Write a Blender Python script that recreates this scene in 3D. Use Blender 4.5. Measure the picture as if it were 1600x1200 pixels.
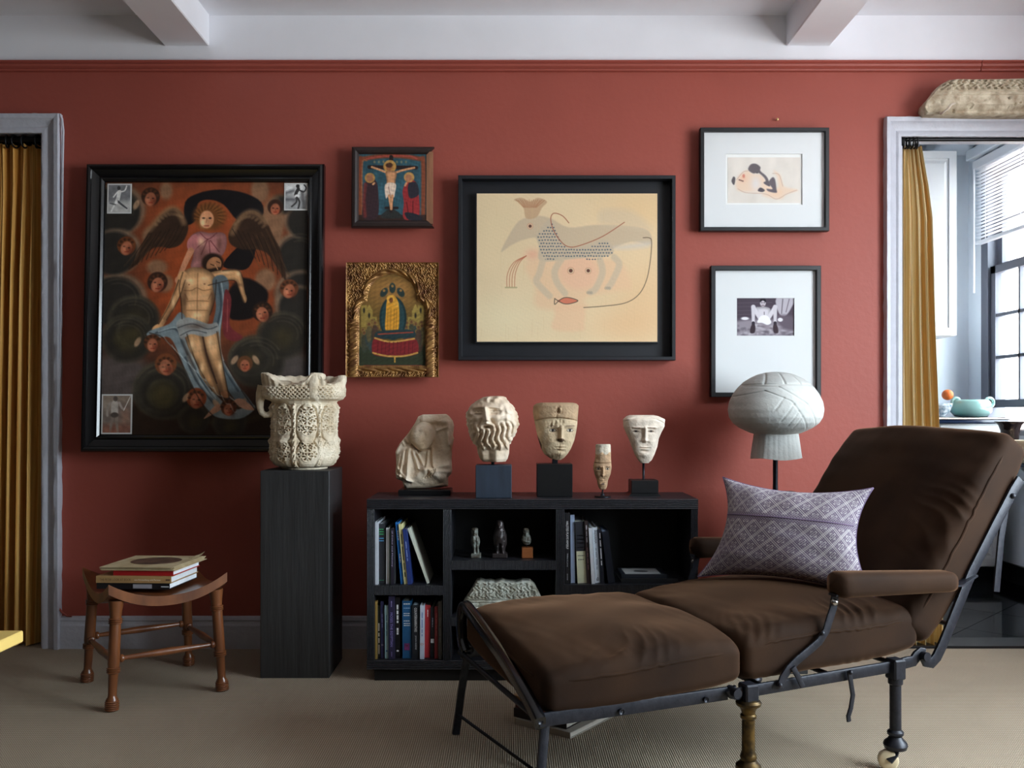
import bpy, math, random
import numpy as np
from mathutils import Vector, Matrix

for o in list(bpy.data.objects):
    bpy.data.objects.remove(o)
SC = bpy.context.scene
COL = SC.collection
random.seed(7)

# ------------------------------------------------------------------ camera
F, CX, CY, CAMH, CAMD = 1402.0, 795.0, 645.0, 0.944, 3.604   # red wall is the plane y = 0
cam_d = bpy.data.cameras.new('camera')
cam_d.sensor_width = 36.0
cam_d.lens = F / 1600 * 36
cam_d.shift_x = (800 - CX) / 1600
cam_d.shift_y = (CY - 600) / 1600
cam_d.clip_start = 0.05
cam = bpy.data.objects.new('camera', cam_d)
COL.objects.link(cam)
cam.location = (0, -CAMD, CAMH)
cam.rotation_euler = (math.pi / 2, 0, 0)
SC.camera = cam

# ------------------------------------------------------------------ sky, windows' portals, exposure
world = bpy.data.worlds.new('overcast_sky')
SC.world = world
world.use_nodes = True
wn = world.node_tree.nodes
wl = world.node_tree.links
bg = wn['Background']
tc = wn.new('ShaderNodeTexCoord')
sx = wn.new('ShaderNodeSeparateXYZ')
rmp = wn.new('ShaderNodeValToRGB')
mr = wn.new('ShaderNodeMapRange')
mr.inputs[1].default_value = -1
mr.inputs[2].default_value = 1
wl.new(tc.outputs['Generated'], sx.inputs[0])
wl.new(sx.outputs[2], mr.inputs[0])
wl.new(mr.outputs[0], rmp.inputs[0])
wl.new(rmp.outputs[0], bg.inputs[0])
e = rmp.color_ramp.elements
e[0].position = 0.35
e[0].color = (0.55, 0.56, 0.57, 1)          # street and ground below the windows
e[1].position = 0.55
e[1].color = (0.79, 0.915, 1.0, 1)           # overcast sky
bg.inputs[1].default_value = 25.5
PORTALS = [((2.72, -2.10, 1.45), (2.0, 1.7)), ((3.0, 1.14, 1.63), (1.18, 1.57))]
for (loc, (w, h)) in PORTALS:
    ld = bpy.data.lights.new('window_portal', 'AREA')
    ld.shape = 'RECTANGLE'
    ld.size, ld.size_y = w, h
    ld.cycles.is_portal = True
    lo = bpy.data.objects.new('window_portal', ld)
    COL.objects.link(lo)
    lo.location = loc
    lo.rotation_euler = (math.pi / 2, 0, math.pi / 2)
vs = SC.view_settings
vs.view_transform = 'Standard'
vs.look = 'None'
vs.gamma = 1
vs.use_curve_mapping = False
vs.exposure = 0.0
SC.cycles.max_bounces = 8
SC.cycles.diffuse_bounces = 5
SC.cycles.sample_clamp_indirect = 8
SC.cycles.caustics_reflective = False
SC.cycles.caustics_refractive = False

# ------------------------------------------------------------------ helpers
def P(px, py, d):
    """photo pixel and distance from the lens plane -> place in the room"""
    return np.array([(px - CX) * d / F, d - CAMD, CAMH - (py - CY) * d / F])

def lin(c):
    c = np.asarray(c, float) / 255.0
    return np.where(c <= 0.04045, c / 12.92, ((c + 0.055) / 1.055) ** 2.4)

def fbm(x, y, z, f=1.0, seed=0, octv=3):
    r = np.random.RandomState(seed)
    out = 0
    amp = 1.0
    for o in range(octv):
        acc = 0
        for k in range(6):
            v = r.normal(size=3)
            v = v / np.linalg.norm(v) * f * (0.7 + 0.6 * r.rand())
            acc = acc + np.sin(v[0] * x + v[1] * y + v[2] * z + r.rand() * 6.28)
        out = out + acc * amp / 3.0
        amp *= 0.5
        f *= 2.1
    return out

class MB:
    def __init__(s):
        s.v = []
        s.f = []
        s.c = None
    def add(s, v, f):
        n = len(s.v)
        s.v.extend([tuple(map(float, q)) for q in v])
        s.f.extend([tuple(i + n for i in q) for q in f])
        return s
    def frame(s, o, a, b, c):
        """box from corner o with edge vectors a, b, c"""
        o, a, b, c = map(np.asarray, (o, a, b, c))
        v = [o, o + a, o + a + b, o + b, o + c, o + a + c, o + a + b + c, o + b + c]
        f = [(0, 3, 2, 1), (4, 5, 6, 7), (0, 1, 5, 4), (1, 2, 6, 5), (2, 3, 7, 6), (3, 0, 4, 7)]
        if np.dot(np.cross(a, b), c) < 0:
            f = [q[::-1] for q in f]
        return s.add(v, f)
    def box(s, x0, x1, y0, y1, z0, z1):
        return s.frame((x0, y0, z0), (x1 - x0, 0, 0), (0, y1 - y0, 0), (0, 0, z1 - z0))
    def bbox(s, x0, x1, y0, y1, z0, z1, r=0.004):
        """box with chamfered edges"""
        xs, ys, zs = (x0, x1), (y0, y1), (z0, z1)
        v = []
        idx = {}
        for i in (0, 1):
            for j in (0, 1):
                for k in (0, 1):
                    sx_, sy_, sz_ = (1 - 2 * i) * r, (1 - 2 * j) * r, (1 - 2 * k) * r
                    idx[i, j, k] = len(v)
                    v += [(xs[i], ys[j] + sy_, zs[k] + sz_), (xs[i] + sx_, ys[j], zs[k] + sz_), (xs[i] + sx_, ys[j] + sy_, zs[k])]
        f = []
        for i in (0, 1):
            q = [idx[i, 0, 0], idx[i, 1, 0], idx[i, 1, 1], idx[i, 0, 1]]
            f.append(q if i else q[::-1])
        for j in (0, 1):
            q = [idx[0, j, 0] + 1, idx[1, j, 0] + 1, idx[1, j, 1] + 1, idx[0, j, 1] + 1]
            f.append(q if not j else q[::-1])
        for k in (0, 1):
            q = [idx[0, 0, k] + 2, idx[1, 0, k] + 2, idx[1, 1, k] + 2, idx[0, 1, k] + 2]
            f.append(q if k else q[::-1])
        for j in (0, 1):
            for k in (0, 1):
                f.append([idx[0, j, k] + 1, idx[1, j, k] + 1, idx[1, j, k] + 2, idx[0, j, k] + 2])
        for i in (0, 1):
            for k in (0, 1):
                f.append([idx[i, 0, k], idx[i, 1, k], idx[i, 1, k] + 2, idx[i, 0, k] + 2])
            for j in (0, 1):
                f.append([idx[i, j, 0], idx[i, j, 1], idx[i, j, 1] + 1, idx[i, j, 0] + 1])
        for i in (0, 1):
            for j in (0, 1):
                for k in (0, 1):
                    q = idx[i, j, k]
                    f.append([q, q + 1, q + 2])
        s.add(v, f)
        return s
    def grid(s, V, wrap_u=False, wrap_v=False, flip=False):
        """V: (n, m, 3) array of points"""
        n, m = V.shape[:2]
        b = len(s.v)
        s.v.extend(map(tuple, V.reshape(-1, 3).tolist()))
        i = np.arange(n if wrap_u else n - 1)
        j = np.arange(m if wrap_v else m - 1)
        I, J = np.meshgrid(i, j, indexing='ij')
        I2, J2 = (I + 1) % n, (J + 1) % m
        q = np.stack([I * m + J, I2 * m + J, I2 * m + J2, I * m + J2], -1).reshape(-1, 4) + b
        if flip:
            q = q[:, ::-1]
        s.f.extend(map(tuple, q.tolist()))
        return s
    def tube(s, pts, r, n=10, caps=True, flat=None, up=None):
        """tube along points; r number or list; flat=(a, b) gives an oval / strap section"""
        pts = [np.asarray(p, float) for p in pts]
        k = len(pts)
        rr = r if hasattr(r, '__len__') else [r] * k
        prev = None
        rings = []
        for i, p in enumerate(pts):
            t = pts[min(i + 1, k - 1)] - pts[max(i - 1, 0)]
            t = t / (np.linalg.norm(t) + 1e-12)
            if up is not None:
                a = np.asarray(up, float)
            elif prev is None:
                a = np.array([0, 0, 1.0]) if abs(t[2]) < 0.9 else np.array([1.0, 0, 0])
            else:
                a = prev
            a = a - t * np.dot(a, t)
            a = a / np.linalg.norm(a)
            prev = a
            bb = np.cross(t, a)
            ring = []
            for q in range(n):
                an = 2 * math.pi * q / n + (math.pi / n if flat else 0)
                ca, sa = math.cos(an), math.sin(an)
                if flat:
                    e = 0.35
                    ca = math.copysign(abs(ca) ** e, ca) * flat[0]
                    sa = math.copysign(abs(sa) ** e, sa) * flat[1]
                    ring.append(p + (a * ca + bb * sa) * rr[i])
                else:
                    ring.append(p + (a * ca + bb * sa) * rr[i])
            rings.append(ring)
        b = len(s.v)
        s.grid(np.array(rings), wrap_v=True, flip=True)
        if caps:
            s.f.append(tuple(b + q for q in range(n)))
            s.f.append(tuple(b + (k - 1) * n + q for q in range(n - 1, -1, -1)))
        return s
    def lathe(s, prof, c=(0, 0, 0), n=24, axis=None, caps=True):
        """prof: list of (radius, height) along +z (or axis) from c"""
        c = np.asarray(c, float)
        ax = np.array([0, 0, 1.0]) if axis is None else np.asarray(axis, float) / np.linalg.norm(axis)
        a = np.array([1.0, 0, 0]) if abs(ax[0]) < 0.9 else np.array([0, 1.0, 0])
        a = a - ax * np.dot(a, ax)
        a /= np.linalg.norm(a)
        bb = np.cross(ax, a)
        th = np.arange(n) * 2 * math.pi / n
        V = np.array([[c + ax * h + (a * math.cos(t) + bb * math.sin(t)) * r for t in th] for r, h in prof])
        b = len(s.v)
        s.grid(V, wrap_v=True, flip=True)
        if caps:
            s.f.append(tuple(b + q for q in range(n - 1, -1, -1)))
            s.f.append(tuple(b + (len(prof) - 1) * n + q for q in range(n)))
        return s
    def prism(s, poly, o, a, b, c):
        """polygon (list of 2D) in frame (o; a, b), extruded by vector c"""
        o, a, b, c = [np.asarray(q, float) for q in (o, a, b, c)]
        n = len(poly)
        area = sum(poly[i][0] * poly[(i + 1) % n][1] - poly[(i + 1) % n][0] * poly[i][1] for i in range(n))
        if (area < 0) != (np.dot(np.cross(a, b), c) < 0):
            poly = poly[::-1]
        v = [o + a * p[0] + b * p[1] for p in poly]
        v += [q + c for q in v]
        f = [tuple(range(n - 1, -1, -1)), tuple(range(n, 2 * n))]
        f += [(i, (i + 1) % n, (i + 1) % n + n, i + n) for i in range(n)]
        return s.add(v, f)
    def ball(s, c, r, n=14, m=9, sc=(1, 1, 1)):
        c = np.asarray(c, float)
        ph = np.linspace(0.001, math.pi - 0.001, m)
        th = np.arange(n) * 2 * math.pi / n
        V = np.array([[(c[0] + r * sc[0] * math.sin(p) * math.cos(t), c[1] + r * sc[1] * math.sin(p) * math.sin(t), c[2] - r * sc[2] * math.cos(p)) for t in th] for p in ph])
        return s.grid(V, wrap_v=True, flip=True)
    def map(s, fn):
        s.v = [tuple(map(float, fn(np.asarray(q)))) for q in s.v]
        return s

def wloc(o):
    v = Vector((0, 0, 0))
    while o is not None:
        v += o.location
        o = o.parent
    return v

def obj(name, mb, m, parent=None, smooth=False, kind=None, label=None):
    me = bpy.data.meshes.new(name)
    off = np.array(wloc(parent)) if parent is not None else np.zeros(3)
    V = np.asarray(mb.v, float) - off
    me.from_pydata(V.tolist(), [], mb.f)
    if mb.c is not None:
        at = me.color_attributes.new('Col', 'FLOAT_COLOR', 'POINT')
        C = np.ones((len(V), 4), np.float32)
        C[:, :3] = mb.c
        at.data.foreach_set('color', C.ravel())
    if smooth is not False:
        me.polygons.foreach_set('use_smooth', [True] * len(me.polygons))
        if smooth is not True:
            me.set_sharp_from_angle(angle=math.radians(smooth))
    me.materials.append(m)
    me.update()
    o = bpy.data.objects.new(name, me)
    COL.objects.link(o)
    if parent is not None:
        o.parent = parent
    if kind:
        o['kind'] = kind
    if label:
        o['label'] = label
    return o

def thing(name, label, cat, loc, group=None):
    o = bpy.data.objects.new(name, None)
    o.empty_display_size = 0.05
    COL.objects.link(o)
    o.location = tuple(map(float, loc))
    o['label'] = label
    o['category'] = cat
    if group:
        o['group'] = group
    return o

def tag(o, label, cat, group=None):
    o['label'] = label
    o['category'] = cat
    if group:
        o['group'] = group
    return o

def empty(name, loc=(0, 0, 0), kind='structure'):
    o = bpy.data.objects.new(name, None)
    COL.objects.link(o)
    o.location = loc
    o['kind'] = kind
    return o

def mat(name, col=(128, 128, 128), rough=0.6, metal=0.0, var=0.0, vs_=8.0, col2=None, bump=0.0, bs=60.0, spec=0.5, sheen=0.0, sheen_col=None,
        coat=0.0, attr=False, stretch=(1, 1, 1), detail=4, rvar=0.0):
    m = bpy.data.materials.new(name)
    m.use_nodes = True
    n, l = m.node_tree.nodes, m.node_tree.links
    b = n['Principled BSDF']
    b.inputs['Roughness'].default_value = rough
    b.inputs['Metallic'].default_value = metal
    b.inputs['Specular IOR Level'].default_value = spec
    b.inputs['Coat Weight'].default_value = coat
    b.inputs['Coat Roughness'].default_value = 0.15
    if sheen:
        b.inputs['Sheen Weight'].default_value = sheen
        b.inputs['Sheen Roughness'].default_value = 0.35
        if sheen_col is not None:
            b.inputs['Sheen Tint'].default_value = (*lin(sheen_col), 1)
    c = (*lin(col), 1)
    b.inputs['Base Color'].default_value = c
    tcn = n.new('ShaderNodeTexCoord')
    mp = n.new('ShaderNodeMapping')
    mp.inputs['Scale'].default_value = stretch
    geo = n.new('ShaderNodeNewGeometry')
    l.new(geo.outputs['Position'], mp.inputs[0])
    src = None
    if attr:
        a = n.new('ShaderNodeVertexColor')
        a.layer_name = 'Col'
        src = a.outputs[0]
        l.new(src, b.inputs['Base Color'])
    if var or col2 is not None:
        nz = n.new('ShaderNodeTexNoise')
        nz.inputs['Scale'].default_value = vs_
        nz.inputs['Detail'].default_value = detail
        l.new(mp.outputs[0], nz.inputs[0])
        mx = n.new('ShaderNodeMix')
        mx.data_type = 'RGBA'
        cr = n.new('ShaderNodeMapRange')
        cr.inputs[1].default_value = 0.32
        cr.inputs[2].default_value = 0.68
        l.new(nz.outputs[0], cr.inputs[0])
        l.new(cr.outputs[0], mx.inputs[0])
        if col2 is not None:
            mx.inputs[6].default_value = c
            mx.inputs[7].default_value = (*lin(col2), 1)
        else:
            mx.blend_type = 'MULTIPLY'
            mx.inputs[0].default_value = 1
            mx2 = n.new('ShaderNodeMapRange')
            l.new(nz.outputs[0], mx2.inputs[0])
            mx2.inputs[1].default_value = 0.25
            mx2.inputs[2].default_value = 0.75
            mx2.inputs[3].default_value = 1 - var
            mx2.inputs[4].default_value = 1 + var
            l.remove(mx.inputs[0].links[0])
            mx.inputs[6].default_value = c
            if src is not None:
                l.new(src, mx.inputs[6])
            l.new(mx2.outputs[0], mx.inputs[7])
        l.new(mx.outputs[2], b.inputs['Base Color'])
        if rvar:
            rr = n.new('ShaderNodeMapRange')
            l.new(nz.outputs[0], rr.inputs[0])
            rr.inputs[3].default_value = max(0, rough - rvar)
            rr.inputs[4].default_value = min(1, rough + rvar)
            l.new(rr.outputs[0], b.inputs['Roughness'])
    if bump:
        nb = n.new('ShaderNodeTexNoise')
        nb.inputs['Scale'].default_value = bs
        nb.inputs['Detail'].default_value = 5
        l.new(mp.outputs[0], nb.inputs[0])
        bp = n.new('ShaderNodeBump')
        bp.inputs['Strength'].default_value = bump
        bp.inputs['Distance'].default_value = 0.01
        l.new(nb.outputs[0], bp.inputs['Height'])
        l.new(bp.outputs[0], b.inputs['Normal'])
    m['bsdf'] = b.name
    return m

def glass_mat(name, tint=(1, 1, 1), refl=0.08, rough=0.02):
    m = bpy.data.materials.new(name)
    m.use_nodes = True
    n, l = m.node_tree.nodes, m.node_tree.links
    n.remove(n['Principled BSDF'])
    t = n.new('ShaderNodeBsdfTransparent')
    t.inputs[0].default_value = (*tint, 1)
    g = n.new('ShaderNodeBsdfGlossy')
    g.inputs['Roughness'].default_value = rough
    lw0 = n.new('ShaderNodeLayerWeight')
    lw0.inputs[0].default_value = 0.5
    pw = n.new('ShaderNodeMath')
    pw.operation = 'POWER'
    pw.inputs[1].default_value = 4.0
    l.new(lw0.outputs['Facing'], pw.inputs[0])
    lw = n.new('ShaderNodeMath')
    lw.operation = 'MULTIPLY_ADD'
    lw.inputs[1].default_value = 0.5
    lw.inputs[2].default_value = refl * 0.4
    l.new(pw.outputs[0], lw.inputs[0])
    mx = n.new('ShaderNodeMixShader')
    l.new(lw.outputs[0], mx.inputs[0])
    l.new(t.outputs[0], mx.inputs[1])
    l.new(g.outputs[0], mx.inputs[2])
    l.new(mx.outputs[0], n['Material Output'].inputs[0])
    return m

_txt = {}
def text_geo(body):
    """flat letters, unit height, as vertices (n, 2) and faces"""
    if body in _txt:
        return _txt[body]
    cu = bpy.data.curves.new('lettering', 'FONT')
    cu.body = body
    cu.resolution_u = 2
    ob = bpy.data.objects.new('lettering', cu)
    COL.objects.link(ob)
    dg = bpy.context.evaluated_depsgraph_get()
    me = bpy.data.meshes.new_from_object(ob.evaluated_get(dg))
    V = np.array([v.co[:2] for v in me.vertices]) if len(me.vertices) else np.zeros((0, 2))
    Fc = [tuple(p.vertices) for p in me.polygons]
    bpy.data.objects.remove(ob)
    bpy.data.curves.remove(cu)
    bpy.data.meshes.remove(me)
    if len(V):
        V = V - V.min(0)
        V[:, 1] /= max(V[:, 1].max(), 1e-6)
    _txt[body] = (V, Fc)
    return V, Fc

def lettering(mb, body, o, right, up, length, height):
    """fit the words into a strip: o is the lower left corner"""
    V, Fc = text_geo(body)
    if not len(V):
        return
    sxx = length / V[:, 0].max()
    o, right, up = map(np.asarray, (o, right, up))
    mb.add([o + right * q[0] * sxx + up * q[1] * height for q in V], Fc)

# ------------------------------------------------------------------ materials of the room
M_RED = mat('red_wall_paint', (156, 78, 66), 0.5, var=0.05, vs_=3, bump=0.10, bs=38, spec=0.3)
M_WHITE = mat('white_ceiling_paint', (234, 235, 240), 0.6, var=0.03, vs_=5, bump=0.08, bs=20)
M_TRIM = mat('white_gloss_paint', (188, 189, 198), 0.4, var=0.05, vs_=30, bump=0.25, bs=55)
M_DARKROOM = mat('dark_low_bounce_paint', (52, 40, 36), 0.8)  # kept dark to limit bounce off unseen walls; also darkens the hall
M_KWALL = mat('kitchen_white_paint', (216, 224, 232), 0.45, var=0.02)
M_BLACKTILE = mat('black_floor_tile', (12, 13, 16), 0.07, var=0.3, vs_=6)
M_GROUT = mat('pale_grout', (120, 122, 126), 0.6)
M_BLACK = mat('black_lacquer', (11, 11, 13), 0.35)
M_GREYFRAME = mat('grey_window_paint', (88, 92, 104), 0.5)
M_GLASS = glass_mat('window_glass')

def carpet_mat():
    m = mat('woven_wool_carpet', (170, 157, 138), 0.95, spec=0.1)
    n, l = m.node_tree.nodes, m.node_tree.links
    b = n['Principled BSDF']
    geo = n['Geometry'] if 'Geometry' in n else [q for q in n if q.type == 'NEW_GEOMETRY'][0]
    def wave(axis, scale, dist):
        w = n.new('ShaderNodeTexWave')
        w.bands_direction = axis
        w.inputs['Scale'].default_value = scale
        w.inputs['Distortion'].default_value = dist
        w.inputs['Detail'].default_value = 1
        l.new(geo.outputs['Position'], w.inputs[0])
        return w
    a, c = wave('X', 50, 0.4), wave('Y', 40, 0.4)
    mul = n.new('ShaderNodeMath')
    mul.operation = 'MULTIPLY'
    l.new(a.outputs['Fac'], mul.inputs[0])
    l.new(c.outputs['Fac'], mul.inputs[1])
    nz = n.new('ShaderNodeTexNoise')
    nz.inputs['Scale'].default_value = 2.2
    nz.inputs['Detail'].default_value = 6
    l.new(geo.outputs['Position'], nz.inputs[0])
    r1 = n.new('ShaderNodeValToRGB')
    r1.color_ramp.elements[0].color = (*lin((140, 124, 103)), 1)
    r1.color_ramp.elements[1].color = (*lin((208, 196, 177)), 1)
    r1.color_ramp.elements[1].position = 0.75
    l.new(mul.outputs[0], r1.inputs[0])
    mx = n.new('ShaderNodeMix')
    mx.data_type = 'RGBA'
    mx.blend_type = 'MULTIPLY'
    mx.inputs[0].default_value = 1
    mr_ = n.new('ShaderNodeMapRange')
    mr_.inputs[3].default_value = 0.82
    mr_.inputs[4].default_value = 1.15
    l.new(nz.outputs[0], mr_.inputs[0])
    l.new(r1.outputs[0], mx.inputs[6])
    l.new(mr_.outputs[0], mx.inputs[7])
    l.new(mx.outputs[2], b.inputs['Base Color'])
    bp = n.new('ShaderNodeBump')
    bp.inputs['Strength'].default_value = 0.6
    bp.inputs['Distance'].default_value = 0.004
    l.new(mul.outputs[0], bp.inputs['Height'])
    l.new(bp.outputs[0], b.inputs['Normal'])
    return m
M_CARPET = carpet_mat()

# ------------------------------------------------------------------ the room
XL, XR, YB, ZC = -3.0, 2.55, -5.0, 2.54
LD0, LD1, LDZ = -2.70, -1.864, 2.085     # left doorway
RD0, RD1, RDZ = 1.566, 2.37, 2.071      # doorway to the kitchen
ZR = 2.353                                # top of the red paint
obj('floor', MB().box(XL, XR, YB, 0.0, -0.05, 0.0).box(LD0, LD1, 0.0, 0.14, -0.05, 0.0).box(-3.0, -1.5, 0.14, 1.2, -0.05, 0.0), M_CARPET, kind='structure')
w = MB()
for x0, x1, z0 in ((XL, LD0, 0), (LD0, LD1, LDZ), (LD1, RD0, 0), (RD0, RD1, RDZ), (RD1, XR + .2, 0)):
    w.box(x0, x1, 0, 0.14, z0, ZR)
obj('wall_back', w, M_RED, kind='structure')
obj('wall_back_frieze', MB().box(XL, XR + .2, 0, 0.14, ZR, ZC), M_WHITE, kind='structure')
obj('ceiling', MB().box(XL - .2, XR + .2, YB - .2, 0.14, ZC, ZC + .15), M_WHITE, kind='structure')
for i, (x0, x1) in enumerate(((-1.382, -1.202), (1.113, 1.290), (-3.0, -2.9))):
    obj('ceiling_beam', MB().bbox(x0, x1, YB, 0.0, 2.417, ZC + .02, 0.004), M_WHITE, kind='structure')
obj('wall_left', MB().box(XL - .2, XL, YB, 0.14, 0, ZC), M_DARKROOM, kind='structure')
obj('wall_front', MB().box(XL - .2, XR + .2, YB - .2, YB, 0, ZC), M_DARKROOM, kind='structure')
w = MB()
WY0, WY1, WZ0, WZ1 = -3.1, -1.1, 0.6, 2.3
w.box(XR, XR + .2, YB, WY0, 0, ZC).box(XR, XR + .2, WY1, 0.0, 0, ZC).box(XR, XR + .2, WY0, WY1, 0, WZ0).box(XR, XR + .2, WY0, WY1, WZ1, ZC)
obj('wall_right', w, M_RED, kind='structure')
# the room's window, out of view on the right: a pair of sashes
for nm, ya, yb in (('window_2', WY0, WY1),):
    rw = empty(nm, (XR + .1, (ya + yb) / 2, 0.6))
    fr = MB()
    for y in (ya, (ya + yb) / 2 - .03, yb - .06):
        fr.box(XR + .07, XR + .13, y, y + .06, WZ0, WZ1)
    for z in (WZ0, 1.42, WZ1 - .06):
        fr.box(XR + .07, XR + .13, ya, yb, z, z + .06)
    obj('sash_frame', fr, M_TRIM, rw)
    obj('pane', MB().box(XR + .098, XR + .102, ya + .05, yb - .05, WZ0 + .05, WZ1 - .05), M_GLASS, rw)

# picture rail: two lengths with a joint above the kitchen doorway
def rail(x0, x1):
    prof = [(0, 0), (-.012, .002), (-.014, .008), (-.010, .013), (-.018, .018), (-.021, .026), (-.016, .032), (-.022, .036), (-.022, .041), (0, .041)]
    return MB().prism(prof, (x0, 0, ZR - .041), (0, 1, 0), (0, 0, 1), (x1 - x0, 0, 0))
obj('trim_1', rail(XL, 1.889), M_RED, kind='structure')
obj('trim_2', rail(1.892, XR), M_RED, kind='structure')
# baseboard
def base_prof(x0, x1):
    prof = [(0, 0), (-.018, 0), (-.018, .092), (-.014, .10), (-.012, .108), (-.015, .114), (-.012, .124), (-.006, .129), (0, .129)]
    return MB().prism(prof, (x0, 0, 0), (0, 1, 0), (0, 0, 1), (x1 - x0, 0, 0))
obj('baseboard_back', base_prof(-1.80, 1.505), M_TRIM, kind='structure')

# door casings, with worn, many times painted edges
def casing(name, x_in, x_out, z_in, z_out, far, far_out, zj):
    root = empty(name, (x_in, 0, 0))
    sgn = 1 if x_out > x_in else -1
    r = np.random.RandomState(3)
    def leg(xi, xo, wob):
        n = 60
        zs = np.linspace(0, z_out, n)
        prof = [(0, 0.0), (0, -.016), (.18, -.018), (.30, -.013), (.62, -.020), (.74, -.030), (.96, -.032), (1.0, -.024), (1.0, 0)]
        V = []
        for i, z in enumerate(zs):
            row = []
            for a, y in prof:
                k = (r.rand() - .5) * .004 * wob * (1 if a in (0, 1.0) else .3)
                zz = min(z, z_in + (z_out - z_in) * a) if z > z_in else z
                row.append((xi + (xo - xi) * a + k, y, zz))
            V.append(row)
        return np.array(V)
    def flipfor(xi, xo):
        return xo > xi
    obj('side_casing', MB().grid(leg(x_in, x_out, 1), flip=not flipfor(x_in, x_out)), M_TRIM, root, smooth=40)
    obj('side_casing', MB().grid(leg(far, far_out, 1), flip=not flipfor(far, far_out)), M_TRIM, root, smooth=40)
    prof = [(0, 0.0), (0, -.016), (.18, -.018), (.30, -.013), (.62, -.020), (.74, -.030), (.96, -.032), (1.0, -.024), (1.0, 0)]
    V = []
    for t in np.linspace(0, 1, 50):
        row = []
        for a, y in prof:
            xa, xb = x_in + (x_out - x_in) * a, far + (far_out - far) * a
            row.append((xa + (xb - xa) * t, y, z_in + (z_out - z_in) * a + (r.rand() - .5) * (.004 if a == 1.0 else .0015 if a == 0 else 0)))
        V.append(row)
    obj('head_casing', MB().grid(np.array(V), flip=x_out < x_in), M_TRIM, root, smooth=40)
    lo, hi = min(x_in, far), max(x_in, far)
    j = MB().box(lo - .001, lo + .012, 0, .15, 0, zj).box(hi - .012, hi + .001, 0, .15, 0, zj).box(lo, hi, -.001, .15, zj - .003, zj + .001)
    obj('jamb', j, M_TRIM, root)
    return root
casing('door_1', LD1 - .003, -1.794, 2.064, 2.139, LD0, LD0 - .07, LDZ)
casing('door_2', RD0 + .003, 1.504, 2.050, 2.126, RD1, RD1 + .06, RDZ)
# cable run loosely painted in along the left casing
pts = [P(84, 1000, 3.58), P(86, 960, 3.585), P(91, 700, 3.585), P(95, 500, 3.585), P(97, 330, 3.585), P(98, 250, 3.585), P(99, 205, 3.585), P(97, 186, 3.585), P(94, 178, 3.58)]
tag(obj('cable', MB().tube(pts, 0.0045, 8), M_TRIM, smooth=True), 'thin white painted cable running up the casing of the left doorway', 'cable')
pts = [P(112, 963, 3.585), P(104, 962, 3.585), P(97, 957, 3.587), P(92, 950, 3.588), P(88, 938, 3.588)]
tag(obj('cable', MB().tube(pts, 0.004, 8), M_RED, smooth=True), 'red painted cable curling onto the baseboard beside the left doorway', 'cable')

# dim hall behind the left doorway
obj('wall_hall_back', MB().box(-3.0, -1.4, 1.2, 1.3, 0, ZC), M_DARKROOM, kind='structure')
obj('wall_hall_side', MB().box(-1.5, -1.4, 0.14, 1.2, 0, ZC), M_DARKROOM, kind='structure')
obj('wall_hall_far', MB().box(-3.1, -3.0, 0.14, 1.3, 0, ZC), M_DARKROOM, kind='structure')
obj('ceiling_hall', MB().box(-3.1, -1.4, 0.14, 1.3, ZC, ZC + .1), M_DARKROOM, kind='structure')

# ------------------------------------------------------------------ kitchen shell
KX0, KX1, KY, KZ = 0.9, 2.82, 1.90, 2.52
obj('wall_kitchen_back', MB().box(KX0, KX1 + .2, KY, KY + .15, 0, KZ), M_KWALL, kind='structure')
obj('wall_kitchen_left', MB().box(KX0 - .1, KX0, .14, KY, 0, KZ), M_KWALL, kind='structure')
obj('wall_kitchen_front', MB().box(KX0, RD0 - .0, .14, .15, 0, KZ).box(RD0, RD1, .14, .15, RDZ, KZ).box(RD1, KX1, .14, .15, 0, KZ), M_KWALL, kind='structure')
obj('ceiling_kitchen', MB().box(KX0 - .1, KX1 + .2, .14, KY + .15, KZ, KZ + .15), M_KWALL, kind='structure')
VY0, VY1, VZ0, VZ1 = 0.55, 1.731, 0.85, 2.42
w = MB().box(KX1, KX1 + .2, .14, VY0, 0, KZ).box(KX1, KX1 + .2, VY1, KY, 0, KZ).box(KX1, KX1 + .2, VY0, VY1, 0, VZ0).box(KX1, KX1 + .2, VY0, VY1, VZ1, KZ)
obj('wall_kitchen_right', w, M_KWALL, kind='structure')
obj('baseboard_kitchen', MB().box(KX1 - .02, KX1, .15, KY, 0, .10), M_BLACK, kind='structure')
# black tiles laid on the diagonal over a pale grout bed
kf = obj('kitchen_floor', MB().box(KX0, KX1, 0.0, KY, -.05, -.004).box(RD0, RD1, 0.0, .02, -.05, -.003), M_GROUT, kind='structure')
def clip(poly, ax, val, keep):
    out = []
    for i in range(len(poly)):
        p, q = poly[i], poly[(i + 1) % len(poly)]
        a, b = keep * (p[ax] - val), keep * (q[ax] - val)
        if a >= 0:
            out.append(p)
        if a * b < 0:
            t = a / (a - b)
            out.append((p[0] + (q[0] - p[0]) * t, p[1] + (q[1] - p[1]) * t))
    return out
T = 0.42
for i in range(-8, 9):
    for j in range(-8, 9):
        c = ((i + j) * T * .7071 + 2.0, (i - j) * T * .7071 + .62)
        h = T * .7071 - .0022
        poly = [(c[0] - h, c[1]), (c[0], c[1] - h), (c[0] + h, c[1]), (c[0], c[1] + h)]
        for ax, val, keep in ((0, RD0 - .5, 1), (0, KX1 - .02, -1), (1, .135, 1), (1, KY, -1)):
            poly = clip(poly, ax, val, keep) if poly else poly
        if len(poly) > 2:
            obj('tile', MB().prism(poly, (0, 0, -.004), (1, 0, 0), (0, 1, 0), (0, 0, .004)), M_BLACKTILE, kf)
obj('threshold', MB().bbox(RD0, RD1, -.012, .13, -.004, .010, .003), M_BLACK, kind='structure')

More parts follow.
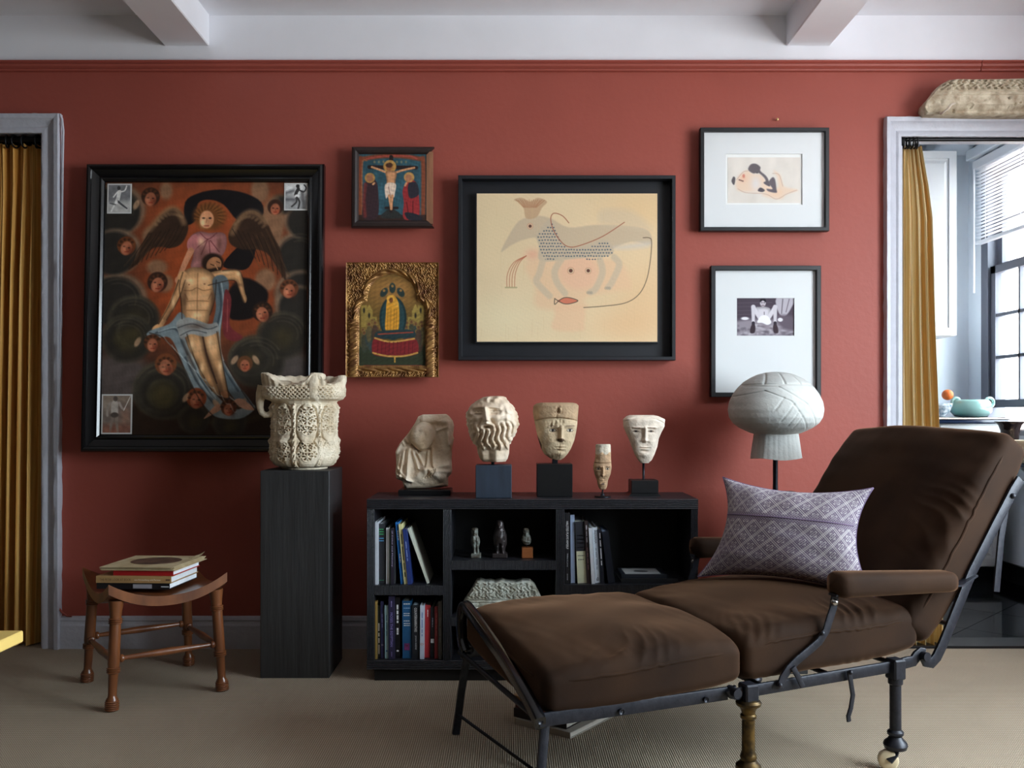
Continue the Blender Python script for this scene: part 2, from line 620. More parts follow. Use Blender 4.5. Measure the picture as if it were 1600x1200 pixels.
# kitchen window: double hung, grey, lower sash pushed up a little
win = empty('window_1', (KX1 + .05, 1.15, VZ0))
M_G = M_GREYFRAME
fr = MB().box(KX1 - .012, KX1 + .09, VY1 - .075, VY1, VZ0, VZ1).box(KX1 - .012, KX1 + .09, VY0, VY0 + .075, VZ0, VZ1).box(KX1 - .012, KX1 + .09, VY0, VY1, VZ1 - .06, VZ1)
obj('frame', fr, M_G, win)
obj('sill', MB().box(KX1 - .03, KX1 + .15, VY0 - .03, VY1 + .01, VZ0 - .03, VZ0), M_G, win)
def sash(x0, x1, z0, z1, nv):
    y0, y1 = VY0 + .075, VY1 - .075
    s = MB().box(x0, x1, y0, y0 + .05, z0, z1).box(x0, x1, y1 - .05, y1, z0, z1).box(x0, x1, y0, y1, z0, z0 + .045).box(x0, x1, y0, y1, z1 - .045, z1)
    so = obj('sash', s, M_G, win)
    ya, yb, za, zb = y0 + .05, y1 - .05, z0 + .045, z1 - .045
    nh = 4
    xm = (x0 + x1) / 2
    for k in range(1, nh):
        y = ya + (yb - ya) * k / nh
        obj('muntin', MB().box(x0 + .006, x1 - .006, y - .009, y + .009, za, zb), M_G, so)
    for k in range(1, nv):
        z = za + (zb - za) * k / nv
        obj('muntin', MB().box(x0 + .006, x1 - .006, ya, yb, z - .009, z + .009), M_G, so)
    for a in range(nh):
        for b_ in range(nv):
            dy, dz = (yb - ya) / nh, (zb - za) / nv
            obj('pane', MB().box(xm - .0015, xm + .0015, ya + dy * a, ya + dy * (a + 1), za + dz * b_, za + dz * (b_ + 1)), M_GLASS, so)
sash(KX1 + .005, KX1 + .04, 0.975, 1.80, 3)
sash(KX1 + .045, KX1 + .08, 1.77, 2.37, 2)

# white venetian blind on the kitchen window
M_BLIND = mat('white_blind_slat', (228, 232, 238), 0.5)
bl = thing('venetian_blind', 'white venetian blind half lowered over the grey kitchen window', 'blind', (KX1 - .04, 1.14, 1.93))
BY0, BY1 = VY0 + .02, 1.71
obj('head_rail', MB().bbox(KX1 - .075, KX1 - .015, BY0, BY1, 2.375, 2.43), M_BLIND, bl)
for k in range(20):
    z = 1.975 + k * .0202
    c, s = math.cos(0.10) * .0125, math.sin(0.10) * .0125
    m_ = MB().frame((KX1 - .045 - c, BY0, z + s), (2 * c, 0, -2 * s), (0, BY1 - BY0, 0), (0, 0, .0012))
    obj('slat', m_, M_BLIND, bl)
obj('bottom_rail', MB().bbox(KX1 - .062, KX1 - .028, BY0, BY1, 1.935, 1.955, .003), M_BLIND, bl)
for y in (BY1 - .09, BY1 - .45, BY1 - .85):
    obj('ladder_cord', MB().tube([(KX1 - .045, y, 1.94), (KX1 - .045, y, 2.39)], .002, 6), M_BLIND, bl)
obj('tilt_wand', MB().tube([(KX1 - .08, BY1 - .03, 2.38), (KX1 - .08, BY1 - .028, 1.65)], .005, 8), M_BLIND, bl)
# boxed pelmet above it
tag(obj('pelmet', MB().bbox(KX1 - .10, KX1, VY0 - .1, 1.74, 2.44, 2.50), M_KWALL), 'white boxed pelmet above the venetian blind in the kitchen', 'pelmet')

# brick building across the yard, enlarged to block sky light from the kitchen
def brick_mat():  # brick colours lightened to bounce more light into the kitchen
    m = mat('lightened_brick', (170, 110, 90), 0.9)
    n, l = m.node_tree.nodes, m.node_tree.links
    bt = n.new('ShaderNodeTexBrick')
    bt.inputs['Color1'].default_value = (*lin((222, 196, 182)), 1)
    bt.inputs['Color2'].default_value = (*lin((206, 176, 160)), 1)
    bt.inputs['Mortar'].default_value = (*lin((226, 220, 214)), 1)
    bt.inputs['Scale'].default_value = 4.5
    mp = n.new('ShaderNodeMapping')
    mp.inputs['Rotation'].default_value = (0, math.pi / 2, math.pi / 2)
    geo = [q for q in n if q.type == 'NEW_GEOMETRY'][0]
    l.new(geo.outputs['Position'], mp.inputs[0])
    l.new(mp.outputs[0], bt.inputs[0])
    l.new(bt.outputs[0], n['Principled BSDF'].inputs['Base Color'])
    return m
bd = thing('neighbour_building', 'pale brick building seen through the kitchen window panes', 'building', (5.0, 2.4, -3))
obj('wall', MB().box(4.3, 5.6, .5, 7.0, -3, 3.4), brick_mat(), bd)
obj('cornice', MB().box(4.2, 5.6, .4, 7.0, 3.4, 3.6), M_WHITE, bd)

# ------------------------------------------------------------------ painter for the pictures (pigment laid into the canvas mesh)
class Canvas:
    """colours are as seen in the photo; coordinates are photo pixels"""
    def __init__(s, x0, y0, x1, y1, res, bgc):
        s.x0, s.y0, s.x1, s.y1 = x0, y0, x1, y1
        s.w, s.h = int((x1 - x0) * res) + 1, int((y1 - y0) * res) + 1
        s.X, s.Y = np.meshgrid(np.linspace(x0, x1, s.w), np.linspace(y0, y1, s.h))
        s.a = np.ones((s.h, s.w, 3)) * np.asarray(bgc, float)
        s.res = res
    def _win(s, xa, ya, xb, yb):
        i0 = max(0, int((ya - s.y0) * s.res) - 1); i1 = min(s.h, int((yb - s.y0) * s.res) + 3)
        j0 = max(0, int((xa - s.x0) * s.res) - 1); j1 = min(s.w, int((xb - s.x0) * s.res) + 3)
        return slice(i0, max(i0, i1)), slice(j0, max(j0, j1))
    def _mix(s, w, m, col):
        col = np.asarray(col, float)
        m = m[..., None]
        s.a[w] = s.a[w] * (1 - m) + col * m
    def ell(s, cx, cy, rx, ry, col, rot=0, soft=0.7, a=1.0):
        R = max(rx, ry) + soft * 3 + 1
        w = s._win(cx - R, cy - R, cx + R, cy + R)
        x, y = s.X[w] - cx, s.Y[w] - cy
        c, q = math.cos(rot), math.sin(rot)
        u, v = (x * c + y * q) / rx, (-x * q + y * c) / ry
        d = (np.sqrt(u * u + v * v) - 1) * min(rx, ry)
        s._mix(w, np.clip(.5 - d / (2 * soft), 0, 1) * a, col)
        return s
    def blob(s, cx, cy, rx, ry, col, a=1.0, rot=0):
        R = max(rx, ry) * 2.2
        w = s._win(cx - R, cy - R, cx + R, cy + R)
        x, y = s.X[w] - cx, s.Y[w] - cy
        c, q = math.cos(rot), math.sin(rot)
        u, v = (x * c + y * q) / rx, (-x * q + y * c) / ry
        s._mix(w, np.exp(-(u * u + v * v)) * a, col)
        return s
    def poly(s, pts, col, soft=0.7, a=1.0, smooth=True, shade=None):
        p = np.asarray(pts, float)
        if smooth:
            n = len(p)
            out = []
            for i in range(n):
                p0, p1, p2, p3 = p[i - 1], p[i], p[(i + 1) % n], p[(i + 2) % n]
                for t in (0, .25, .5, .75):
                    out.append(.5 * ((2 * p1) + (-p0 + p2) * t + (2 * p0 - 5 * p1 + 4 * p2 - p3) * t * t + (-p0 + 3 * p1 - 3 * p2 + p3) * t ** 3))
            p = np.array(out)
        w = s._win(p[:, 0].min() - 2, p[:, 1].min() - 2, p[:, 0].max() + 2, p[:, 1].max() + 2)
        x, y = s.X[w], s.Y[w]
        if x.size == 0:
            return s
        d = np.full(x.shape, 1e9)
        ins = np.zeros(x.shape, bool)
        for i in range(len(p)):
            ax, ay = p[i]
            bx, by = p[(i + 1) % len(p)]
            ex, ey = bx - ax, by - ay
            L = ex * ex + ey * ey + 1e-9
            t = np.clip(((x - ax) * ex + (y - ay) * ey) / L, 0, 1)
            d = np.minimum(d, (x - ax - t * ex) ** 2 + (y - ay - t * ey) ** 2)
            cond = (ay > y) != (by > y)
            xi = (bx - ax) * (y - ay) / (by - ay + 1e-12) + ax
            ins ^= cond & (x < xi)
        d = np.sqrt(d) * np.where(ins, -1, 1)
        m = np.clip(.5 - d / (2 * soft), 0, 1) * a
        if shade is not None:      # darker toward the outline, as the painter modelled the form
            k, rad = shade
            f = 1 - k * np.clip(1 + d / rad, 0, 1)
            col = np.asarray(col, float) * f[..., None]
        s._mix(w, m, col)
        return s
    def line(s, pts, wd, col, a=1.0, soft=0.5, smooth=True, w2=None):
        p = np.asarray(pts, float)
        if smooth and len(p) > 2:
            out = []
            n = len(p)
            for i in range(n - 1):
                p0, p1, p2, p3 = p[max(i - 1, 0)], p[i], p[i + 1], p[min(i + 2, n - 1)]
                for t in (0, .2, .4, .6, .8):
                    out.append(.5 * ((2 * p1) + (-p0 + p2) * t + (2 * p0 - 5 * p1 + 4 * p2 - p3) * t * t + (-p0 + 3 * p1 - 3 * p2 + p3) * t ** 3))
            out.append(p[-1])
            p = np.array(out)
        R = max(wd, w2 or wd) + 2
        w = s._win(p[:, 0].min() - R, p[:, 1].min() - R, p[:, 0].max() + R, p[:, 1].max() + R)
        x, y = s.X[w], s.Y[w]
        if x.size == 0:
            return s
        m = np.zeros(x.shape)
        for i in range(len(p) - 1):
            ax, ay = p[i]
            bx, by = p[i + 1]
            ex, ey = bx - ax, by - ay
            L = ex * ex + ey * ey + 1e-9
            t = np.clip(((x - ax) * ex + (y - ay) * ey) / L, 0, 1)
            d = np.sqrt((x - ax - t * ex) ** 2 + (y - ay - t * ey) ** 2)
            ww = wd if w2 is None else wd + (w2 - wd) * i / (len(p) - 1)
            m = np.maximum(m, np.clip(.5 - (d - ww / 2) / (2 * soft), 0, 1))
        s._mix(w, m * a, col)
        return s
    def face(s, cx, cy, r, skin, hair, tilt=0.0, hairy=1.25, dx=0):
        dk = np.asarray(skin) * .55
        s.ell(cx - dx, cy - r * .25, r * hairy, r * hairy, hair, soft=1.2)
        s.ell(cx + dx, cy + r * .1, r * .72, r * .92, skin, rot=tilt, soft=1)
        s.blob(cx + r * .35 + dx, cy + r * .35, r * .4, r * .45, np.asarray(skin) * [1.0, .72, .62], .5)
        for k in (-1, 1):
            ex, ey = cx + dx + k * r * .32 * math.cos(tilt), cy - r * .05 + k * r * .32 * math.sin(tilt)
            s.ell(ex, ey, r * .15, r * .09, dk * .6, soft=.6)
        s.line([(cx + dx, cy), (cx + dx + r * .06, cy + r * .35)], r * .12, dk, .5)
        s.line([(cx + dx - r * .2, cy + r * .55), (cx + dx + r * .22, cy + r * .55)], r * .14, np.asarray(skin) * [.8, .45, .4], .9)
        return s
    def grain(s, k, f, seed=1):
        s.a *= (1 + k * fbm(s.X, s.Y, 0 * s.X, f, seed, 3))[..., None]
        return s
    def mesh(s, T, gain=1.0, tint=(1, 1, 1), bump=0.0):
        """T maps (u, v) in 0..1 from the top left corner to the room"""
        mb = MB()
        u, v = (s.X - s.x0) / (s.x1 - s.x0), (s.Y - s.y0) / (s.y1 - s.y0)
        V = T(u, v)
        mb.grid(V, flip=False)
        mb.c = np.clip(lin(np.clip(s.a, 0, 255)) * gain * np.asarray(tint), 0, .95).reshape(-1, 3)
        return mb

M_CANVAS = mat('oil_paint', rough=0.55, attr=True, bump=0.05, bs=140, spec=0.3)
M_PAPER = mat('printed_paper', rough=0.8, attr=True, spec=0.2)
M_EBON = mat('ebonised_frame', (10, 10, 12), 0.22, coat=0.25, var=0.2, vs_=20)
M_MATTEBLACK = mat('matte_black_frame', (15, 15, 18), 0.48, var=0.12, vs_=40)
M_NAVYBLACK = mat('blue_black_stained_frame', (18, 19, 25), 0.5, var=0.2, vs_=30)
M_MATBOARD = mat('white_mat_board', (226, 228, 228), 0.85)
M_PICGLASS = glass_mat('picture_glass', refl=0.05)

class Hang:
    """a picture's own plane on the wall: pixel corners at distance d, bottom brought forward by lean"""
    def __init__(s, x0, y0, x1, y1, d, lean=0.0):
        a, b, c = P(x0, y0, d), P(x1, y0, d), P(x0, y1, d)
        s.o = a
        s.r = (b - a)
        s.dn = (c - a)
        s.w, s.h = np.linalg.norm(s.r), np.linalg.norm(s.dn)
        s.r /= s.w
        s.dn = s.dn / s.h
        if lean:
            q = math.asin(lean / s.h)
            s.dn = np.array([0, -math.sin(q), -math.cos(q)])
        s.n = np.cross(s.dn, s.r)
        s.x0, s.y0, s.x1, s.y1 = x0, y0, x1, y1
    def pt(s, px, py, out=0.0):
        u = (np.asarray(px, float) - s.x0) / (s.x1 - s.x0) * s.w
        v = (np.asarray(py, float) - s.y0) / (s.y1 - s.y0) * s.h
        return s.o + u[..., None] * s.r + v[..., None] * s.dn + out * s.n
    def base(s):
        return s.pt((s.x0 + s.x1) / 2, s.y1)
    def patch(s, cv, out, gain=1, tint=(1, 1, 1)):
        return cv.mesh(lambda u, v: s.pt(cv.x0 + u * (cv.x1 - cv.x0), cv.y0 + v * (cv.y1 - cv.y0), out), gain, tint)
    def slab(s, x0, y0, x1, y1, o0, o1):
        a, b, c = s.pt(x0, y0, o0), s.pt(x1, y0, o0), s.pt(x0, y1, o0)
        return MB().frame(a, b - a, c - a, s.n * (o1 - o0))
    def moulding(s, parent, prof, m, x0=None, y0=None, x1=None, y1=None, name='frame'):
        """four mitred lengths; prof: list of (inset px, out m)"""
        x0, y0 = (s.x0, s.y0) if x0 is None else (x0, y0)
        x1, y1 = (s.x1, s.y1) if x1 is None else (x1, y1)
        k = len(prof)
        cor = [(x0, y0, 1, 1), (x1, y0, -1, 1), (x1, y1, -1, -1), (x0, y1, 1, -1)]
        for i in range(4):
            A, B = cor[i], cor[(i + 1) % 4]
            V = np.array([[s.pt(q[0] + q[2] * a, q[1] + q[3] * a, o) for a, o in prof] for q in (A, B)])
            mb = MB().grid(V, flip=True)
            mb.f += [tuple(range(k)), tuple(range(2 * k - 1, k - 1, -1))]
            mb.f.append((0, k - 1, 2 * k - 1, k))
            obj(('top_rail', 'side_rail', 'bottom_rail', 'side_rail')[i], mb, m, parent, smooth=25)

# ---- A: the large dark painting with the winged figure
H = Hang(141, 260, 509, 706, 3.585, 0.050)
pa = thing('painting', 'large dark oil painting of a winged figure holding a fallen man, black moulded frame', 'painting', H.base())
H.moulding(pa, [(0, 0), (0, .030), (2, .040), (5, .043), (8, .040), (9, .034), (14, .026), (19, .022), (21, .026), (23, .027), (26, .020), (27, .012), (27, 0)], M_EBON)
cv = Canvas(166, 284, 484, 680, 1.25, (62, 42, 32))
c = cv
# sky: orange burst above, brown grey below
c.blob(330, 400, 120, 120, (150, 74, 38), 1); c.blob(330, 330, 150, 50, (150, 76, 42), .9); c.blob(280, 470, 60, 70, (150, 72, 36), .8); c.blob(400, 480, 60, 60, (146, 72, 38), .8)
c.poly([(166, 590), (250, 600), (330, 640), (484, 620), (484, 680), (166, 680)], (44, 30, 20), soft=14)
c.poly([(166, 560), (230, 565), (240, 610), (166, 640)], (84, 74, 70), soft=10); c.poly([(430, 560), (484, 555), (484, 610), (440, 612)], (78, 70, 66), soft=10)
c.line([(230, 640), (300, 655), (360, 660), (430, 648), (484, 640)], 7, (66, 58, 34), .6, soft=5)
CLOUD, CL2, CL3 = (44, 40, 35), (78, 72, 58), (120, 100, 82)
for (x, y, r) in ((185, 330, 46), (190, 470, 46), (186, 395, 40), (470, 400, 40), (478, 345, 34), (472, 460, 40), (468, 480, 36), (440, 320, 16)):
    c.ell(x, y, r, r * .9, CL3 if r > 30 else CL2, soft=3, a=.8); c.ell(x - (4 if x < 300 else -4), y + 3, r * .9, r * .84, CLOUD, soft=3)
for (x, y, r) in ((215, 500, 40), (205, 530, 40), (265, 610, 50), (260, 612, 38), (262, 616, 24), (405, 565, 44), (395, 560, 32), (445, 525, 40), (215, 520, 26), (310, 655, 24), (365, 660, 26)):
    c.ell(x, y, r, r * .92, CL2, soft=2.5, a=.75); c.ell(x + 2, y + 2, r * .93, r * .85, CLOUD, soft=5); c.blob(x + 2, y + 4, r * .5, r * .5, (72, 62, 36), .6)
c.ell(205, 530, 18, 16, (70, 62, 38), soft=6, a=.6); c.ell(262, 618, 21, 20, (78, 68, 40), soft=7, a=.7)
for (x, y, rx, ry) in ((262, 300, 10, 14), (235, 372, 9, 14), (250, 420, 16, 12), (262, 445, 14, 14), (418, 440, 16, 18), (428, 350, 18, 40), (408, 300, 14, 20)):
    c.ell(x, y, rx, ry, (134, 108, 84), soft=3, a=.75)
# billowing dark scarf
c.poly([(293, 352), (292, 318), (312, 304), (345, 298), (382, 303), (410, 318), (412, 340), (392, 352), (372, 345), (352, 322), (330, 314), (312, 320), (309, 346)], (26, 21, 22), soft=1.2)
c.poly([(352, 415), (385, 380), (402, 392), (392, 420), (372, 424)], (26, 20, 20)); c.poly([(360, 460), (385, 436), (420, 455), (418, 480), (395, 500), (362, 498)], (26, 19, 18), soft=2)
# wings
for wing, hl in (([(296, 350), (284, 332), (270, 328), (252, 342), (232, 372), (218, 402), (205, 424), (222, 412), (240, 392), (256, 388), (270, 390), (286, 384), (296, 366)], [(290, 350), (282, 333), (270, 328), (256, 338), (238, 360)]),
                 ([(360, 368), (372, 346), (384, 334), (400, 332), (416, 344), (430, 372), (442, 396), (450, 440), (436, 420), (420, 398), (402, 392), (382, 392), (364, 384)], [(366, 366), (376, 346), (390, 334), (404, 336), (418, 350)])):
    c.poly(wing, (58, 40, 28), soft=1.2)
    c.line(hl, 9, (136, 106, 78), .75, soft=3)
    for k in range(5):
        a = np.asarray(hl[-1]) * (1 - k * .14) + np.asarray(hl[0]) * k * .14 + [0, 10 + k * 3]
        b_ = np.asarray(wing[6 if wing[0][0] < 320 else 7]) + [(-6 + k * 12) * (1 if wing[0][0] < 320 else -1), -6 - k * 4]
        c.line([a, b_], 2.0, (92, 66, 42), .5, soft=1)
# winged figure
c.ell(330, 340, 25, 22, (112, 70, 36), soft=4); c.ell(326, 345, 11, 14, (200, 142, 104), soft=1); c.blob(321, 347, 5, 10, (224, 172, 130), .6)
for ex in (321, 331):
    c.ell(ex, 343, 2.2, 1.3, (40, 26, 20))
c.line([(326, 344), (325, 350)], 1.2, (140, 84, 58), .7); c.line([(322, 355), (329, 355)], 1.6, (150, 62, 50), .9)
c.poly([(300, 374), (314, 364), (330, 366), (352, 366), (358, 380), (352, 400), (336, 412), (318, 420), (302, 420), (306, 398)], (176, 120, 116), soft=1, shade=(.3, 8))
for q in ([(316, 366), (328, 376), (342, 366)], [(328, 376), (318, 400)], [(330, 378), (332, 402)], [(328, 376), (308, 392)], [(332, 378), (346, 396)]):
    c.line(q, 1.6, (110, 56, 60), .8)
c.poly([(298, 376), (310, 368), (312, 388), (302, 396), (296, 388)], (178, 114, 112)); c.line([(302, 394), (293, 414), (284, 438)], 10, (186, 130, 98), w2=7); c.ell(283, 440, 5, 6, (190, 132, 100))
# fallen figure: head, torso, arms, cloth, legs
c.ell(336, 413, 17, 15, (42, 26, 18), soft=2); c.ell(338, 416, 11, 13, (160, 112, 78), rot=.6); c.poly([(322, 424), (334, 422), (348, 420), (346, 430), (332, 436), (322, 432)], (46, 30, 20), soft=1.5)
c.line([(333, 415), (338, 417)], 1.3, (60, 36, 24)); c.line([(342, 411), (347, 413)], 1.3, (60, 36, 24)); c.line([(340, 416), (344, 423)], 1.6, (196, 146, 106))
SK, SKD, SKL = (196, 150, 106), (120, 80, 52), (222, 180, 136)
c.poly([(330, 430), (352, 424), (374, 423), (382, 434), (386, 455), (390, 470), (385, 475), (376, 452), (370, 440), (345, 444), (332, 448)], SK, shade=(.35, 5))
c.poly([(290, 428), (306, 420), (328, 424), (342, 440), (340, 470), (334, 492), (326, 512), (300, 512), (290, 500), (288, 470), (284, 448)], SK, soft=1, shade=(.4, 9))
for (x, y, rx, ry) in ((302, 446, 9, 7), (323, 446, 9, 7), (304, 466, 8, 5), (322, 466, 8, 5), (305, 480, 8, 5), (322, 480, 8, 5), (313, 497, 11, 8)):
    c.blob(x, y, rx, ry, SKL, .55)
for q in ([(313, 430), (313, 458), (313, 500)], [(292, 456), (304, 456), (312, 452), (322, 456), (334, 454)], [(297, 473), (313, 472), (331, 473)], [(297, 487), (313, 487), (329, 487)], [(294, 462), (298, 470)], [(335, 460), (330, 470)]):
    c.line(q, 1.5, SKD, .6, soft=.8)
c.line([(290, 432), (282, 460), (270, 486), (258, 508)], 13, SK, w2=8, soft=1); c.line([(284, 440), (276, 468), (262, 500)], 3, SKD, .4); c.ell(252, 514, 9, 5, SK, rot=-.5)
CLO, CLD, CLL = (120, 130, 132), (52, 60, 66), (170, 180, 180)
c.poly([(242, 518), (270, 508), (286, 490), (296, 500), (292, 520), (310, 560), (338, 610), (372, 640), (398, 632), (404, 640), (380, 655), (340, 650), (318, 622), (300, 590), (288, 560), (272, 530), (250, 530), (236, 526)], CLO, soft=1)
c.poly([(336, 440), (352, 432), (362, 446), (356, 480), (350, 520), (352, 560), (372, 596), (394, 622), (404, 640), (380, 632), (356, 600), (342, 560), (336, 520), (342, 480)], (96, 106, 110), soft=1)
for q in ([(250, 522), (280, 516), (292, 540), (312, 580), (340, 625)], [(296, 560), (316, 600), (348, 640)], [(346, 446), (350, 480), (344, 520), (350, 565), (378, 612)], [(340, 600), (370, 630), (398, 638)]):
    c.line(q, 2.6, CLD, .8, soft=1.2); c.line(np.asarray(q) + [4, -2], 2.0, CLL, .7, soft=1)
c.poly([(356, 455), (366, 470), (364, 510), (384, 528), (372, 535), (356, 528), (352, 500)], (112, 48, 50), soft=1); c.line([(360, 470), (360, 520)], 1.5, (160, 88, 84), .7)
for lg in ([(296, 520), (318, 520), (326, 548), (334, 572), (344, 598), (350, 618), (340, 614), (322, 592), (312, 566), (300, 544)], [(320, 518), (344, 516), (350, 545), (354, 572), (360, 600), (364, 622), (352, 618), (342, 590), (334, 566), (324, 540)]):
    c.poly(lg, (182, 138, 96), soft=1, shade=(.4, 7))
c.blob(316, 545, 8, 18, SKL, .5, .3); c.blob(340, 542, 8, 18, SKL, .5, .2); c.blob(350, 588, 5, 16, SKL, .4)
c.line([(322, 525), (330, 560), (345, 600)], 2.5, (54, 34, 22), .8); c.ell(358, 617, 7, 5, (170, 120, 84), rot=.4)
c.poly([(282, 505), (300, 498), (330, 508), (344, 506), (346, 520), (326, 528), (304, 524), (290, 532), (284, 520)], (146, 146, 142), soft=1)
for q in ([(284, 514), (306, 508), (330, 516), (344, 512)], [(288, 526), (306, 518), (328, 522)]):
    c.line(q, 1.8, (76, 80, 84), .8)
# cherub heads
SKC, HR = (158, 98, 72), (58, 35, 24)
for (x, y, r, t, h) in ((238, 312, 12, .1, HR), (202, 389, 12, .3, (104, 58, 30)), (251, 446, 13, .4, (56, 34, 24)), (432, 328, 10, .1, HR), (455, 456, 12, .3, (100, 58, 36)), (414, 492, 13, -.3, (44, 28, 20)), (245, 540, 11, 0, (92, 54, 32)), (266, 574, 14, -.4, (110, 64, 38)), (388, 572, 10, 0, (96, 62, 38)), (314, 626, 13, .1, (122, 62, 34)), (364, 640, 10, 0, (84, 46, 28))):
    c.face(x, y, r, SKC, h, t, 1.2)
for (x, y, t) in ((372, 564, .6), (405, 564, -.6), (298, 622, .6), (345, 632, -.7), (385, 630, .7), (222, 536, .5), (216, 322, .4)):
    c.ell(x, y, 4, 8, (176, 142, 112), rot=t, soft=1, a=.8)
c.poly([(404, 640), (384, 624), (372, 628), (388, 640)], (178, 138, 116)); c.poly([(326, 654), (346, 632), (352, 640), (336, 650)], (168, 128, 104))
# second pass: feathers, anatomy, folds and outlines in dark glaze
for k in range(9):
    c.line([(290 - k * 7, 356 + k * 2 - (k % 2) * 3), (280 - k * 8, 376 + k * 3), (268 - k * 7, 390 + k * 3.6)], 1.1, (30, 20, 14), .7)
    c.line([(366 + k * 8, 360 + k * 2), (378 + k * 8, 380 + k * 4), (388 + k * 7, 396 + k * 5)], 1.1, (30, 20, 14), .7)
    c.ell(287 - k * 5, 341 - 12 * math.sin(k * .35) + k * 2, 3.4, 2.2, (150, 120, 90), rot=.6, soft=1, a=.45)
    c.ell(370 + k * 5.5, 352 - 16 * math.sin(k * .35) + k * 1.2, 3.4, 2.2, (150, 120, 90), rot=-.6, soft=1, a=.45)
for k in range(26):
    a = -3.4 + k * .155
    c.line([(329 + 15 * math.cos(a), 341 + 13 * math.sin(a)), (331 + 25 * math.cos(a + .12), 340 + 22 * math.sin(a + .12))], 1.0, (70, 40, 20) if k % 2 else (150, 98, 52), .6)
for q in ([(290, 428), (285, 450), (288, 472), (290, 500)], [(342, 440), (340, 470), (333, 494)], [(330, 448), (346, 444), (370, 441), (380, 462), (386, 475)], [(352, 425), (374, 424), (382, 434), (388, 462)], [(284, 440), (270, 478), (254, 508)], [(294, 440), (284, 470), (266, 502)], [(298, 524), (312, 566), (338, 612)], [(344, 520), (354, 572), (364, 620)], [(240, 522), (262, 530), (286, 560), (318, 624), (342, 652)], [(404, 640), (380, 606), (356, 566)]):
    c.line(q, 1.6, (34, 22, 16), .65, soft=.8)
for (x, y, rx, ry, r_) in ((294, 470, 4, 26, 0), (337, 470, 4, 22, 0), (313, 512, 18, 5, 0), (302, 560, 4, 30, -.35), (330, 562, 3, 34, -.3), (350, 600, 4, 22, -.3), (372, 446, 12, 3, .2), (270, 492, 3, 20, .5), (320, 400, 10, 14, 0), (346, 384, 5, 14, 0)):
    c.blob(x, y, rx, ry, (62, 40, 28), .5, r_)
for (x, y, rx, ry) in ((300, 440, 7, 4), (325, 438, 7, 4), (313, 494, 8, 5), (306, 540, 4, 10), (334, 536, 4, 10), (322, 576, 3, 8), (350, 574, 3, 8), (376, 430, 4, 4), (356, 428, 8, 2.4), (276, 474, 2.5, 10), (318, 380, 5, 6), (320, 350, 4, 6)):
    c.blob(x, y, rx, ry, (240, 206, 160), .6)
for (x, y) in ((300, 447), (324, 446)):
    c.ell(x, y, 1.2, 1.0, (120, 66, 46), a=.8)
for k in range(9):
    c.line([(262 + k * 13, 528 + k * 13), (268 + k * 13, 536 + k * 13.5), (280 + k * 12, 548 + k * 12)], 1.3, (190, 198, 196), .5, soft=.8)
for (x, y, r) in ((185, 330, 40), (190, 470, 42), (470, 400, 36), (215, 500, 36), (265, 610, 46), (405, 565, 40), (445, 525, 36), (205, 530, 34)):
    for k in range(3):
        th0 = 3.6 + k * .4
        c.line([(x + r * (1 - .16 * k) * math.cos(t), y + r * (.9 - .15 * k) * math.sin(t)) for t in np.linspace(th0, th0 + 2.2, 9)], 1.6, (104, 92, 72), .35, soft=1.5)
for (x, y) in ((238, 312), (202, 389), (251, 446), (455, 456), (414, 492), (245, 540), (266, 574), (314, 626), (364, 640)):
    rr_ = np.random.RandomState(int(x))
    for k in range(10):
        a = 3.3 + k * .3
        c.ell(x + 11 * math.cos(a), y - 2 + 11 * math.sin(a), 2.6, 2.2, (96, 58, 34) if k % 2 else (44, 27, 18), soft=.9, a=.7)
    c.blob(x - 4, y + 2, 4, 5, (206, 142, 108), .5); c.blob(x + 6, y + 5, 4, 7, (60, 32, 22), .45)
c.a = 255 * (c.a / 255) ** 1.12
c.grain(.06, .5, 5)
obj('canvas', H.patch(cv, .012, 1.5), M_CANVAS, pa, smooth=True)
obj('backing', H.slab(160, 278, 490, 688, 0, .010), M_EBON, pa)
# three small photographs tucked into the frame's corners
M_CARD = mat('white_card_edge', (214, 214, 210), 0.7)
def snapshot(x0, y0, x1, y1, label, fig, warm=False, rot=0):
    t = thing('photo_card', label, 'photograph', H.pt((x0 + x1) / 2, y1, .013), 'small photographs tucked into the painting frame')
    s = H.slab(x0, y0, x1, y1, .0135, .0145)
    obj('card', s, M_CARD, t)
    b = 2.2
    k = Canvas(x0 + b, y0 + b, x1 - b, y1 - b, 2.0, (150, 150, 150) if not warm else (128, 112, 98))
    fig(k)
    k.grain(.06, .9, 8)
    obj('print', H.patch(k, .0150, 1.3), M_PAPER, t, smooth=True)
def fig1(k):
    k.poly([(170, 290), (210, 290), (210, 312), (170, 318)], (112, 112, 114), soft=5); k.poly([(170, 322), (210, 318), (210, 336), (170, 336)], (176, 174, 170), soft=4)
    k.line([(190, 302), (188, 312), (186, 318)], 6, (214, 212, 208)); k.ell(189, 296, 2.6, 3.2, (60, 58, 58)); k.line([(191, 302), (198, 300), (201, 293)], 2.2, (216, 214, 210)); k.line([(187, 302), (181, 310)], 2.2, (206, 204, 200))
    k.line([(188, 317), (194, 322), (202, 328)], 3.4, (70, 70, 72), w2=2); k.line([(186, 317), (182, 324), (178, 332)], 3.4, (220, 218, 214), w2=2); k.line([(176, 320), (184, 322)], 2, (60, 60, 62), .7)
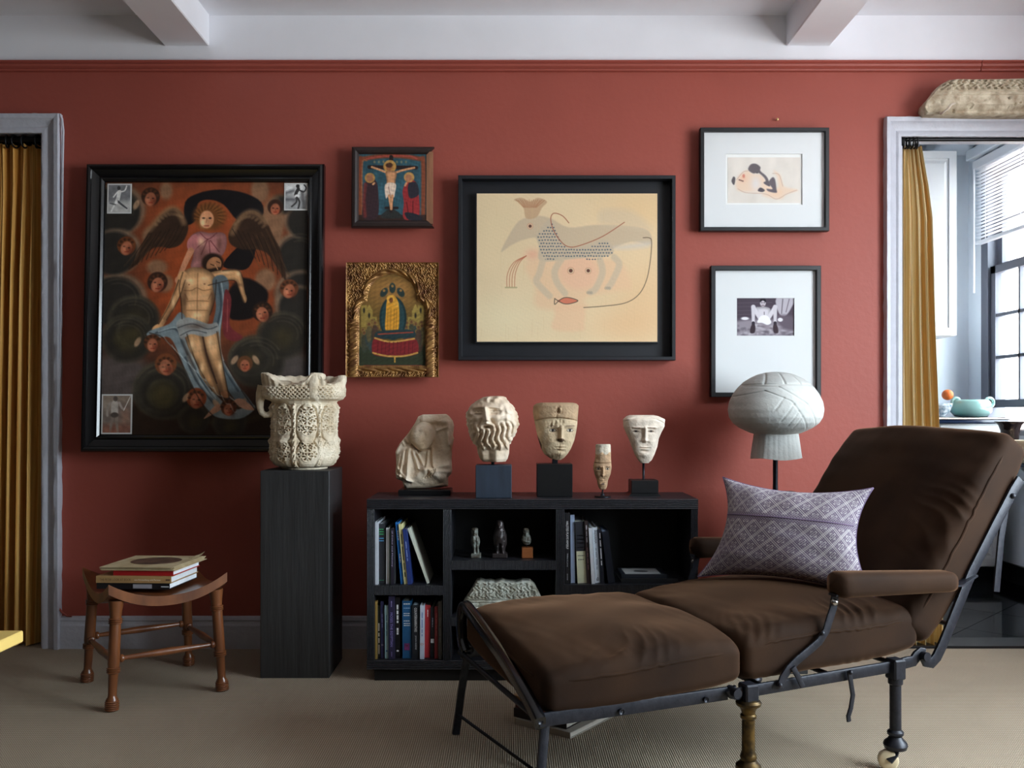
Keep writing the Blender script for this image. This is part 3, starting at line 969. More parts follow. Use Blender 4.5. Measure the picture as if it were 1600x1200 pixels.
def fig2(k):
    k.poly([(446, 288), (484, 288), (484, 306), (446, 304)], (206, 206, 204), soft=3); k.line([(448, 304), (460, 300)], 5, (90, 90, 92), .8, soft=2); k.line([(448, 314), (462, 314)], 4, (80, 80, 84), .8, soft=2); k.line([(474, 302), (477, 328)], 5, (92, 90, 90), .8, soft=1.5)
    k.line([(468, 297), (464, 306), (466, 312)], 5, (52, 50, 50)); k.ell(467, 293, 2.8, 3, (40, 38, 38)); k.line([(468, 298), (476, 302), (480, 296), (477, 291)], 2, (48, 46, 46)); k.ell(466, 309, 4, 3, (226, 226, 224))
    k.line([(466, 311), (470, 318), (468, 328)], 2.8, (60, 58, 58)); k.line([(465, 311), (465, 318), (458, 325)], 2.6, (66, 64, 64))
def fig3(k):
    k.poly([(160, 640), (216, 630), (216, 660), (160, 664)], (108, 94, 86), soft=8); k.blob(176, 636, 12, 8, (150, 134, 118), .8); k.blob(206, 652, 8, 14, (150, 110, 90), .7); k.poly([(160, 666), (216, 664), (216, 686), (160, 686)], (122, 84, 70), soft=5)
    k.line([(189, 632), (189, 646)], 11, (168, 158, 148), soft=1, w2=8); k.ell(190, 624, 3.4, 4, (84, 74, 68)); k.line([(182, 630), (178, 640), (178, 650)], 3.4, (140, 128, 118)); k.line([(196, 630), (200, 638), (203, 640)], 3.4, (150, 138, 128)); k.line([(203, 642), (213, 620)], 1.2, (206, 200, 190))
    k.line([(186, 648), (184, 664), (182, 680)], 5, (120, 106, 96), w2=3); k.line([(192, 648), (193, 664), (195, 680)], 5, (128, 114, 102), w2=3); k.ell(189, 649, 6, 4, (76, 66, 60)); k.blob(186, 676, 12, 6, (140, 84, 66), .5)
snapshot(171, 289, 209, 336, 'small black and white photograph in the upper left corner of the large painting', fig1)
snapshot(446, 288, 484, 331, 'small black and white photograph in the upper right corner of the large painting', fig2)
snapshot(168.8, 617, 216, 678.4, 'small warm toned photograph in the lower left corner of the large painting', fig3, True)

# ---- B: small panel of the crucifixion, one side of the frame bare wood
H = Hang(551, 232, 679, 358, 3.575, 0.01)
pb = thing('icon_panel', 'small painted wooden panel of a crucifixion on blue, frame missing along one side', 'icon', H.base())
M_OLDWOOD = mat('worn_dark_wood', (44, 32, 30), 0.5, var=0.3, vs_=30)
M_BAREWOOD = mat('bare_old_wood', (142, 96, 68), 0.8, var=0.3, vs_=40, stretch=(1, 1, .2))
prof = [(0, 0), (0, .020), (2, .027), (6, .030), (9, .026), (11, .018), (11, 0)]
cor = [(551, 232, 1, 1), (679, 232, -1, 1), (679, 358, -1, -1), (551, 358, 1, -1)]
for nm, A, B in (('top_rail', cor[0], cor[1]), ('bottom_rail', cor[2], cor[3]), ('side_rail', cor[3], cor[0])):
    V = np.array([[H.pt(q[0] + q[2] * a, q[1] + q[3] * a, o) for a, o in prof] for q in (A, B)])
    k = len(prof)
    m_ = MB().grid(V, flip=True)
    m_.f += [tuple(range(k)), tuple(range(2 * k - 1, k - 1, -1)), (0, k - 1, 2 * k - 1, k)]
    obj(nm, m_, M_OLDWOOD, pb, smooth=25)
obj('bare_edge', H.slab(667, 239, 677, 352, 0, .016), M_BAREWOOD, pb, label='bare brown wood where the frame side is missing')
c = Canvas(561, 242, 668, 348, 1.5, (46, 78, 88))
c.grain(.12, .25, 3)
c.line([(564, 345), (564, 258), (570, 250), (614, 245), (655, 250), (662, 258), (662, 345)], 7, (120, 62, 40), 1, soft=1.5); c.line([(567, 345), (567, 260), (574, 253)], 2, (150, 96, 62), .7); c.line([(574, 250), (600, 246), (640, 246), (652, 250)], 2.4, (160, 70, 60), .9)
c.poly([(561, 338), (668, 338), (668, 348), (561, 348)], (50, 34, 28), smooth=False); c.poly([(596, 342), (612, 328), (630, 342)], (40, 42, 40))
c.line([(578, 263), (651, 264)], 6, (36, 26, 26), smooth=False); c.line([(612, 247), (612, 332)], 6, (38, 27, 26), smooth=False); c.line([(604, 327), (622, 327)], 4, (34, 24, 24)); c.ell(610, 262, 10, 10, (190, 140, 70), a=.9)
FL = (196, 140, 98)
c.line([(582, 263), (596, 268), (606, 272)], 3.2, FL); c.line([(648, 264), (630, 268), (618, 272)], 3.2, FL); c.ell(609, 263, 5, 6, (150, 96, 60)); c.ell(609, 260, 5.5, 4, (70, 42, 28)); c.poly([(604, 270), (620, 270), (619, 284), (617, 292), (606, 292), (605, 282)], FL, shade=(.35, 4))
c.poly([(603, 290), (619, 289), (618, 304), (616, 311), (608, 308), (604, 312)], (214, 190, 170)); c.line([(609, 308), (611, 320), (612, 329)], 4, FL, w2=2.5); c.line([(614, 308), (613, 320), (613, 329)], 4, FL, w2=2.5); c.line([(608, 294), (611, 308)], 1, (150, 110, 92))
c.poly([(571, 290), (578, 282), (588, 284), (592, 300), (591, 342), (568, 342), (570, 310)], (52, 36, 40)); c.ell(579, 280, 8, 8, (176, 128, 66), a=.9); c.ell(579, 280, 5, 6, (150, 100, 72)); c.line([(572, 290), (570, 316), (572, 340)], 5, (112, 44, 40), .8, soft=1.5); c.line([(584, 290), (586, 288)], 3, FL)
c.poly([(630, 300), (638, 284), (650, 286), (655, 306), (655, 342), (632, 344), (632, 318)], (140, 42, 44)); c.poly([(640, 288), (652, 288), (655, 306), (642, 312), (638, 300)], (40, 38, 46)); c.ell(640, 279, 8, 8, (186, 138, 74), a=.9); c.ell(639, 280, 5, 6, (160, 108, 78)); c.line([(634, 292), (636, 288)], 3, FL); c.line([(636, 318), (640, 340)], 1.6, (90, 26, 30)); c.line([(646, 316), (646, 340)], 1.6, (90, 26, 30))
for x in range(586, 642, 7):
    c.ell(x, 255, 1.6, 2.2, (170, 140, 90), a=.5)
c.poly([(640, 346), (634, 334), (655, 338), (660, 346)], (34, 34, 42)); c.grain(.07, 1.2, 6)
obj('panel', H.patch(c, .014, 1.25), M_CANVAS, pb, smooth=True)
obj('backing', H.slab(556, 237, 672, 353, 0, .012), M_OLDWOOD, pb)

# ---- C: gilded icon with a carved arch
H = Hang(542, 411, 687, 591, 3.575, 0.008)
pc = thing('gilded_icon', 'gilded icon with carved foliage frame, arch and twisted columns', 'icon', H.base())
def gold():
    m = mat('worn_gilding', (184, 140, 82), 0.4, metal=0.55, col2=(104, 64, 38), vs_=30)
    return m
M_GOLD = gold()
obj('back_board', H.slab(544, 413, 685, 589, 0, .012), M_OLDWOOD, pc)
x, y = np.meshgrid(np.linspace(543, 686, 300), np.linspace(412, 590, 360))
xc = np.abs(x - 614)
# ogee arch opening: springing at y 500, crown at 431
top = np.where(xc < 39, 469 - np.sqrt(np.clip(39 ** 2 - xc ** 2, 0, None)), np.where(xc < 52, 490 - np.sqrt(np.clip(13 ** 2 - (xc - 39) ** 2, 0, None)) * 1.35, 700))
inside = (y > top + 0) & (xc < 51.5) & (y < 572)
# distance-like field to the opening
dop = np.full(x.shape, 99.)
th = [(614 + sx_ * q, t_) for sx_ in (-1, 1) for q, t_ in [(a, 469 - math.sqrt(max(39 ** 2 - a * a, 0))) for a in np.linspace(0, 39, 26)] + [(39 + 13 * math.sin(a), 490 - 1.35 * 13 * math.cos(a)) for a in np.linspace(0, 1.57, 10)] + [(52, yy) for yy in np.linspace(490, 572, 26)]] + [(xx, 572) for xx in np.linspace(562, 666, 36)]
for (qx, qy) in th:
    dop = np.minimum(dop, np.hypot(x - qx, y - qy))
roll = np.exp(-((dop - 6) / 3.4) ** 2)
ang = np.arctan2(y - 500, x - 614)
tw = .75 + .25 * np.sin(ang * 26 + dop * 1.0)
col = (xc > 53) & (xc < 66) & (y > 500)
leaf = .5 + .5 * np.sin(x * .62 + 2.2 * np.sin(y * .31)) * np.sin(y * .55 + 2.0 * np.sin(x * .33))
leaf = leaf ** .7
edge = np.clip(np.minimum(np.minimum(x - 543, 686 - x), np.minimum(y - 412, 590 - y)) / 3.0, 0, 1)
leaf = np.clip(leaf + .35 * np.sin(x * 1.7 + 1.5 * np.sin(y * .8)) * np.sin(y * 1.5), 0, 1.3)
hgt = .006 + .008 * leaf * (dop > 10) + .017 * roll * tw
hgt = np.where(col, .012 + .010 * np.sqrt(np.clip(1 - ((xc - 59.5) / 6.8) ** 2, 0, 1)) * (.8 + .2 * np.sin(y * .9 + x * .5)), hgt)
for yy in (508, 516, 548):
    hgt = hgt + .006 * np.exp(-((y - yy) / 2.0) ** 2) * ((xc > 51) & (xc < 68))
rim = np.exp(-(np.minimum(np.minimum(x - 543, 686 - x), np.minimum(y - 412, 590 - y)) / 2.2) ** 2)
hgt = np.maximum(hgt, .018 * rim)
hgt = np.where(inside, .001, hgt)
V = np.stack([H.pt(x, y)[..., i] for i in range(3)], -1) + (.012 + hgt)[..., None] * H.n
m_ = MB().grid(V)
# skirt so the carving has sides
n_, k_ = x.shape
ring = [(0, j) for j in range(k_)] + [(i, k_ - 1) for i in range(1, n_)] + [(n_ - 1, j) for j in range(k_ - 2, -1, -1)] + [(i, 0) for i in range(n_ - 2, 0, -1)]
R0 = np.array([V[q] for q in ring])
R1 = np.array([H.pt(x[q], y[q], .0) for q in ring])
m_.grid(np.stack([R0, R1]), wrap_v=True, flip=True)
obj('carved_frame', m_, M_GOLD, pc, smooth=True)
c = Canvas(562, 428, 667, 574, 1.5, (96, 74, 34))
c.blob(614, 455, 50, 26, (150, 106, 56), 1); c.poly([(562, 540), (667, 540), (667, 574), (562, 574)], (44, 50, 34), soft=4)
for sx_ in (-1, 1):
    for (dx, w_, y0, y1) in ((36, 11, 486, 512), (44, 9, 478, 512), (28, 8, 496, 512)):
        c.poly([(614 + sx_ * (dx - w_ / 2), y0), (614 + sx_ * (dx + w_ / 2), y0), (614 + sx_ * (dx + w_ / 2), y1), (614 + sx_ * (dx - w_ / 2), y1)], (140, 118, 58), smooth=False)
        c.ell(614 + sx_ * dx, y0 + 8, 1.6, 4, (40, 34, 24))
    c.poly([(614 + sx_ * 31, 486), (614 + sx_ * 36, 476), (614 + sx_ * 41, 486)], (150, 126, 64), smooth=False)
    rs = np.random.RandomState(4 + sx_)
    for k in range(26):
        xx, yy = 614 + sx_ * (22 + rs.rand() * 24), 500 + rs.rand() * 24
        c.ell(xx, yy + 16, 4.5, 13, [(58, 58, 44), (70, 52, 40), (50, 60, 58), (88, 78, 50)][k % 4])
        c.ell(xx, yy, 3.4, 3.6, (124, 100, 52)); c.ell(xx, yy + .6, 2, 2.4, (96, 62, 40))
c.ell(615, 498, 21, 34, (24, 44, 46)); c.ell(615, 498, 18, 31, (38, 62, 64)); c.poly([(606, 470), (614, 462), (622, 470), (625, 490), (622, 519), (604, 519), (604, 488)], (196, 138, 44)); c.ell(611, 468, 6, 6, (210, 156, 64)); c.ell(612, 470, 3, 4, (110, 66, 36)); c.ell(620, 476, 4, 4.6, (206, 150, 58))
for xx in (607, 612, 617, 621):
    c.line([(xx, 484), (xx - 1, 516)], .9, (140, 90, 30), .8)
for (xx, yy, t) in ((601, 458, .6), (614, 451, 0), (627, 458, -.6)):
    c.ell(xx, yy, 5, 8, (40, 52, 48), rot=t); c.ell(xx, yy - 3, 2, 2, (150, 110, 60))
c.poly([(588, 521), (604, 517), (640, 516), (650, 521), (644, 528), (592, 530)], (36, 52, 54)); c.line([(592, 523), (646, 520)], 2, (150, 62, 44), .9)
c.poly([(587, 528), (612, 535), (648, 529), (654, 552), (630, 558), (600, 558), (583, 552)], (112, 32, 34)); c.line([(587, 529), (612, 535), (648, 530)], 2.6, (186, 140, 70)); c.line([(584, 552), (606, 557), (632, 557), (653, 552)], 2.6, (186, 140, 70))
for xx in range(592, 650, 6):
    c.line([(xx, 535), (xx - 1, 553)], 1, (78, 20, 24), .8)
c.line([(618, 558), (618, 566)], 2.2, (190, 140, 60)); c.line([(570, 572), (660, 572)], 2, (130, 50, 40), .8); c.grain(.08, 1.0, 9)
obj('painted_panel', H.patch(c, .0155, 1.2), M_CANVAS, pc, smooth=True)

# ---- D: pale painting of a crested beast in a deep black tray frame
H = Hang(717, 279, 1052, 564, 3.592)
pd = thing('painting', 'pale ochre painting of a crested bird beast in a deep black tray frame', 'painting', H.base())
H.moulding(pd, [(0, 0), (0, .050), (.6, .052), (5.2, .052), (5.8, .050), (5.8, .012), (5.8, 0)], M_NAVYBLACK)
obj('tray', H.slab(720, 282, 1049, 561, 0.0, .010), M_NAVYBLACK, pd)
obj('canvas_support', H.slab(743.5, 304, 1027, 537, .010, .032), M_NAVYBLACK, pd)
c = Canvas(745.5, 305.5, 1025, 535, 1.8, (222, 200, 160))
c.grain(.02, .04, 4)
c.blob(1000, 330, 70, 40, (222, 190, 142), .8); c.blob(1010, 470, 60, 70, (222, 186, 140), .8); c.blob(980, 510, 60, 26, (220, 180, 134), .6); c.blob(780, 500, 60, 40, (226, 212, 172), .8); c.blob(770, 360, 40, 60, (224, 204, 162), .7)
c.poly([(820, 418), (850, 408), (960, 408), (985, 450), (970, 455), (930, 462), (912, 470), (912, 485), (840, 482), (836, 450)], (224, 184, 146), soft=5, a=.6); c.poly([(870, 480), (910, 480), (912, 505), (908, 518), (864, 516), (866, 495)], (226, 186, 148), soft=3, a=.7)
c.ell(904, 428, 30, 26, (226, 180, 148), soft=5, a=.7); c.blob(832, 400, 12, 9, (220, 162, 134), .7)
BR, BRL = (194, 175, 146), (206, 188, 158)
c.poly([(783, 395), (800, 362), (814, 346), (838, 340), (860, 344), (888, 358), (930, 354), (985, 356), (1012, 364), (1014, 384), (985, 380), (955, 392), (948, 402), (900, 404), (850, 408), (842, 384), (836, 374), (815, 378), (798, 386)], BR, soft=1.4, a=.9)
c.poly([(940, 330), (985, 332), (1010, 352), (1012, 362), (960, 356), (935, 350)], BRL, soft=6, a=.6); c.poly([(958, 388), (1010, 380), (1010, 388), (970, 392)], (204, 196, 184), soft=4, a=.7)
c.poly([(803, 315), (815, 312), (828, 318), (840, 312), (854, 318), (846, 328), (838, 342), (822, 344), (818, 328), (812, 320)], (190, 158, 122), soft=1, a=.9)
for k in range(14):
    c.line([(806 + k * 3.4, 315 + (k % 2)), (818 + k * 1.5, 327)], .8, (160, 98, 64), .7)
c.poly([(838, 370), (852, 350), (862, 346), (872, 372), (890, 390), (920, 384), (946, 376), (955, 400), (900, 406), (845, 410), (842, 388)], (192, 176, 150), soft=1.5, a=.9)
rs = np.random.RandomState(2)
for i in range(28):
    for j in range(13):
        X_, Y_ = 838 + i * 4.3 + (j % 2) * 2.1 + rs.rand() * .8, 348 + j * 4.9 + rs.rand() * .8
        f = lambda q: np.interp(q, [838, 862, 880, 900, 920, 946, 956], [368, 348, 384, 390, 386, 376, 398])
        g = lambda q: np.interp(q, [838, 850, 900, 930, 956], [376, 410, 404, 412, 400])
        if f(X_) + 2 < Y_ < g(X_) - 1:
            c.ell(X_, Y_, 1.25, 1.0, (66, 82, 98), soft=.4, a=.95)
for leg in ([(848, 408), (842, 430), (838, 442), (852, 458), (858, 464)], [(876, 408), (866, 426), (870, 444), (882, 460)], [(936, 408), (940, 428), (930, 452), (922, 458)], [(958, 404), (966, 416), (956, 440), (950, 450)]):
    c.line(leg, 10, (198, 180, 152), .8, soft=1.6)
for (x_, y_) in ((920, 458), (948, 451)):
    for k in range(3):
        c.ell(x_ - 3 + k * 3, y_ + 1, 2, 2.4, (150, 140, 124), soft=.6, a=.5)
c.line([(888, 351), (878, 340), (865, 336), (860, 344), (864, 362), (876, 380), (888, 388), (905, 386), (940, 372), (974, 350)], 1.1, (150, 78, 56))
c.line([(1003, 374), (1012, 374), (1016, 380), (1014, 410), (1008, 440), (996, 462), (975, 475), (940, 480), (911, 482)], 1.1, (92, 76, 60))
for k in range(4):
    c.line([(792 + k * 4, 450), (793 + k * 4, 430), (803 + k * 3, 412), (822, 402)], .9, (172, 92, 66), .9)
c.line([(790, 451), (807, 451)], 2.4, (150, 140, 100), .6)
for (x_, y_, r) in ((828, 356, 4.6), (891, 425, 5.4), (918, 425, 5.0)):
    c.ell(x_, y_, r, r, (186, 130, 104)); c.ell(x_, y_, r * .85, r * .85, (226, 200, 162)); c.ell(x_, y_, r * .55, r * .55, (96, 60, 48))
c.poly([(870, 472), (878, 468), (888, 467), (902, 472), (888, 476), (878, 475)], (204, 120, 92), soft=.6); c.line([(866, 468), (872, 472), (880, 476), (890, 476), (902, 471.5), (890, 467), (880, 467), (872, 472), (866, 477), (866, 468)], 1.1, (66, 60, 50))
for k in range(60):
    xx = 748 + rs.rand() * 274
    yy = 310 + rs.rand() * 215
    c.line([(xx, yy), (xx + rs.rand() - .5, yy + 10 + rs.rand() * 20)], .7, (206, 176, 130), .25)
c.grain(.006, 1.3, 6)
obj('canvas', H.patch(c, .0325, 1.05, (1, .965, .97)), M_CANVAS, pd, smooth=True)

# ---- E and F: two works on paper behind glass in thin black frames
M_BEVEL = mat('mat_bevel', (240, 240, 236), 0.8)
def framed(Hh, root, fw, wx0, wy0, wx1, wy1):
    Hh.moulding(root, [(0, 0), (0, .030), (.6, .031), (fw - .8, .031), (fw, .029), (fw, 0)], M_MATTEBLACK)
    obj('backing', Hh.slab(Hh.x0 + 3, Hh.y0 + 3, Hh.x1 - 3, Hh.y1 - 3, 0, .006), M_MATTEBLACK, root)
    m_ = MB()
    ix0, iy0, ix1, iy1 = Hh.x0 + fw - 1, Hh.y0 + fw - 1, Hh.x1 - fw + 1, Hh.y1 - fw + 1
    for a in ((ix0, iy0, ix1, wy0), (ix0, wy1, ix1, iy1), (ix0, wy0, wx0, wy1), (wx1, wy0, ix1, wy1)):
        s_ = Hh.slab(*a, .010, .014)
        m_.add(s_.v, s_.f)
    obj('mat_board', m_, M_MATBOARD, root)
    obj('glazing', Hh.slab(ix0, iy0, ix1, iy1, .0230, .0245), M_PICGLASS, root)
H = Hang(1092, 203, 1291.5, 363, 3.588)
pe = thing('framed_drawing', 'framed watercolour sketch of reclining figures on a wide white mat, thin black frame', 'picture', H.base())
framed(H, pe, 6, 1133, 242, 1252, 321)
obj('mount', H.slab(1125, 235, 1260, 328, .006, .0085), M_BEVEL, pe)
c = Canvas(1136, 247, 1249.5, 318, 1.6, (216, 208, 198))
c.grain(.02, .2, 3)
FLS = (224, 192, 164)
c.poly([(1150, 282), (1165, 268), (1178, 272), (1190, 275), (1200, 290), (1220, 298), (1214, 308), (1190, 302), (1160, 300), (1150, 296)], FLS, soft=3, a=.8); c.poly([(1212, 300), (1214, 280), (1208, 268), (1218, 275), (1224, 292), (1245, 298), (1228, 304), (1218, 312), (1190, 306)], FLS, soft=2.5, a=.7)
c.blob(1180, 288, 8, 12, (214, 210, 210), .8); c.blob(1160, 280, 6, 6, (220, 170, 140), .6)
c.poly([(1168, 266), (1172, 258), (1180, 257), (1187, 262), (1187, 268), (1196, 276), (1200, 284), (1196, 288), (1194, 280), (1184, 271), (1176, 272)], (92, 82, 86), soft=.9); c.poly([(1192, 286), (1200, 284), (1202, 292), (1196, 290)], (84, 76, 82)); c.poly([(1200, 286), (1206, 278), (1210, 282), (1212, 296), (1212, 302), (1200, 300), (1197, 296), (1206, 296)], (90, 82, 88), soft=.9); c.poly([(1183, 299), (1187, 294), (1194, 298), (1190, 301)], (80, 74, 80)); c.poly([(1142, 284), (1145, 277), (1148, 280), (1146, 290)], (80, 74, 76)); c.line([(1154, 282), (1160, 284)], 2, (120, 84, 74)); c.ell(1182, 271, 1.6, 1, (60, 56, 60)); c.ell(1161, 276, 2, 3, (200, 110, 90), a=.8)
for q in ([(1150, 282), (1160, 270), (1168, 268)], [(1152, 296), (1165, 302), (1195, 304), (1212, 312), (1228, 304), (1244, 298)], [(1206, 272), (1216, 274), (1222, 292)]):
    c.line(q, .8, (176, 136, 112), .7)
obj('sheet', H.patch(c, .0095, 1.1), M_PAPER, pe, smooth=True)
H = Hang(1108.5, 417, 1279, 620.5, 3.588)
pf = thing('framed_photograph', 'framed black and white photograph of a seated man on a tall white mat', 'photograph', H.base())
framed(H, pf, 7, 1150, 466.5, 1239.5, 525)
c = Canvas(1149, 465.5, 1240.5, 526, 2, (74, 64, 74))
for k in range(5):
    c.line([(1149, 474 + k * 6), (1205, 473 + k * 6)], .8, (104, 94, 104), .5)
c.poly([(1149, 502), (1241, 502), (1241, 527), (1149, 527)], (140, 132, 140), soft=3); rs = np.random.RandomState(5)
for k in range(60):
    c.ell(1150 + rs.rand() * 90, 508 + rs.rand() * 17, 1 + rs.rand() * 4, 1 + rs.rand() * 1.5, [(190, 184, 190), (88, 80, 90)][k % 2], a=.5, soft=1)
c.poly([(1212, 466), (1240, 466), (1236, 480), (1226, 494), (1216, 490)], (176, 170, 178), soft=1); c.line([(1222, 468), (1220, 490)], 1.4, (96, 90, 98)); c.line([(1232, 468), (1227, 488)], 1.4, (110, 102, 112)); c.poly([(1212, 494), (1240, 496), (1241, 516), (1220, 512)], (96, 86, 96), soft=3)
BOD = (206, 200, 206)
c.poly([(1180, 482), (1186, 480), (1196, 480), (1203, 484), (1200, 498), (1184, 498)], BOD, shade=(.3, 5)); c.ell(1191, 473.5, 4.6, 6, (190, 182, 188)); c.poly([(1186.5, 473), (1187, 468), (1191, 466.5), (1195, 468), (1195.5, 473), (1191, 470)], (34, 30, 36)); c.line([(1189, 473.5), (1190, 473.5)], 1.1, (40, 36, 40)); c.line([(1192.5, 473.5), (1193.5, 473.5)], 1.1, (40, 36, 40)); c.line([(1189.5, 477.5), (1192.5, 477.5)], 1, (90, 70, 78))
for sg in (-1, 1):
    c.line([(1193 + sg * 4, 500), (1193 + sg * 10, 492), (1193 + sg * 17, 480)], 7, BOD, w2=6, soft=.8); c.line([(1193 + sg * 17, 480), (1193 + sg * 17, 494), (1193 + sg * 17, 506)], 6.5, (200, 194, 200), w2=4, soft=.8); c.line([(1193 + sg * 17, 505), (1193 + sg * 17, 509)], 5, (50, 44, 52)); c.poly([(1193 + sg * 14, 509), (1193 + sg * 20, 509), (1193 + sg * 22 , 520), (1193 + sg * 15, 520)], (58, 46, 52))
c.poly([(1182, 504), (1188, 494), (1198, 494), (1204, 504), (1198, 508), (1190, 505)], (232, 228, 232)); c.ell(1163, 498, 6, 2.4, (224, 220, 224)); c.ell(1218, 500, 4, 3, (220, 216, 222)); c.line([(1193, 488), (1193, 492)], 1, (80, 70, 78))
obj('print', H.patch(c, .0095, 1.1), M_PAPER, pf, smooth=True)
tag(obj('nail', MB().lathe([(.0018, 0), (.0018, .012), (.005, .013), (.005, .016), (.001, .017)], P(1213, 188, 3.604), 12, (0, -1, 0)), mat('brass_nail', (190, 160, 110), .35, 1.0), smooth=30), 'bare brass nail in the red wall above the sketch', 'nail')

# ------------------------------------------------------------------ stone carving helpers
def stone(name, c1, c2, vs_=14, bump=0.35, bs=90, rough=0.85):
    return mat(name, c1, rough, col2=c2, vs_=vs_, bump=bump, bs=bs, spec=0.25, detail=8)
M_LIME = stone('ivory_limestone', (234, 222, 200), (198, 180, 152), 16)
M_MARBLE = stone('aged_marble', (234, 222, 204), (206, 180, 148), 9)
M_PLASTER = stone('pale_stucco', (230, 214, 194), (202, 178, 150), 12, .2)
M_TAN = mat('tan_painted_wood', attr=True, rough=.8, var=.16, vs_=40, bump=.3, bs=120)
M_GREYSTONE = stone('grey_green_stone', (206, 210, 200), (150, 146, 128), 22, .5, 70)
M_WEATHERED = stone('weathered_lintel', (214, 202, 178), (158, 140, 116), 26, .5, 70)

def smooth_rows(rows, n):
    r = np.asarray(rows, float)
    t = np.concatenate([[0], np.cumsum(np.hypot(np.diff(r[:, 0]), np.diff(r[:, 1]) * .5))])
    tt = np.linspace(0, t[-1], n)
    out = np.stack([np.interp(tt, t, r[:, k]) for k in range(r.shape[1])], 1)
    k = np.array([1, 2, 3, 2, 1.]) / 9
    for c in range(1, r.shape[1]):
        p = np.pad(out[:, c], 2, mode='edge')
        out[:, c] = np.convolve(p, k, 'valid')
    return out

def gauss(x, y, fx, fy, sx_, sy_, rot=0):
    dx, dy = x - fx, y - fy
    if rot:
        c, s = math.cos(rot), math.sin(rot)
        dx, dy = dx * c + dy * s, -dx * s + dy * c
    return np.exp(-(dx / sx_) ** 2 - (dy / sy_) ** 2)

def seg(x, y, ax, ay, bx, by):
    ex, ey = bx - ax, by - ay
    t = np.clip(((x - ax) * ex + (y - ay) * ey) / (ex * ex + ey * ey), 0, 1)
    return np.hypot(x - ax - t * ex, y - ay - t * ey)

def bust(rows, d, ratio, relief, n=120, na=150, power=2.3, flat_back=None, colour=None, noise=0.0008, side=None):
    """rows: (y, x_left, x_right) in photo pixels; relief(x, y) in pixels of height toward the lens; colour(x, y, C)"""
    R = smooth_rows(rows, n)
    a = np.arange(na) * 2 * math.pi / na
    ca, sa = np.cos(a), np.sin(a)
    e = 2 / power
    cs, ss = np.sign(ca) * np.abs(ca) ** e, np.sign(sa) * np.abs(sa) ** e
    cx, w = (R[:, 1] + R[:, 2]) / 2, (R[:, 2] - R[:, 1]) / 2
    # rounded ends
    Xp = cx[:, None] + w[:, None] * ss
    Yp = np.repeat(R[:, 0][:, None], na, 1)
    dep = (w if R.shape[1] < 4 else R[:, 3]) * ratio
    wm = dep[:, None]
    front = cs * wm
    if flat_back is not None:
        front = np.maximum(front, -flat_back * wm)
    rel = relief(Xp, Yp)
    facing = np.clip(cs, 0, 1) ** .6
    Dp = front + rel * facing
    if side is not None:
        q = side(Xp, Yp, a[None, :] + 0 * Yp)
        Xp = Xp + q * ss
        Dp = Dp + q * cs
    s = F / d
    Y0 = d - CAMD
    V = np.stack([(Xp - CX) / s, Y0 - Dp / s, CAMH - (Yp - CY) / s], -1)
    nz = noise * fbm(V[..., 0], V[..., 1], V[..., 2], 90, 3, 3)
    V[..., 1] -= nz * facing
    mb = MB()
    top = V[0].mean(0) ; bot = V[-1].mean(0)
    V = np.concatenate([np.repeat(top[None, None], na, 1), V, np.repeat(bot[None, None], na, 1)])
    mb.grid(V, wrap_v=True, flip=False)
    if colour is not None:
        C = colour(np.concatenate([Xp[:1], Xp, Xp[-1:]]), np.concatenate([Yp[:1], Yp, Yp[-1:]]), np.concatenate([cs[None] + 0 * Yp[:1], cs[None] + 0 * Yp, cs[None] + 0 * Yp[:1]]))
        mb.c = lin(C.reshape(-1, 3))
    return mb

def slab_relief(outline, d, thick, relief, centre=None, nt=260, nr=90, rnd=3.0, back_in=0.92):
    """free outline in photo pixels, carved toward the lens; thick in metres"""
    o = np.asarray(outline, float)
    c = o.mean(0) if centre is None else np.asarray(centre, float)
    L = np.concatenate([[0], np.cumsum(np.hypot(*np.diff(np.vstack([o, o[:1]]), axis=0).T))])
    oo = np.vstack([o, o[:1]])
    tt = np.linspace(0, L[-1], nt, endpoint=False)
    B = np.stack([np.interp(tt, L, oo[:, 0]), np.interp(tt, L, oo[:, 1])], 1)
    rr = np.linspace(0, 1, nr) ** .8
    X = c[0] + rr[:, None] * (B[:, 0] - c[0])[None]
    Y = c[1] + rr[:, None] * (B[:, 1] - c[1])[None]
    s = F / d
    edge = np.sqrt(np.clip(1 - np.clip((rr - .90) / .10, 0, 1) ** 2, 0, 1))[:, None]
    h = relief(X, Y) * edge - rnd * (1 - edge)
    V = np.stack([(X - CX) / s, (d - CAMD) - h / s, CAMH - (Y - CY) / s], -1)
    back = []
    for f, k in ((1.0, .35), (.985, .8), (back_in, 1.0), (0.0, 1.0)):
        bx, by = c[0] + f * (B[:, 0] - c[0]), c[1] + f * (B[:, 1] - c[1])
        back.append(np.stack([(bx - CX) / s, np.full(nt, d - CAMD + thick * k), CAMH - (by - CY) / s], -1))
    V = np.concatenate([V, np.array(back)])
    return MB().grid(V, wrap_v=True, flip=True)

M_PLINTH = mat('black_plinth', (13, 13, 15), .4, var=.2, vs_=30)
M_BLUEPLINTH = mat('blue_black_stained_block', (42, 52, 66), .5, var=.3, vs_=40, stretch=(1, 1, .15))
M_STEEL = mat('dark_steel_rod', (42, 44, 50), .4, .8)

# ------------------------------------------------------------------ pedestal with the carved capital
M_PED = mat('charcoal_oak', (42, 42, 43), .5, var=.3, vs_=50, stretch=(1, 1, .06), bump=.15, bs=120)
YF = 3.19 - CAMD
tag(obj('pedestal', MB().bbox(-.884, -.638, YF, YF + .246, 0, .738, .0025), M_PED), 'tall square charcoal wood pedestal under the carved capital', 'pedestal')

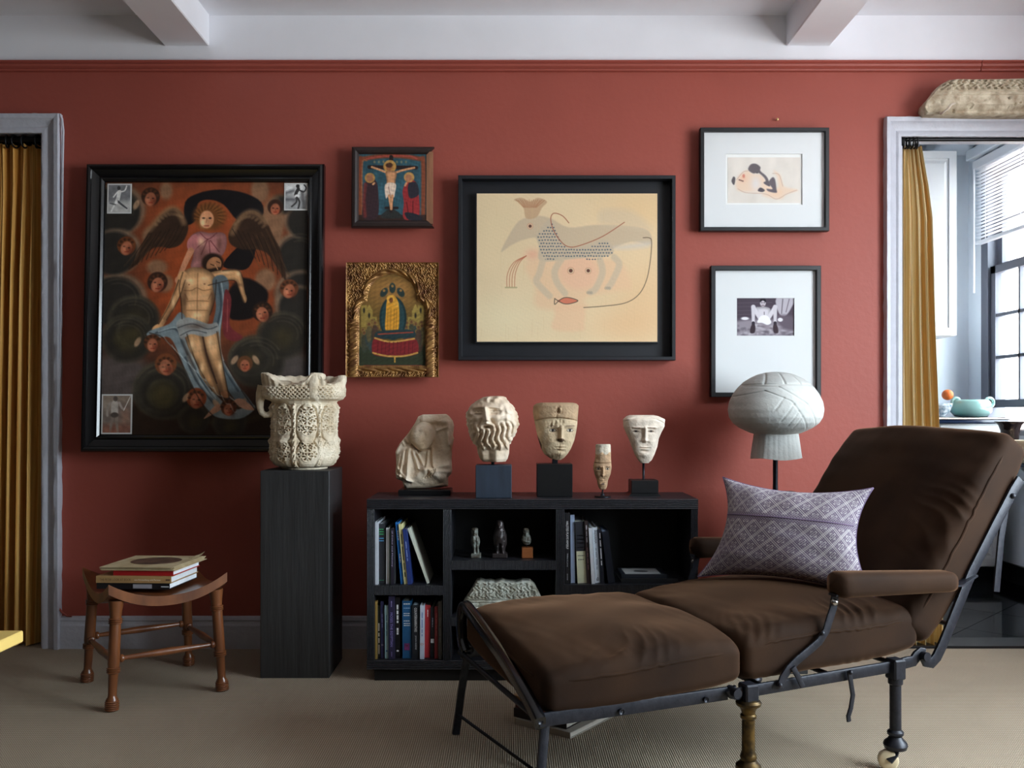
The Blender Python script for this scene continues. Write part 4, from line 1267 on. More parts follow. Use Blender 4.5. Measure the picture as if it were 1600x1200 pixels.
def capital():
    d = 3.31
    s = F / d
    root = thing('carved_capital', 'ivory stone column capital pierced with foliage, broken top, on the tall pedestal', 'capital', (P(476, 735, d)[0], d - CAMD, .738))
    cx = P(476, 735, d)[0]
    cy = d - CAMD
    zb = .738
    zz = lambda y: zb + .008 + (731 - y) / s
    # base ring
    obj('base_ring', MB().lathe([(.080, 0), (.083, .002), (.083, .012), (.080, .014)], (cx, cy, zb), 40), M_LIME, root, smooth=30)
    # drum with drilled leaves
    rows = np.array([(732, 34), (729, 42), (725, 46), (718, 49.5), (708, 51), (698, 50), (690, 50.5), (685, 48), (668, 48), (650, 49), (641, 51), (637, 50), (634, 49), (630, 48)], float)
    n, na = 230, 420
    yy = np.linspace(732, 630, n)
    rad = np.interp(yy, rows[::-1, 0], rows[::-1, 1])
    th = np.arange(na) * 2 * math.pi / na
    A, Y = np.meshgrid(th, yy)
    Rr = np.repeat(rad[:, None], na, 1)
    u = A / (2 * math.pi) * 8 + .12            # eight leaves round the bell
    f = (u % 1) - .5                            # -.5 .. .5 across a leaf
    X = f * 39.0                                # pixels from the leaf's midrib
    ax_ = np.abs(X)
    h = np.zeros_like(X)
    # leaf body swelling, pointed at the top, with grooves along its outline
    wl_ = np.interp(Y, [634, 642, 655, 672, 684, 690, 700, 716, 732], [5, 11, 15, 16, 13, 8, 14, 17, 12])
    h += 2.4 * np.exp(-((ax_ / (wl_ + .1)) ** 4))
    h -= 4.5 * np.exp(-((ax_ - wl_ - 1.4) / 1.3) ** 2)
    # drilled palmettes: slits fanning out round centres stacked up the rib
    for yc in (645, 659.5, 674, 700, 714):
        for xc, rad_ in ((0, 6.8), (9.6, 5.0)):
            dx, dy = ax_ - xc, Y - (yc - (3.5 if xc else 0))
            r_ = np.hypot(dx, dy)
            ph = np.arctan2(dy, dx)
            nn = 7 if xc == 0 else 5
            slit = np.clip((np.cos(ph * nn + .6 * yc) - .05) * 3.2, 0, 1)
            ringm = np.clip((r_ - 1.9) / .7, 0, 1) * np.clip((rad_ - r_) / .8, 0, 1)
            h -= 7.5 * slit * ringm * (ax_ < wl_ + 1)
            h += 1.0 * np.exp(-((r_ - rad_ - .6) / .7) ** 2)
    # beaded rib
    h = np.where(ax_ < 1.5, np.maximum(h, 1.2 + 1.0 * np.cos(Y * 1.5)), h)
    # twisted cords between the leaves, splitting at the foot
    g = 19.5 - ax_
    cw = np.interp(Y, [634, 660, 690, 715, 732], [1.6, 2.4, 2.8, 3.8, 5])
    cord = np.exp(-(g / cw) ** 4)
    h = h * (1 - cord) + cord * (3.0 + 1.1 * np.sin(Y * .62 + X * 1.1)) - cord * 4.0 * (np.cos(Y * .9) > .75) * (g < .9)
    # curled leaf tips and worn patches
    for (uc, yc, w_, amp) in ((2.5, 690, 7, 6), (1.5, 690, 7, 6), (0.5, 690, 6, 5), (3.5, 690, 7, 5), (2.0, 646, 8, 6), (1.0, 648, 8, 6), (3.0, 648, 7, 5), (4.5, 690, 7, 5), (5.5, 690, 7, 5), (7.5, 690, 7, 5)):
        du = ((u - uc + 4) % 8 - 4) * 39
        q = np.exp(-(du / w_) ** 2 - ((Y - yc) / 8) ** 2)
        h = h * (1 - np.clip(q * 1.2, 0, 1)) + q * amp
    ang0 = (6.283 * .75)                        # direction of the lens
    worn = np.exp(-(((A - (ang0 + .95) + 3.14) % 6.283 - 3.14) / .5) ** 2 - ((Y - 708) / 17) ** 2) + np.exp(-(((A - (ang0 - .45) + 3.14) % 6.283 - 3.14) / .22) ** 2 - ((Y - 652) / 10) ** 2)
    h = h * (1 - np.clip(worn, 0, .95)) + worn * .5
    fade = np.clip((Y - 630) / 5, 0, 1) * np.clip((732 - Y) / 4, 0, 1)
    Rr = Rr + h * fade + .6 * fbm(np.cos(A) * 50, np.sin(A) * 50, Y, .2, 5, 3)
    V = np.stack([cx + Rr / s * np.cos(A), cy + Rr / s * np.sin(A), zz(Y)], -1)
    obj('drum', MB().grid(V, wrap_v=True, flip=True), M_LIME, root, smooth=True)
    # pierced band under the abacus (rounded square plan)
    n, na = 70, 420
    yy = np.linspace(637, 606, n)
    th = np.arange(na) * 2 * math.pi / na
    A, Y = np.meshgrid(th, yy)
    sq = 1 / (np.abs(np.cos(A)) ** 3.2 + np.abs(np.sin(A)) ** 3.2) ** (1 / 3.2)
    rad = np.interp(Y, [606, 609, 620, 626, 629, 633, 637], [60, 62, 61, 57, 50, 49, 47])
    Rr = rad * (1 + (sq - 1) * np.clip((632 - Y) / 6, 0, 1))
    un = A * 62
    holes = np.clip((np.cos(un * .95) * np.cos((Y - 616) * .95 + .6 * np.sin(un * .45)) - .28) * 3, 0, 1)
    band = np.clip((Y - 608) / 2, 0, 1) * np.clip((626 - Y) / 2, 0, 1)
    Rr = Rr - 5.5 * holes * band + .5 * fbm(np.cos(A) * 60, np.sin(A) * 60, Y, .25, 8, 3)
    V = np.stack([cx + Rr / s * np.cos(A), cy + Rr / s * np.sin(A), zz(Y)], -1)
    cap = np.repeat(np.array([[[cx, cy, zz(607)]]]), na, 1)
    obj('pierced_band', MB().grid(np.concatenate([V, cap]), wrap_v=True, flip=True), M_LIME, root, smooth=True)
    # broken rim standing on the band: height varies round the plan
    n, na = 26, 300
    A = np.arange(na) * 2 * math.pi / na
    rel = (A - ang0 + math.pi) % (2 * math.pi) - math.pi       # 0 toward the lens, negative to the left
    kx = [-3.15, -2.2, -1.3, -.72, -.62, -.35, -.1, .22, .36, .55, .72, 1.0, 1.3, 1.7, 2.2, 3.15]
    kt = [587, 588, 586, 587, 592, 604, 606, 602, 588, 588, 604, 602, 594, 588, 590, 587]
    top = np.interp(rel, kx, kt) + 1.5 * np.sin(rel * 23) * .6
    sq = 1 / (np.abs(np.cos(A)) ** 3.2 + np.abs(np.sin(A)) ** 3.2) ** (1 / 3.2)
    V = []
    for (t_, r_) in ((0, 60), (.25, 60), (.6, 61), (.92, 62), (1, 60.5), (1.0, 54), (.9, 50), (.4, 47), (0, 45)):
        y_ = 608 + (top - 608) * t_
        rr_ = r_ * sq + (1.4 * np.cos(A * 40) * (1 if .2 < t_ < .8 and r_ > 58 else 0)) + .8 * fbm(np.cos(A) * 9, np.sin(A) * 9, 0 * A + t_ * 7, 1.4, 3, 3)
        V.append(np.stack([cx + rr_ / s * np.cos(A), cy + rr_ / s * np.sin(A), zz(y_)], -1))
    obj('broken_rim', MB().grid(np.array(V), wrap_v=True, flip=True), M_LIME, root, smooth=50)
    # projecting stump of a carved boss on the front, and rough fill inside the break
    def lump(pts):
        mb = MB()
        for (x_, y_, dd, rx, ry, rz) in pts:
            q = MB().ball((0, 0, 0), 1, 22, 14)
            V = np.array(q.v)
            V = np.sign(V) * np.abs(V) ** .62
            V = V * (1 + .10 * fbm(V[:, 0], V[:, 1], V[:, 2], 2.6, int(x_), 3)[:, None])
            V = V * np.array([rx, rz, ry]) / s + np.array([cx + (x_ - 476) / s, cy + dd / s, zz(y_)])
            mb.add(V, q.f)
        return mb
    obj('boss', lump([(502, 609, -50, 9, 20, 11), (506, 593, -44, 11, 6, 14)]), M_LIME, root, smooth=True)
    obj('rough_core', lump([(462, 607, -20, 30, 6, 22), (490, 604, 6, 24, 9, 26), (452, 603, -34, 12, 5, 9)]), M_LIME, root, smooth=True)
    pts = [(cx + (x_ - 476) / s, cy - 25 / s, zz(y_)) for x_, y_ in ((418, 606), (415, 618), (413, 630), (413.5, 640), (416, 647), (421, 650.5), (427, 650), (432, 646), (435, 640))]
    obj('corner_volute', MB().tube(pts, [.020, .019, .015, .012, .011, .011, .011, .012, .012], 14), M_LIME, root, smooth=True)
capital()

# ------------------------------------------------------------------ low black bookcase
M_BOOKCASE = mat('ebonised_reeded_wood', (36, 36, 41), .38, var=.3, vs_=40, bump=.2, bs=90)
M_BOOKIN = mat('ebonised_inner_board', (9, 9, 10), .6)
DB = 3.15
sB = F / DB
YBF, YBB = DB - CAMD, 3.43 - CAMD
bx_ = lambda px: (px - CX) / sB
bz_ = lambda py: CAMH - (py - CY) / sB
bk = thing('bookcase', 'low black reeded bookcase with open compartments against the red wall', 'bookcase', (bx_(832), (YBF + YBB) / 2, 0))
def reeded(along, a0, a1, b0, b1, n, depth_to, amp=.003):
    """board whose front edge carries n reeds; along 'x': reeds run sideways, 'z': run upward, 'cross': vertical reeds over a sideways board"""
    mb = MB()
    prof = []
    for i in range(n):
        for t in np.linspace(0, 1, 5)[:-1]:
            prof.append(((i + t) / n, -amp * math.sin(math.pi * t) + amp))
    prof.append((1.0, amp))
    poly = prof + [(1.0, depth_to - YBF), (0.0, depth_to - YBF)]
    if along == 'x':       # reeds run along x, stacked over z (b0..b1)
        mb.prism([(q[1], q[0] * (b1 - b0)) for q in poly], (a0, YBF, b0), (0, 1, 0), (0, 0, 1), (a1 - a0, 0, 0))
    else:                  # reeds run along z, side by side over x
        mb.prism([(q[0] * (a1 - a0), q[1]) for q in poly], (a0, YBF, b0), (1, 0, 0), (0, 1, 0), (0, 0, b1 - b0))
    return mb
X0, X1 = bx_(573), bx_(1091)
ZT, ZB = bz_(780), bz_(1047)
tb = .036
sd = .0262
obj('top_board', reeded('x', X0, X1, ZT - tb, ZT, 6, YBB), M_BOOKCASE, bk)
obj('bottom_board', reeded('x', X0, X1, ZB, ZB + .033, 5, YBB), M_BOOKCASE, bk)
for x0 in (X0, X1 - sd):
    obj('side_panel', reeded('z', x0, x0 + sd, ZB + .033, ZT - tb, 6, YBB), M_BOOKCASE, bk)
dv = [(bx_(692), bx_(705)), (bx_(868), bx_(882))]
for a, b in dv:
    obj('divider', reeded('z', a, b, ZB + .033, ZT - tb, 6, YBB - .01), M_BOOKCASE, bk)
for (xa, xb, ya, yb) in ((X0 + sd, dv[0][0], 915, 930), (dv[0][1], dv[1][0], 876, 890.5), (dv[0][1], dv[1][0], 965, 978.5), (dv[1][1], X1 - sd, 914, 929)):
    obj('shelf', reeded('z', xa, xb, bz_(yb), bz_(ya), int((xb - xa) / .0052), YBB - .01, .002), M_BOOKCASE, bk)
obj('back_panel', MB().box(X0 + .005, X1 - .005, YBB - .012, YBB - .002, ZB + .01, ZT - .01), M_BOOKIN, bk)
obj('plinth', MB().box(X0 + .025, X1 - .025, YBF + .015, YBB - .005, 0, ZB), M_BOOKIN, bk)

def block(mb, x0, x1, y0, y1, dfront, depth, r=.002):
    """a stand given by its front face in pixels"""
    a, b = P(x0, y1, dfront), P(x1, y0, dfront)
    return mb.bbox(a[0], b[0], a[1], a[1] + depth, a[2], b[2], r)
ZTOP = ZT

# --- 1: relief of a veiled figure without a face
def rel1(x, y):
    h = 2 + 0 * x
    h = h + 17 * np.sqrt(np.clip(1 - ((x - 661) / 19) ** 2 - ((y - 676 + .12 * (x - 661)) / 21.5) ** 2, 0, 1)) ** .8 + 3 * gauss(x, y, 661, 676, 22, 24) - 3 * gauss(x, y, 664, 676, 9, 11) - 2 * gauss(x, y, 656, 668, 4, 5) + 7 * gauss(x, y, 661, 700, 9, 6)
    h = h + 9 * gauss(x, y, 660, 735, 40, 24) + 7 * gauss(x, y, 634, 722, 12, 30)
    # raised edge of the veil
    for q in ((662, 652, 698, 654), (698, 654, 703, 690), (640, 658, 618, 700)):
        h = h + 5 * np.exp(-(seg(x, y, *q) / 4.5) ** 2)
    # drapery folds
    for (ax, ay, bx, by, w_, k) in ((640, 698, 638, 742, 2.6, 7), (646, 700, 655, 726, 2, 5), (632, 700, 626, 742, 2.2, 5), (626, 706, 622, 735, 2, 4), (652, 700, 662, 720, 1.8, 4), (676, 697, 678, 722, 2.2, 5), (670, 699, 668, 722, 1.8, 4), (618, 720, 640, 745, 2.2, 5), (619, 734, 645, 747, 2.2, 5), (680, 724, 700, 722, 3, 5), (683, 730, 704, 732, 3, 5), (632, 690, 622, 672, 1.6, 3), (637, 686, 627, 668, 1.6, 3), (684, 668, 700, 662, 2, 4), (700, 672, 702, 690, 2, 4)):
        h = h + k * np.exp(-(seg(x, y, ax, ay, bx, by) / w_) ** 2)
    # folded hands
    h = h + 11 * gauss(x, y, 667, 727, 9, 6) + 8 * gauss(x, y, 680, 735, 13, 6, .4) + 7 * gauss(x, y, 655, 736, 10, 6, -.5)
    for k in range(4):
        h = h - 3 * np.exp(-(seg(x, y, 664 + k * 4, 741 - k, 672 + k * 3, 731 - k) / .9) ** 2)
    h = h - 8 * gauss(x, y, 670, 732, 2.4, 4)
    h = h - 6 * np.exp(-(seg(x, y, 645, 690, 654, 700) / 2.2) ** 2) - 5 * np.exp(-(seg(x, y, 654, 700, 672, 697) / 1.8) ** 2)
    return h + .7 * fbm(x, y, 0 * x, .3, 4, 3)
ol = [(335, 290), (380, 270), (480, 268), (610, 265), (640, 285), (675, 330), (690, 380), (680, 480), (690, 510), (670, 600), (665, 720), (670, 830), (660, 860), (630, 890), (630, 980), (560, 990), (400, 1000), (220, 1003), (195, 990), (180, 930), (120, 905), (112, 840), (120, 770), (112, 640), (150, 560), (240, 450), (300, 360)]
ol = [(600 + a / 6.314, 600 + b / 6.314) for a, b in ol]
d1 = 3.335
t = thing('relief_fragment', 'marble relief fragment of a draped faceless figure with folded hands', 'sculpture', (P(662, 772, d1)[0], d1 - CAMD, ZTOP))
zc = ZTOP + .020
dz = zc + .001 - P(650, 758.8, d1)[2]
m_ = slab_relief(ol, d1, .05, rel1, (661, 705)).map(lambda q: q + np.array([0, 0, dz]))
obj('carved_stone', m_, M_MARBLE, t, smooth=True)
a = P(622, 772, 3.29); b = P(704, 772, 3.29)
obj('stand', MB().bbox(a[0], b[0], a[1], a[1] + .12, ZTOP, zc, .002), M_PLINTH, t)

# --- 2: bearded head on a blue-black block
def rel2(x, y):
    h = 0 * x
    # long nose, heavy brows over deep sockets, round cheeks
    h += 10 * np.exp(-(seg(x, y, 759.0, 637, 761.5, 655) / 3.2) ** 2) + 6 * gauss(x, y, 761.5, 655.5, 5.0, 3.0)
    h += 5 * np.exp(-(seg(x, y, 741, 637.5, 754, 636) / 2.6) ** 2) + 5 * np.exp(-(seg(x, y, 765, 635.5, 781, 638) / 2.6) ** 2)
    for ex, ey in ((748, 644), (771.5, 643)):
        h -= 9 * gauss(x, y, ex, ey, 7.5, 4.8)
        h += 6 * gauss(x, y, ex, ey + .3, 4.6, 2.5)
        h -= 4 * gauss(x, y, ex, ey, 1.2, 1.2)
        h += 2.4 * np.exp(-(seg(x, y, ex - 6, ey - 2.6, ex + 6, ey - 2.6) / 1.0) ** 2)
        h -= 2.4 * np.exp(-(seg(x, y, ex - 5, ey + 3.6, ex + 5, ey + 3.6) / 1.1) ** 2)
    h += 5 * gauss(x, y, 777, 653, 7.5, 6) + 4.5 * gauss(x, y, 745, 654, 5.5, 6)
    h -= 4 * np.exp(-(seg(x, y, 768, 655, 773, 663) / 1.8) ** 2) + 4 * np.exp(-(seg(x, y, 754, 655, 750, 663) / 1.8) ** 2)
    h += 5 * np.exp(-(seg(x, y, 752, 664, 761, 660.5) / 2.2) ** 2) + 5 * np.exp(-(seg(x, y, 761, 660.5, 772, 664) / 2.2) ** 2)
    h -= 8 * gauss(x, y, 761, 666.5, 6, 1.7)
    h += 4.5 * gauss(x, y, 761, 670, 4.5, 1.8)
    face = np.clip(1.6 * np.exp(-(((x - 761.5) / 23) ** 4 + ((y - 646) / 19) ** 4)), 0, 1)
    # beard: wavy locks falling from the cheeks and chin, parted in the middle
    bm = np.clip((y - (660 - .10 * np.abs(x - 761))) / 5, 0, 1) * np.clip((701 - y + 3 * np.sin(x * .5)) / 4, 0, 1) * (1 - face) * np.clip(1 - 1.3 * gauss(x, y, 761, 666, 7, 4), 0, 1)
    sx_ = (x - 761) * (1 - (y - 670) * .004)
    lock = np.sin(sx_ * .78 + 1.5 * np.sin(y * .24 + sx_ * .05))
    h += bm * (5.5 + 3.0 * lock + 1.0 * np.sin(y * .7 + x * .5))
    h -= bm * 4 * np.clip(-lock - .55, 0, 1)
    # hair: locks swept back from the forehead, thick over the ears
    hm = (1 - face) * np.clip((663 - y) / 4, 0, 1) + (1 - face) * np.clip((np.abs(x - 765) - 26) / 4, 0, 1) * np.clip((692 - y) / 6, 0, 1)
    hm = np.clip(hm, 0, 1) * (1 - bm)
    an = np.arctan2(y - 652, x - 763)
    r = np.hypot(x - 763, y - 652)
    h += hm * (4.2 + 2.8 * np.sin(an * 15 + 1.0 * np.sin(r * .3)) + 1.0 * np.sin(r * .7 + an * 4))
    h -= 7 * np.clip((y - 698) / 5, 0, 1) * (1 - .8 * np.sin(x * .13 + 1.2) ** 2)
    return h + .5 * fbm(x, y, 0 * x, .35, 9, 3)
def side2(x, y, a):
    m = (y < 694) * 1.0
    side_ = np.clip(.75 - np.cos(a), 0, 1)
    return m * side_ * (1.6 * np.sin(y * .42 + 2.2 * np.sin(a * 6)) + 1.2 * np.sin(a * 24 + y * .2))
d2 = 3.23
t = thing('bearded_head', 'pale stone head of a curly bearded man on a blue black block', 'sculpture', (P(770, 780, d2)[0], d2 - CAMD, ZTOP))
rows = [(619, 768, 784), (620.5, 757, 788), (625, 748, 792), (630, 741, 796), (636, 734.6, 802), (647, 729, 807.5), (663, 730.6, 810), (679, 734.6, 804), (688, 738, 799), (693, 741, 796), (698, 745, 796), (708, 746.5, 795.5), (717, 749.7, 793), (721, 755, 790)]
obj('carved_head', bust(rows, d2, 1.05, rel2, 150, 190, side=side2), M_PLASTER, t, smooth=True)
sb = F / 3.185
a, b = P(743, 780, 3.185), P(799.5, 727, 3.185)
obj('stand', MB().bbox(a[0], b[0], a[1], a[1] + .09, ZTOP, b[2], .002), M_BLUEPLINTH, t)
c_ = P(770, 724, d2)
obj('rod', MB().tube([(c_[0], c_[1], b[2] - .002), (c_[0], c_[1], P(770, 712, d2)[2])], .006, 12), M_STEEL, t, smooth=True)

# --- face relief shared by the three painted faces
def face_rel(cx, ye, yn, ym, e, sc):
    """cx midline, ye eye level, yn nose tip, ym mouth, e half eye spacing"""
    def f(x, y):
        h = 0 * x
        h += 6.0 * sc * np.exp(-(seg(x, y, cx, ye - 4 * sc, cx, yn - 1.5 * sc) / (2.7 * sc)) ** 2) + 4.2 * sc * gauss(x, y, cx, yn - 1 * sc, 4.2 * sc, 2.5 * sc)
        for k in (-1, 1):
            h -= 3.6 * sc * gauss(x, y, cx + k * e, ye, 6 * sc, 3.6 * sc)
            h += 2.6 * sc * gauss(x, y, cx + k * e, ye, 5 * sc, 1.9 * sc)
            h += 1.8 * sc * np.exp(-(seg(x, y, cx + k * (e - 7 * sc), ye - 5.5 * sc, cx + k * (e + 6 * sc), ye - 5 * sc) / (1.5 * sc)) ** 2)
            h += 2.2 * sc * gauss(x, y, cx + k * e * 1.0, yn + 1 * sc, 7 * sc, 8 * sc)
            h -= 1.6 * sc * gauss(x, y, cx + k * 4.2 * sc, yn + 1.5 * sc, 1.5 * sc, 1.5 * sc)
        h += 2.6 * sc * gauss(x, y, cx, ym - 1.6 * sc, 6 * sc, 1.5 * sc) + 2.9 * sc * gauss(x, y, cx, ym + 2.2 * sc, 5.2 * sc, 1.7 * sc)
        h -= 2.4 * sc * gauss(x, y, cx, ym + .2 * sc, 6.4 * sc, .8 * sc)
        h -= 2 * sc * gauss(x, y, cx, ym + 5.5 * sc, 5 * sc, 1.6 * sc)
        h += 3.5 * sc * gauss(x, y, cx, ym + 11 * sc, 7 * sc, 5 * sc)
        return h
    return f
def paint_eye(C, x, y, cx, cy, s, dark=(34, 26, 24), white=(206, 196, 176)):
    C[np.hypot((x - cx) / (5.2 * s), (y - cy) / (2.3 * s)) < 1] = dark
    C[np.hypot((x - cx) / (4.3 * s), (y - cy) / (1.55 * s)) < 1] = white
    C[np.hypot((x - cx) / (1.9 * s), (y - cy) / (1.9 * s)) < 1] = dark

# --- 3: face with a tall flat headdress
f3 = face_rel(876, 672, 687, 698.5, 13.5, 1.0)
def rel3(x, y):
    h = f3(x, y) * np.clip((y - 655) / 4, 0, 1)
    arc = 653 + ((x - 868) / 34) ** 2 * 5
    h = h + 2.4 * np.clip((arc - y) / 1.2, 0, 1)
    h -= 2.5 * np.exp(-((y - arc) / 1.0) ** 2)
    chip = gauss(x, y, 870, 642, 6, 7) + .8 * gauss(x, y, 862, 664, 5, 4) + .7 * gauss(x, y, 872, 658, 7, 4)
    h -= chip * (2.2 + 2.0 * fbm(x, y, 0 * x, .9, 3, 2)) + 2.6 * gauss(x, y, 872, 688, 4, 2.5)
    for cx_ in (873, 868.5, 889):
        h -= 1.0 * np.exp(-((x - cx_ - .6 * np.sin(y * .5)) / .6) ** 2) * (y > (690 if cx_ > 880 else 640)) * (y < (716 if cx_ > 870 else 656))
    h += 2.4 * np.exp(-(seg(x, y, 900, 662, 898, 686) / 2.4) ** 2)
    return h + .35 * fbm(x, y, 0 * x, .3, 12, 3)
def col3(x, y, cs):
    C = np.ones(x.shape + (3,)) * np.array([194, 172, 140.])
    C[(y < 653 + ((x - 868) / 34) ** 2 * 5)] = (172, 144, 112)
    C[(x < 846) & (y > 676) & (x < 838 + (y - 676) * .42)] = (74, 58, 46)
    C[np.hypot((x - 875) / 8, (y - 687) / 4) < .7] = (96, 72, 54)
    for k in (-1, 1):
        paint_eye(C, x, y, 876 + k * 13.5, 672, 1.05)
        C[seg(x, y, 876 + k * 7, 665.5, 876 + k * 20, 665.5) < .8] = (118, 96, 76)
    C[(gauss(x, y, 870, 642, 5, 6) > .5) & (np.sin(x * 1.7) * np.sin(y * 1.3) > .1)] = (108, 84, 64)
    C[:] = C * (1 + .05 * fbm(x, y, 0 * x, .25, 21, 3))[..., None]
    C[cs < -.2] = (150, 126, 100)
    return np.clip(C, 0, 255)
d3 = 3.27
t = thing('crowned_head', 'cracked painted wooden face with a tall flat headdress on a black block', 'sculpture', (P(866, 775, d3)[0], d3 - CAMD, ZTOP))
rows = [(629, 846, 894), (630.5, 838, 901), (634, 833.5, 904), (643, 832.5, 903.4), (652, 833.7, 902.6), (663, 836, 902), (676, 838.5, 900), (688.7, 841.7, 897), (701, 845.6, 892), (709, 850, 887), (715.6, 859, 881), (718.4, 865, 876.5)]
obj('carved_head', bust(rows, d3, .72, rel3, 170, 220, flat_back=.55, colour=col3), M_TAN, t, smooth=True)
a, b = P(839, 775, 3.235), P(894.7, 725, 3.235)
obj('stand', MB().bbox(a[0], b[0], a[1], a[1] + .085, ZTOP, b[2], .002), M_PLINTH, t)
c_ = P(867, 724, d3)
obj('rod', MB().bbox(c_[0] - .010, c_[0] + .010, c_[1] - .008, c_[1] + .008, b[2] - .002, P(867, 712, d3)[2], .002), M_STEEL, t)

# --- 4: small narrow head
f4 = face_rel(941, 732, 743, 750.5, 7.2, .55)
def rel4(x, y):
    h = f4(x, y) * np.clip((y - 724) / 2, 0, 1)
    h += 1.6 * np.clip((723 - y) / .8, 0, 1) - 1.4 * np.exp(-((y - 723.5) / .7) ** 2)
    h -= 1.6 * gauss(x, y, 950, 713, 3, 3) + 1.6 * gauss(x, y, 933, 717, 3, 3)
    return h + .3 * fbm(x, y, 0 * x, .5, 2, 3)
def col4(x, y, cs):
    C = np.ones(x.shape + (3,)) * np.array([186, 152, 118.])
    C[y < 708 + 2 * np.sin(x * .5)] = (196, 184, 166)
    for k in (-1, 1):
        paint_eye(C, x, y, 941 + k * 7.2, 732, .62)
        C[seg(x, y, 941 + k * 4, 728.5, 941 + k * 11, 728.8) < .6] = (80, 60, 46)
    C[np.hypot((x - 941) / 3, (y - 755.5) / 1.4) < 1] = (72, 52, 40)
    C[:] = C * (1 + .07 * fbm(x, y, 0 * x, .4, 5, 3))[..., None]
    return np.clip(C, 0, 255)
d4 = 3.225
t = thing('small_narrow_head', 'small narrow terracotta toned head with a tall block headdress on a thin stand', 'sculpture', (P(941, 778, d4)[0], d4 - CAMD, ZTOP))
rows = [(694, 932, 953), (695, 930.5, 954), (705, 930.5, 954.3), (716, 930, 954.5), (722.7, 928, 955), (731, 927, 955.5), (741, 929, 953.8), (750, 932.7, 950), (758, 934, 949), (763, 936, 947.5), (764.5, 938, 946)]
obj('carved_head', bust(rows, d4, .85, rel4, 130, 130, flat_back=.6, colour=col4), M_TAN, t, smooth=True)
c_ = P(941.5, 778, d4)
obj('stand', MB().lathe([(.030, 0), (.030, .004), (.027, .006), (.008, .007), (.006, .012), (.0028, .014), (.0028, .040)], (c_[0], c_[1], ZTOP), 28), M_STEEL, t, smooth=30)

# --- 5: white plaster face
f5 = face_rel(1005.5, 673, 689, 699.5, 11.8, .95)
def rel5(x, y):
    h = f5(x, y)
    h += 2 * gauss(x, y, 1005, 657, 18, 7)
    h -= 2.0 * np.exp(-((y - (652 + ((x - 1003) / 30) ** 2 * 8)) / 1.2) ** 2)
    return h + .3 * fbm(x, y, 0 * x, .25, 6, 3)
def col5(x, y, cs):
    C = np.ones(x.shape + (3,)) * np.array([232, 216, 198.])
    for k in (-1, 1):
        cx_ = 1003 + k * 11.6
        C[np.hypot((x - cx_) / 5.2, (y - 673.5) / 1.7) < 1] = (150, 128, 110)
        C[np.hypot((x - cx_) / 2.0, (y - 673.5) / 1.8) < 1] = (52, 42, 38)
        C[seg(x, y, cx_ - 6, 668, cx_ + 6, 668.5) < .7] = (160, 132, 112)
    C[:] = C * (1 + .03 * fbm(x, y, 0 * x, .2, 25, 3))[..., None]
    return np.clip(C, 0, 255)
d5 = 3.31
t = thing('plaster_mask', 'pale plaster face mask with painted eyes on a thin rod and black moulded base', 'sculpture', (P(1007, 773, d5)[0], d5 - CAMD, ZTOP))
rows = [(648.5, 984, 1021), (650, 979, 1028), (655, 973.5, 1039), (666.5, 974, 1038), (676, 978, 1033), (685.5, 982.6, 1029), (698, 987, 1027), (711, 992, 1022), (719, 997, 1018), (723.5, 1001, 1013)]
obj('mask', bust(rows, d5, .62, rel5, 150, 190, flat_back=.25, colour=col5), M_TAN, t, smooth=True)
a, b = P(986.5, 768, 3.27), P(1029, 750, 3.27)
lo_a, lo_b = P(982.5, 773, 3.265), P(1032.5, 768, 3.265)
zl = ZTOP + .009
obj('base_block', MB().bbox(a[0], b[0], a[1], a[1] + .085, zl, zl + .048, .002), M_PLINTH, t)
obj('base_foot', MB().prism([(0, 0), (lo_b[0] - lo_a[0], 0), (lo_b[0] - lo_a[0] - .009, .009), (.009, .009)], (lo_a[0], lo_a[1], ZTOP), (1, 0, 0), (0, 0, 1), (0, .10, 0)), M_PLINTH, t)
c_ = P(1005.5, 750, d5)
obj('rod', MB().tube([(c_[0], c_[1], zl + .046), (c_[0], c_[1], P(1005, 716, d5)[2])], .0045, 12), M_STEEL, t, smooth=True)

# --- 6: mushroom-shaped carving on a post, behind the chaise
d6 = 3.33
s6 = F / d6
cx6, cy6 = P(1211.5, 0, d6)[0], d6 - CAMD
ped_top = P(1212, 770, d6)[2]
tag(obj('pedestal', MB().bbox(P(1175, 0, d6)[0], P(1250, 0, d6)[0], cy6 - .09, cy6 + .09, 0, ped_top, .002), M_PED), 'square black pedestal behind the chaise under the mushroom shaped carving', 'pedestal')
t = thing('mushroom_carving', 'grey white stone carving shaped like a mushroom with incised lines, on a thin post', 'sculpture', (cx6, cy6, ped_top))
obj('post', MB().lathe([(.035, 0), (.035, .006), (.010, .007), (.009, .03), (.009, .16)], (cx6, cy6, ped_top), 20), M_STEEL, t, smooth=30)
M_MUSH = stone('grey_white_stone', (208, 208, 202), (170, 172, 170), 5, .25, 60)
ky = [581, 582, 585, 590, 597, 606, 616, 628, 640, 652, 661, 668, 673, 676.5, 678]
kr = [4, 14, 27, 38, 49, 58, 65, 70.5, 72.5, 70.5, 65, 56, 46, 38, 33]
n, na = 170, 260
yy = np.interp(np.linspace(0, 1, n), np.linspace(0, 1, len(ky)), ky)
rad = np.interp(np.linspace(0, 1, n), np.linspace(0, 1, len(ky)), kr)
k5 = np.array([1, 2, 3, 4, 3, 2, 1.]) / 16
rad = np.convolve(np.pad(rad, 3, mode='edge'), k5, 'valid')
yy = np.convolve(np.pad(yy, 3, mode='edge'), k5, 'valid')
A = np.arange(na) * 2 * math.pi / na
XX = rad[:, None] * np.cos(A)
DD = rad[:, None] * np.sin(A)
YY = np.repeat(yy[:, None], na, 1)
xp = XX + 1211.5
gr = 0 * XX
fr_ = DD < 0
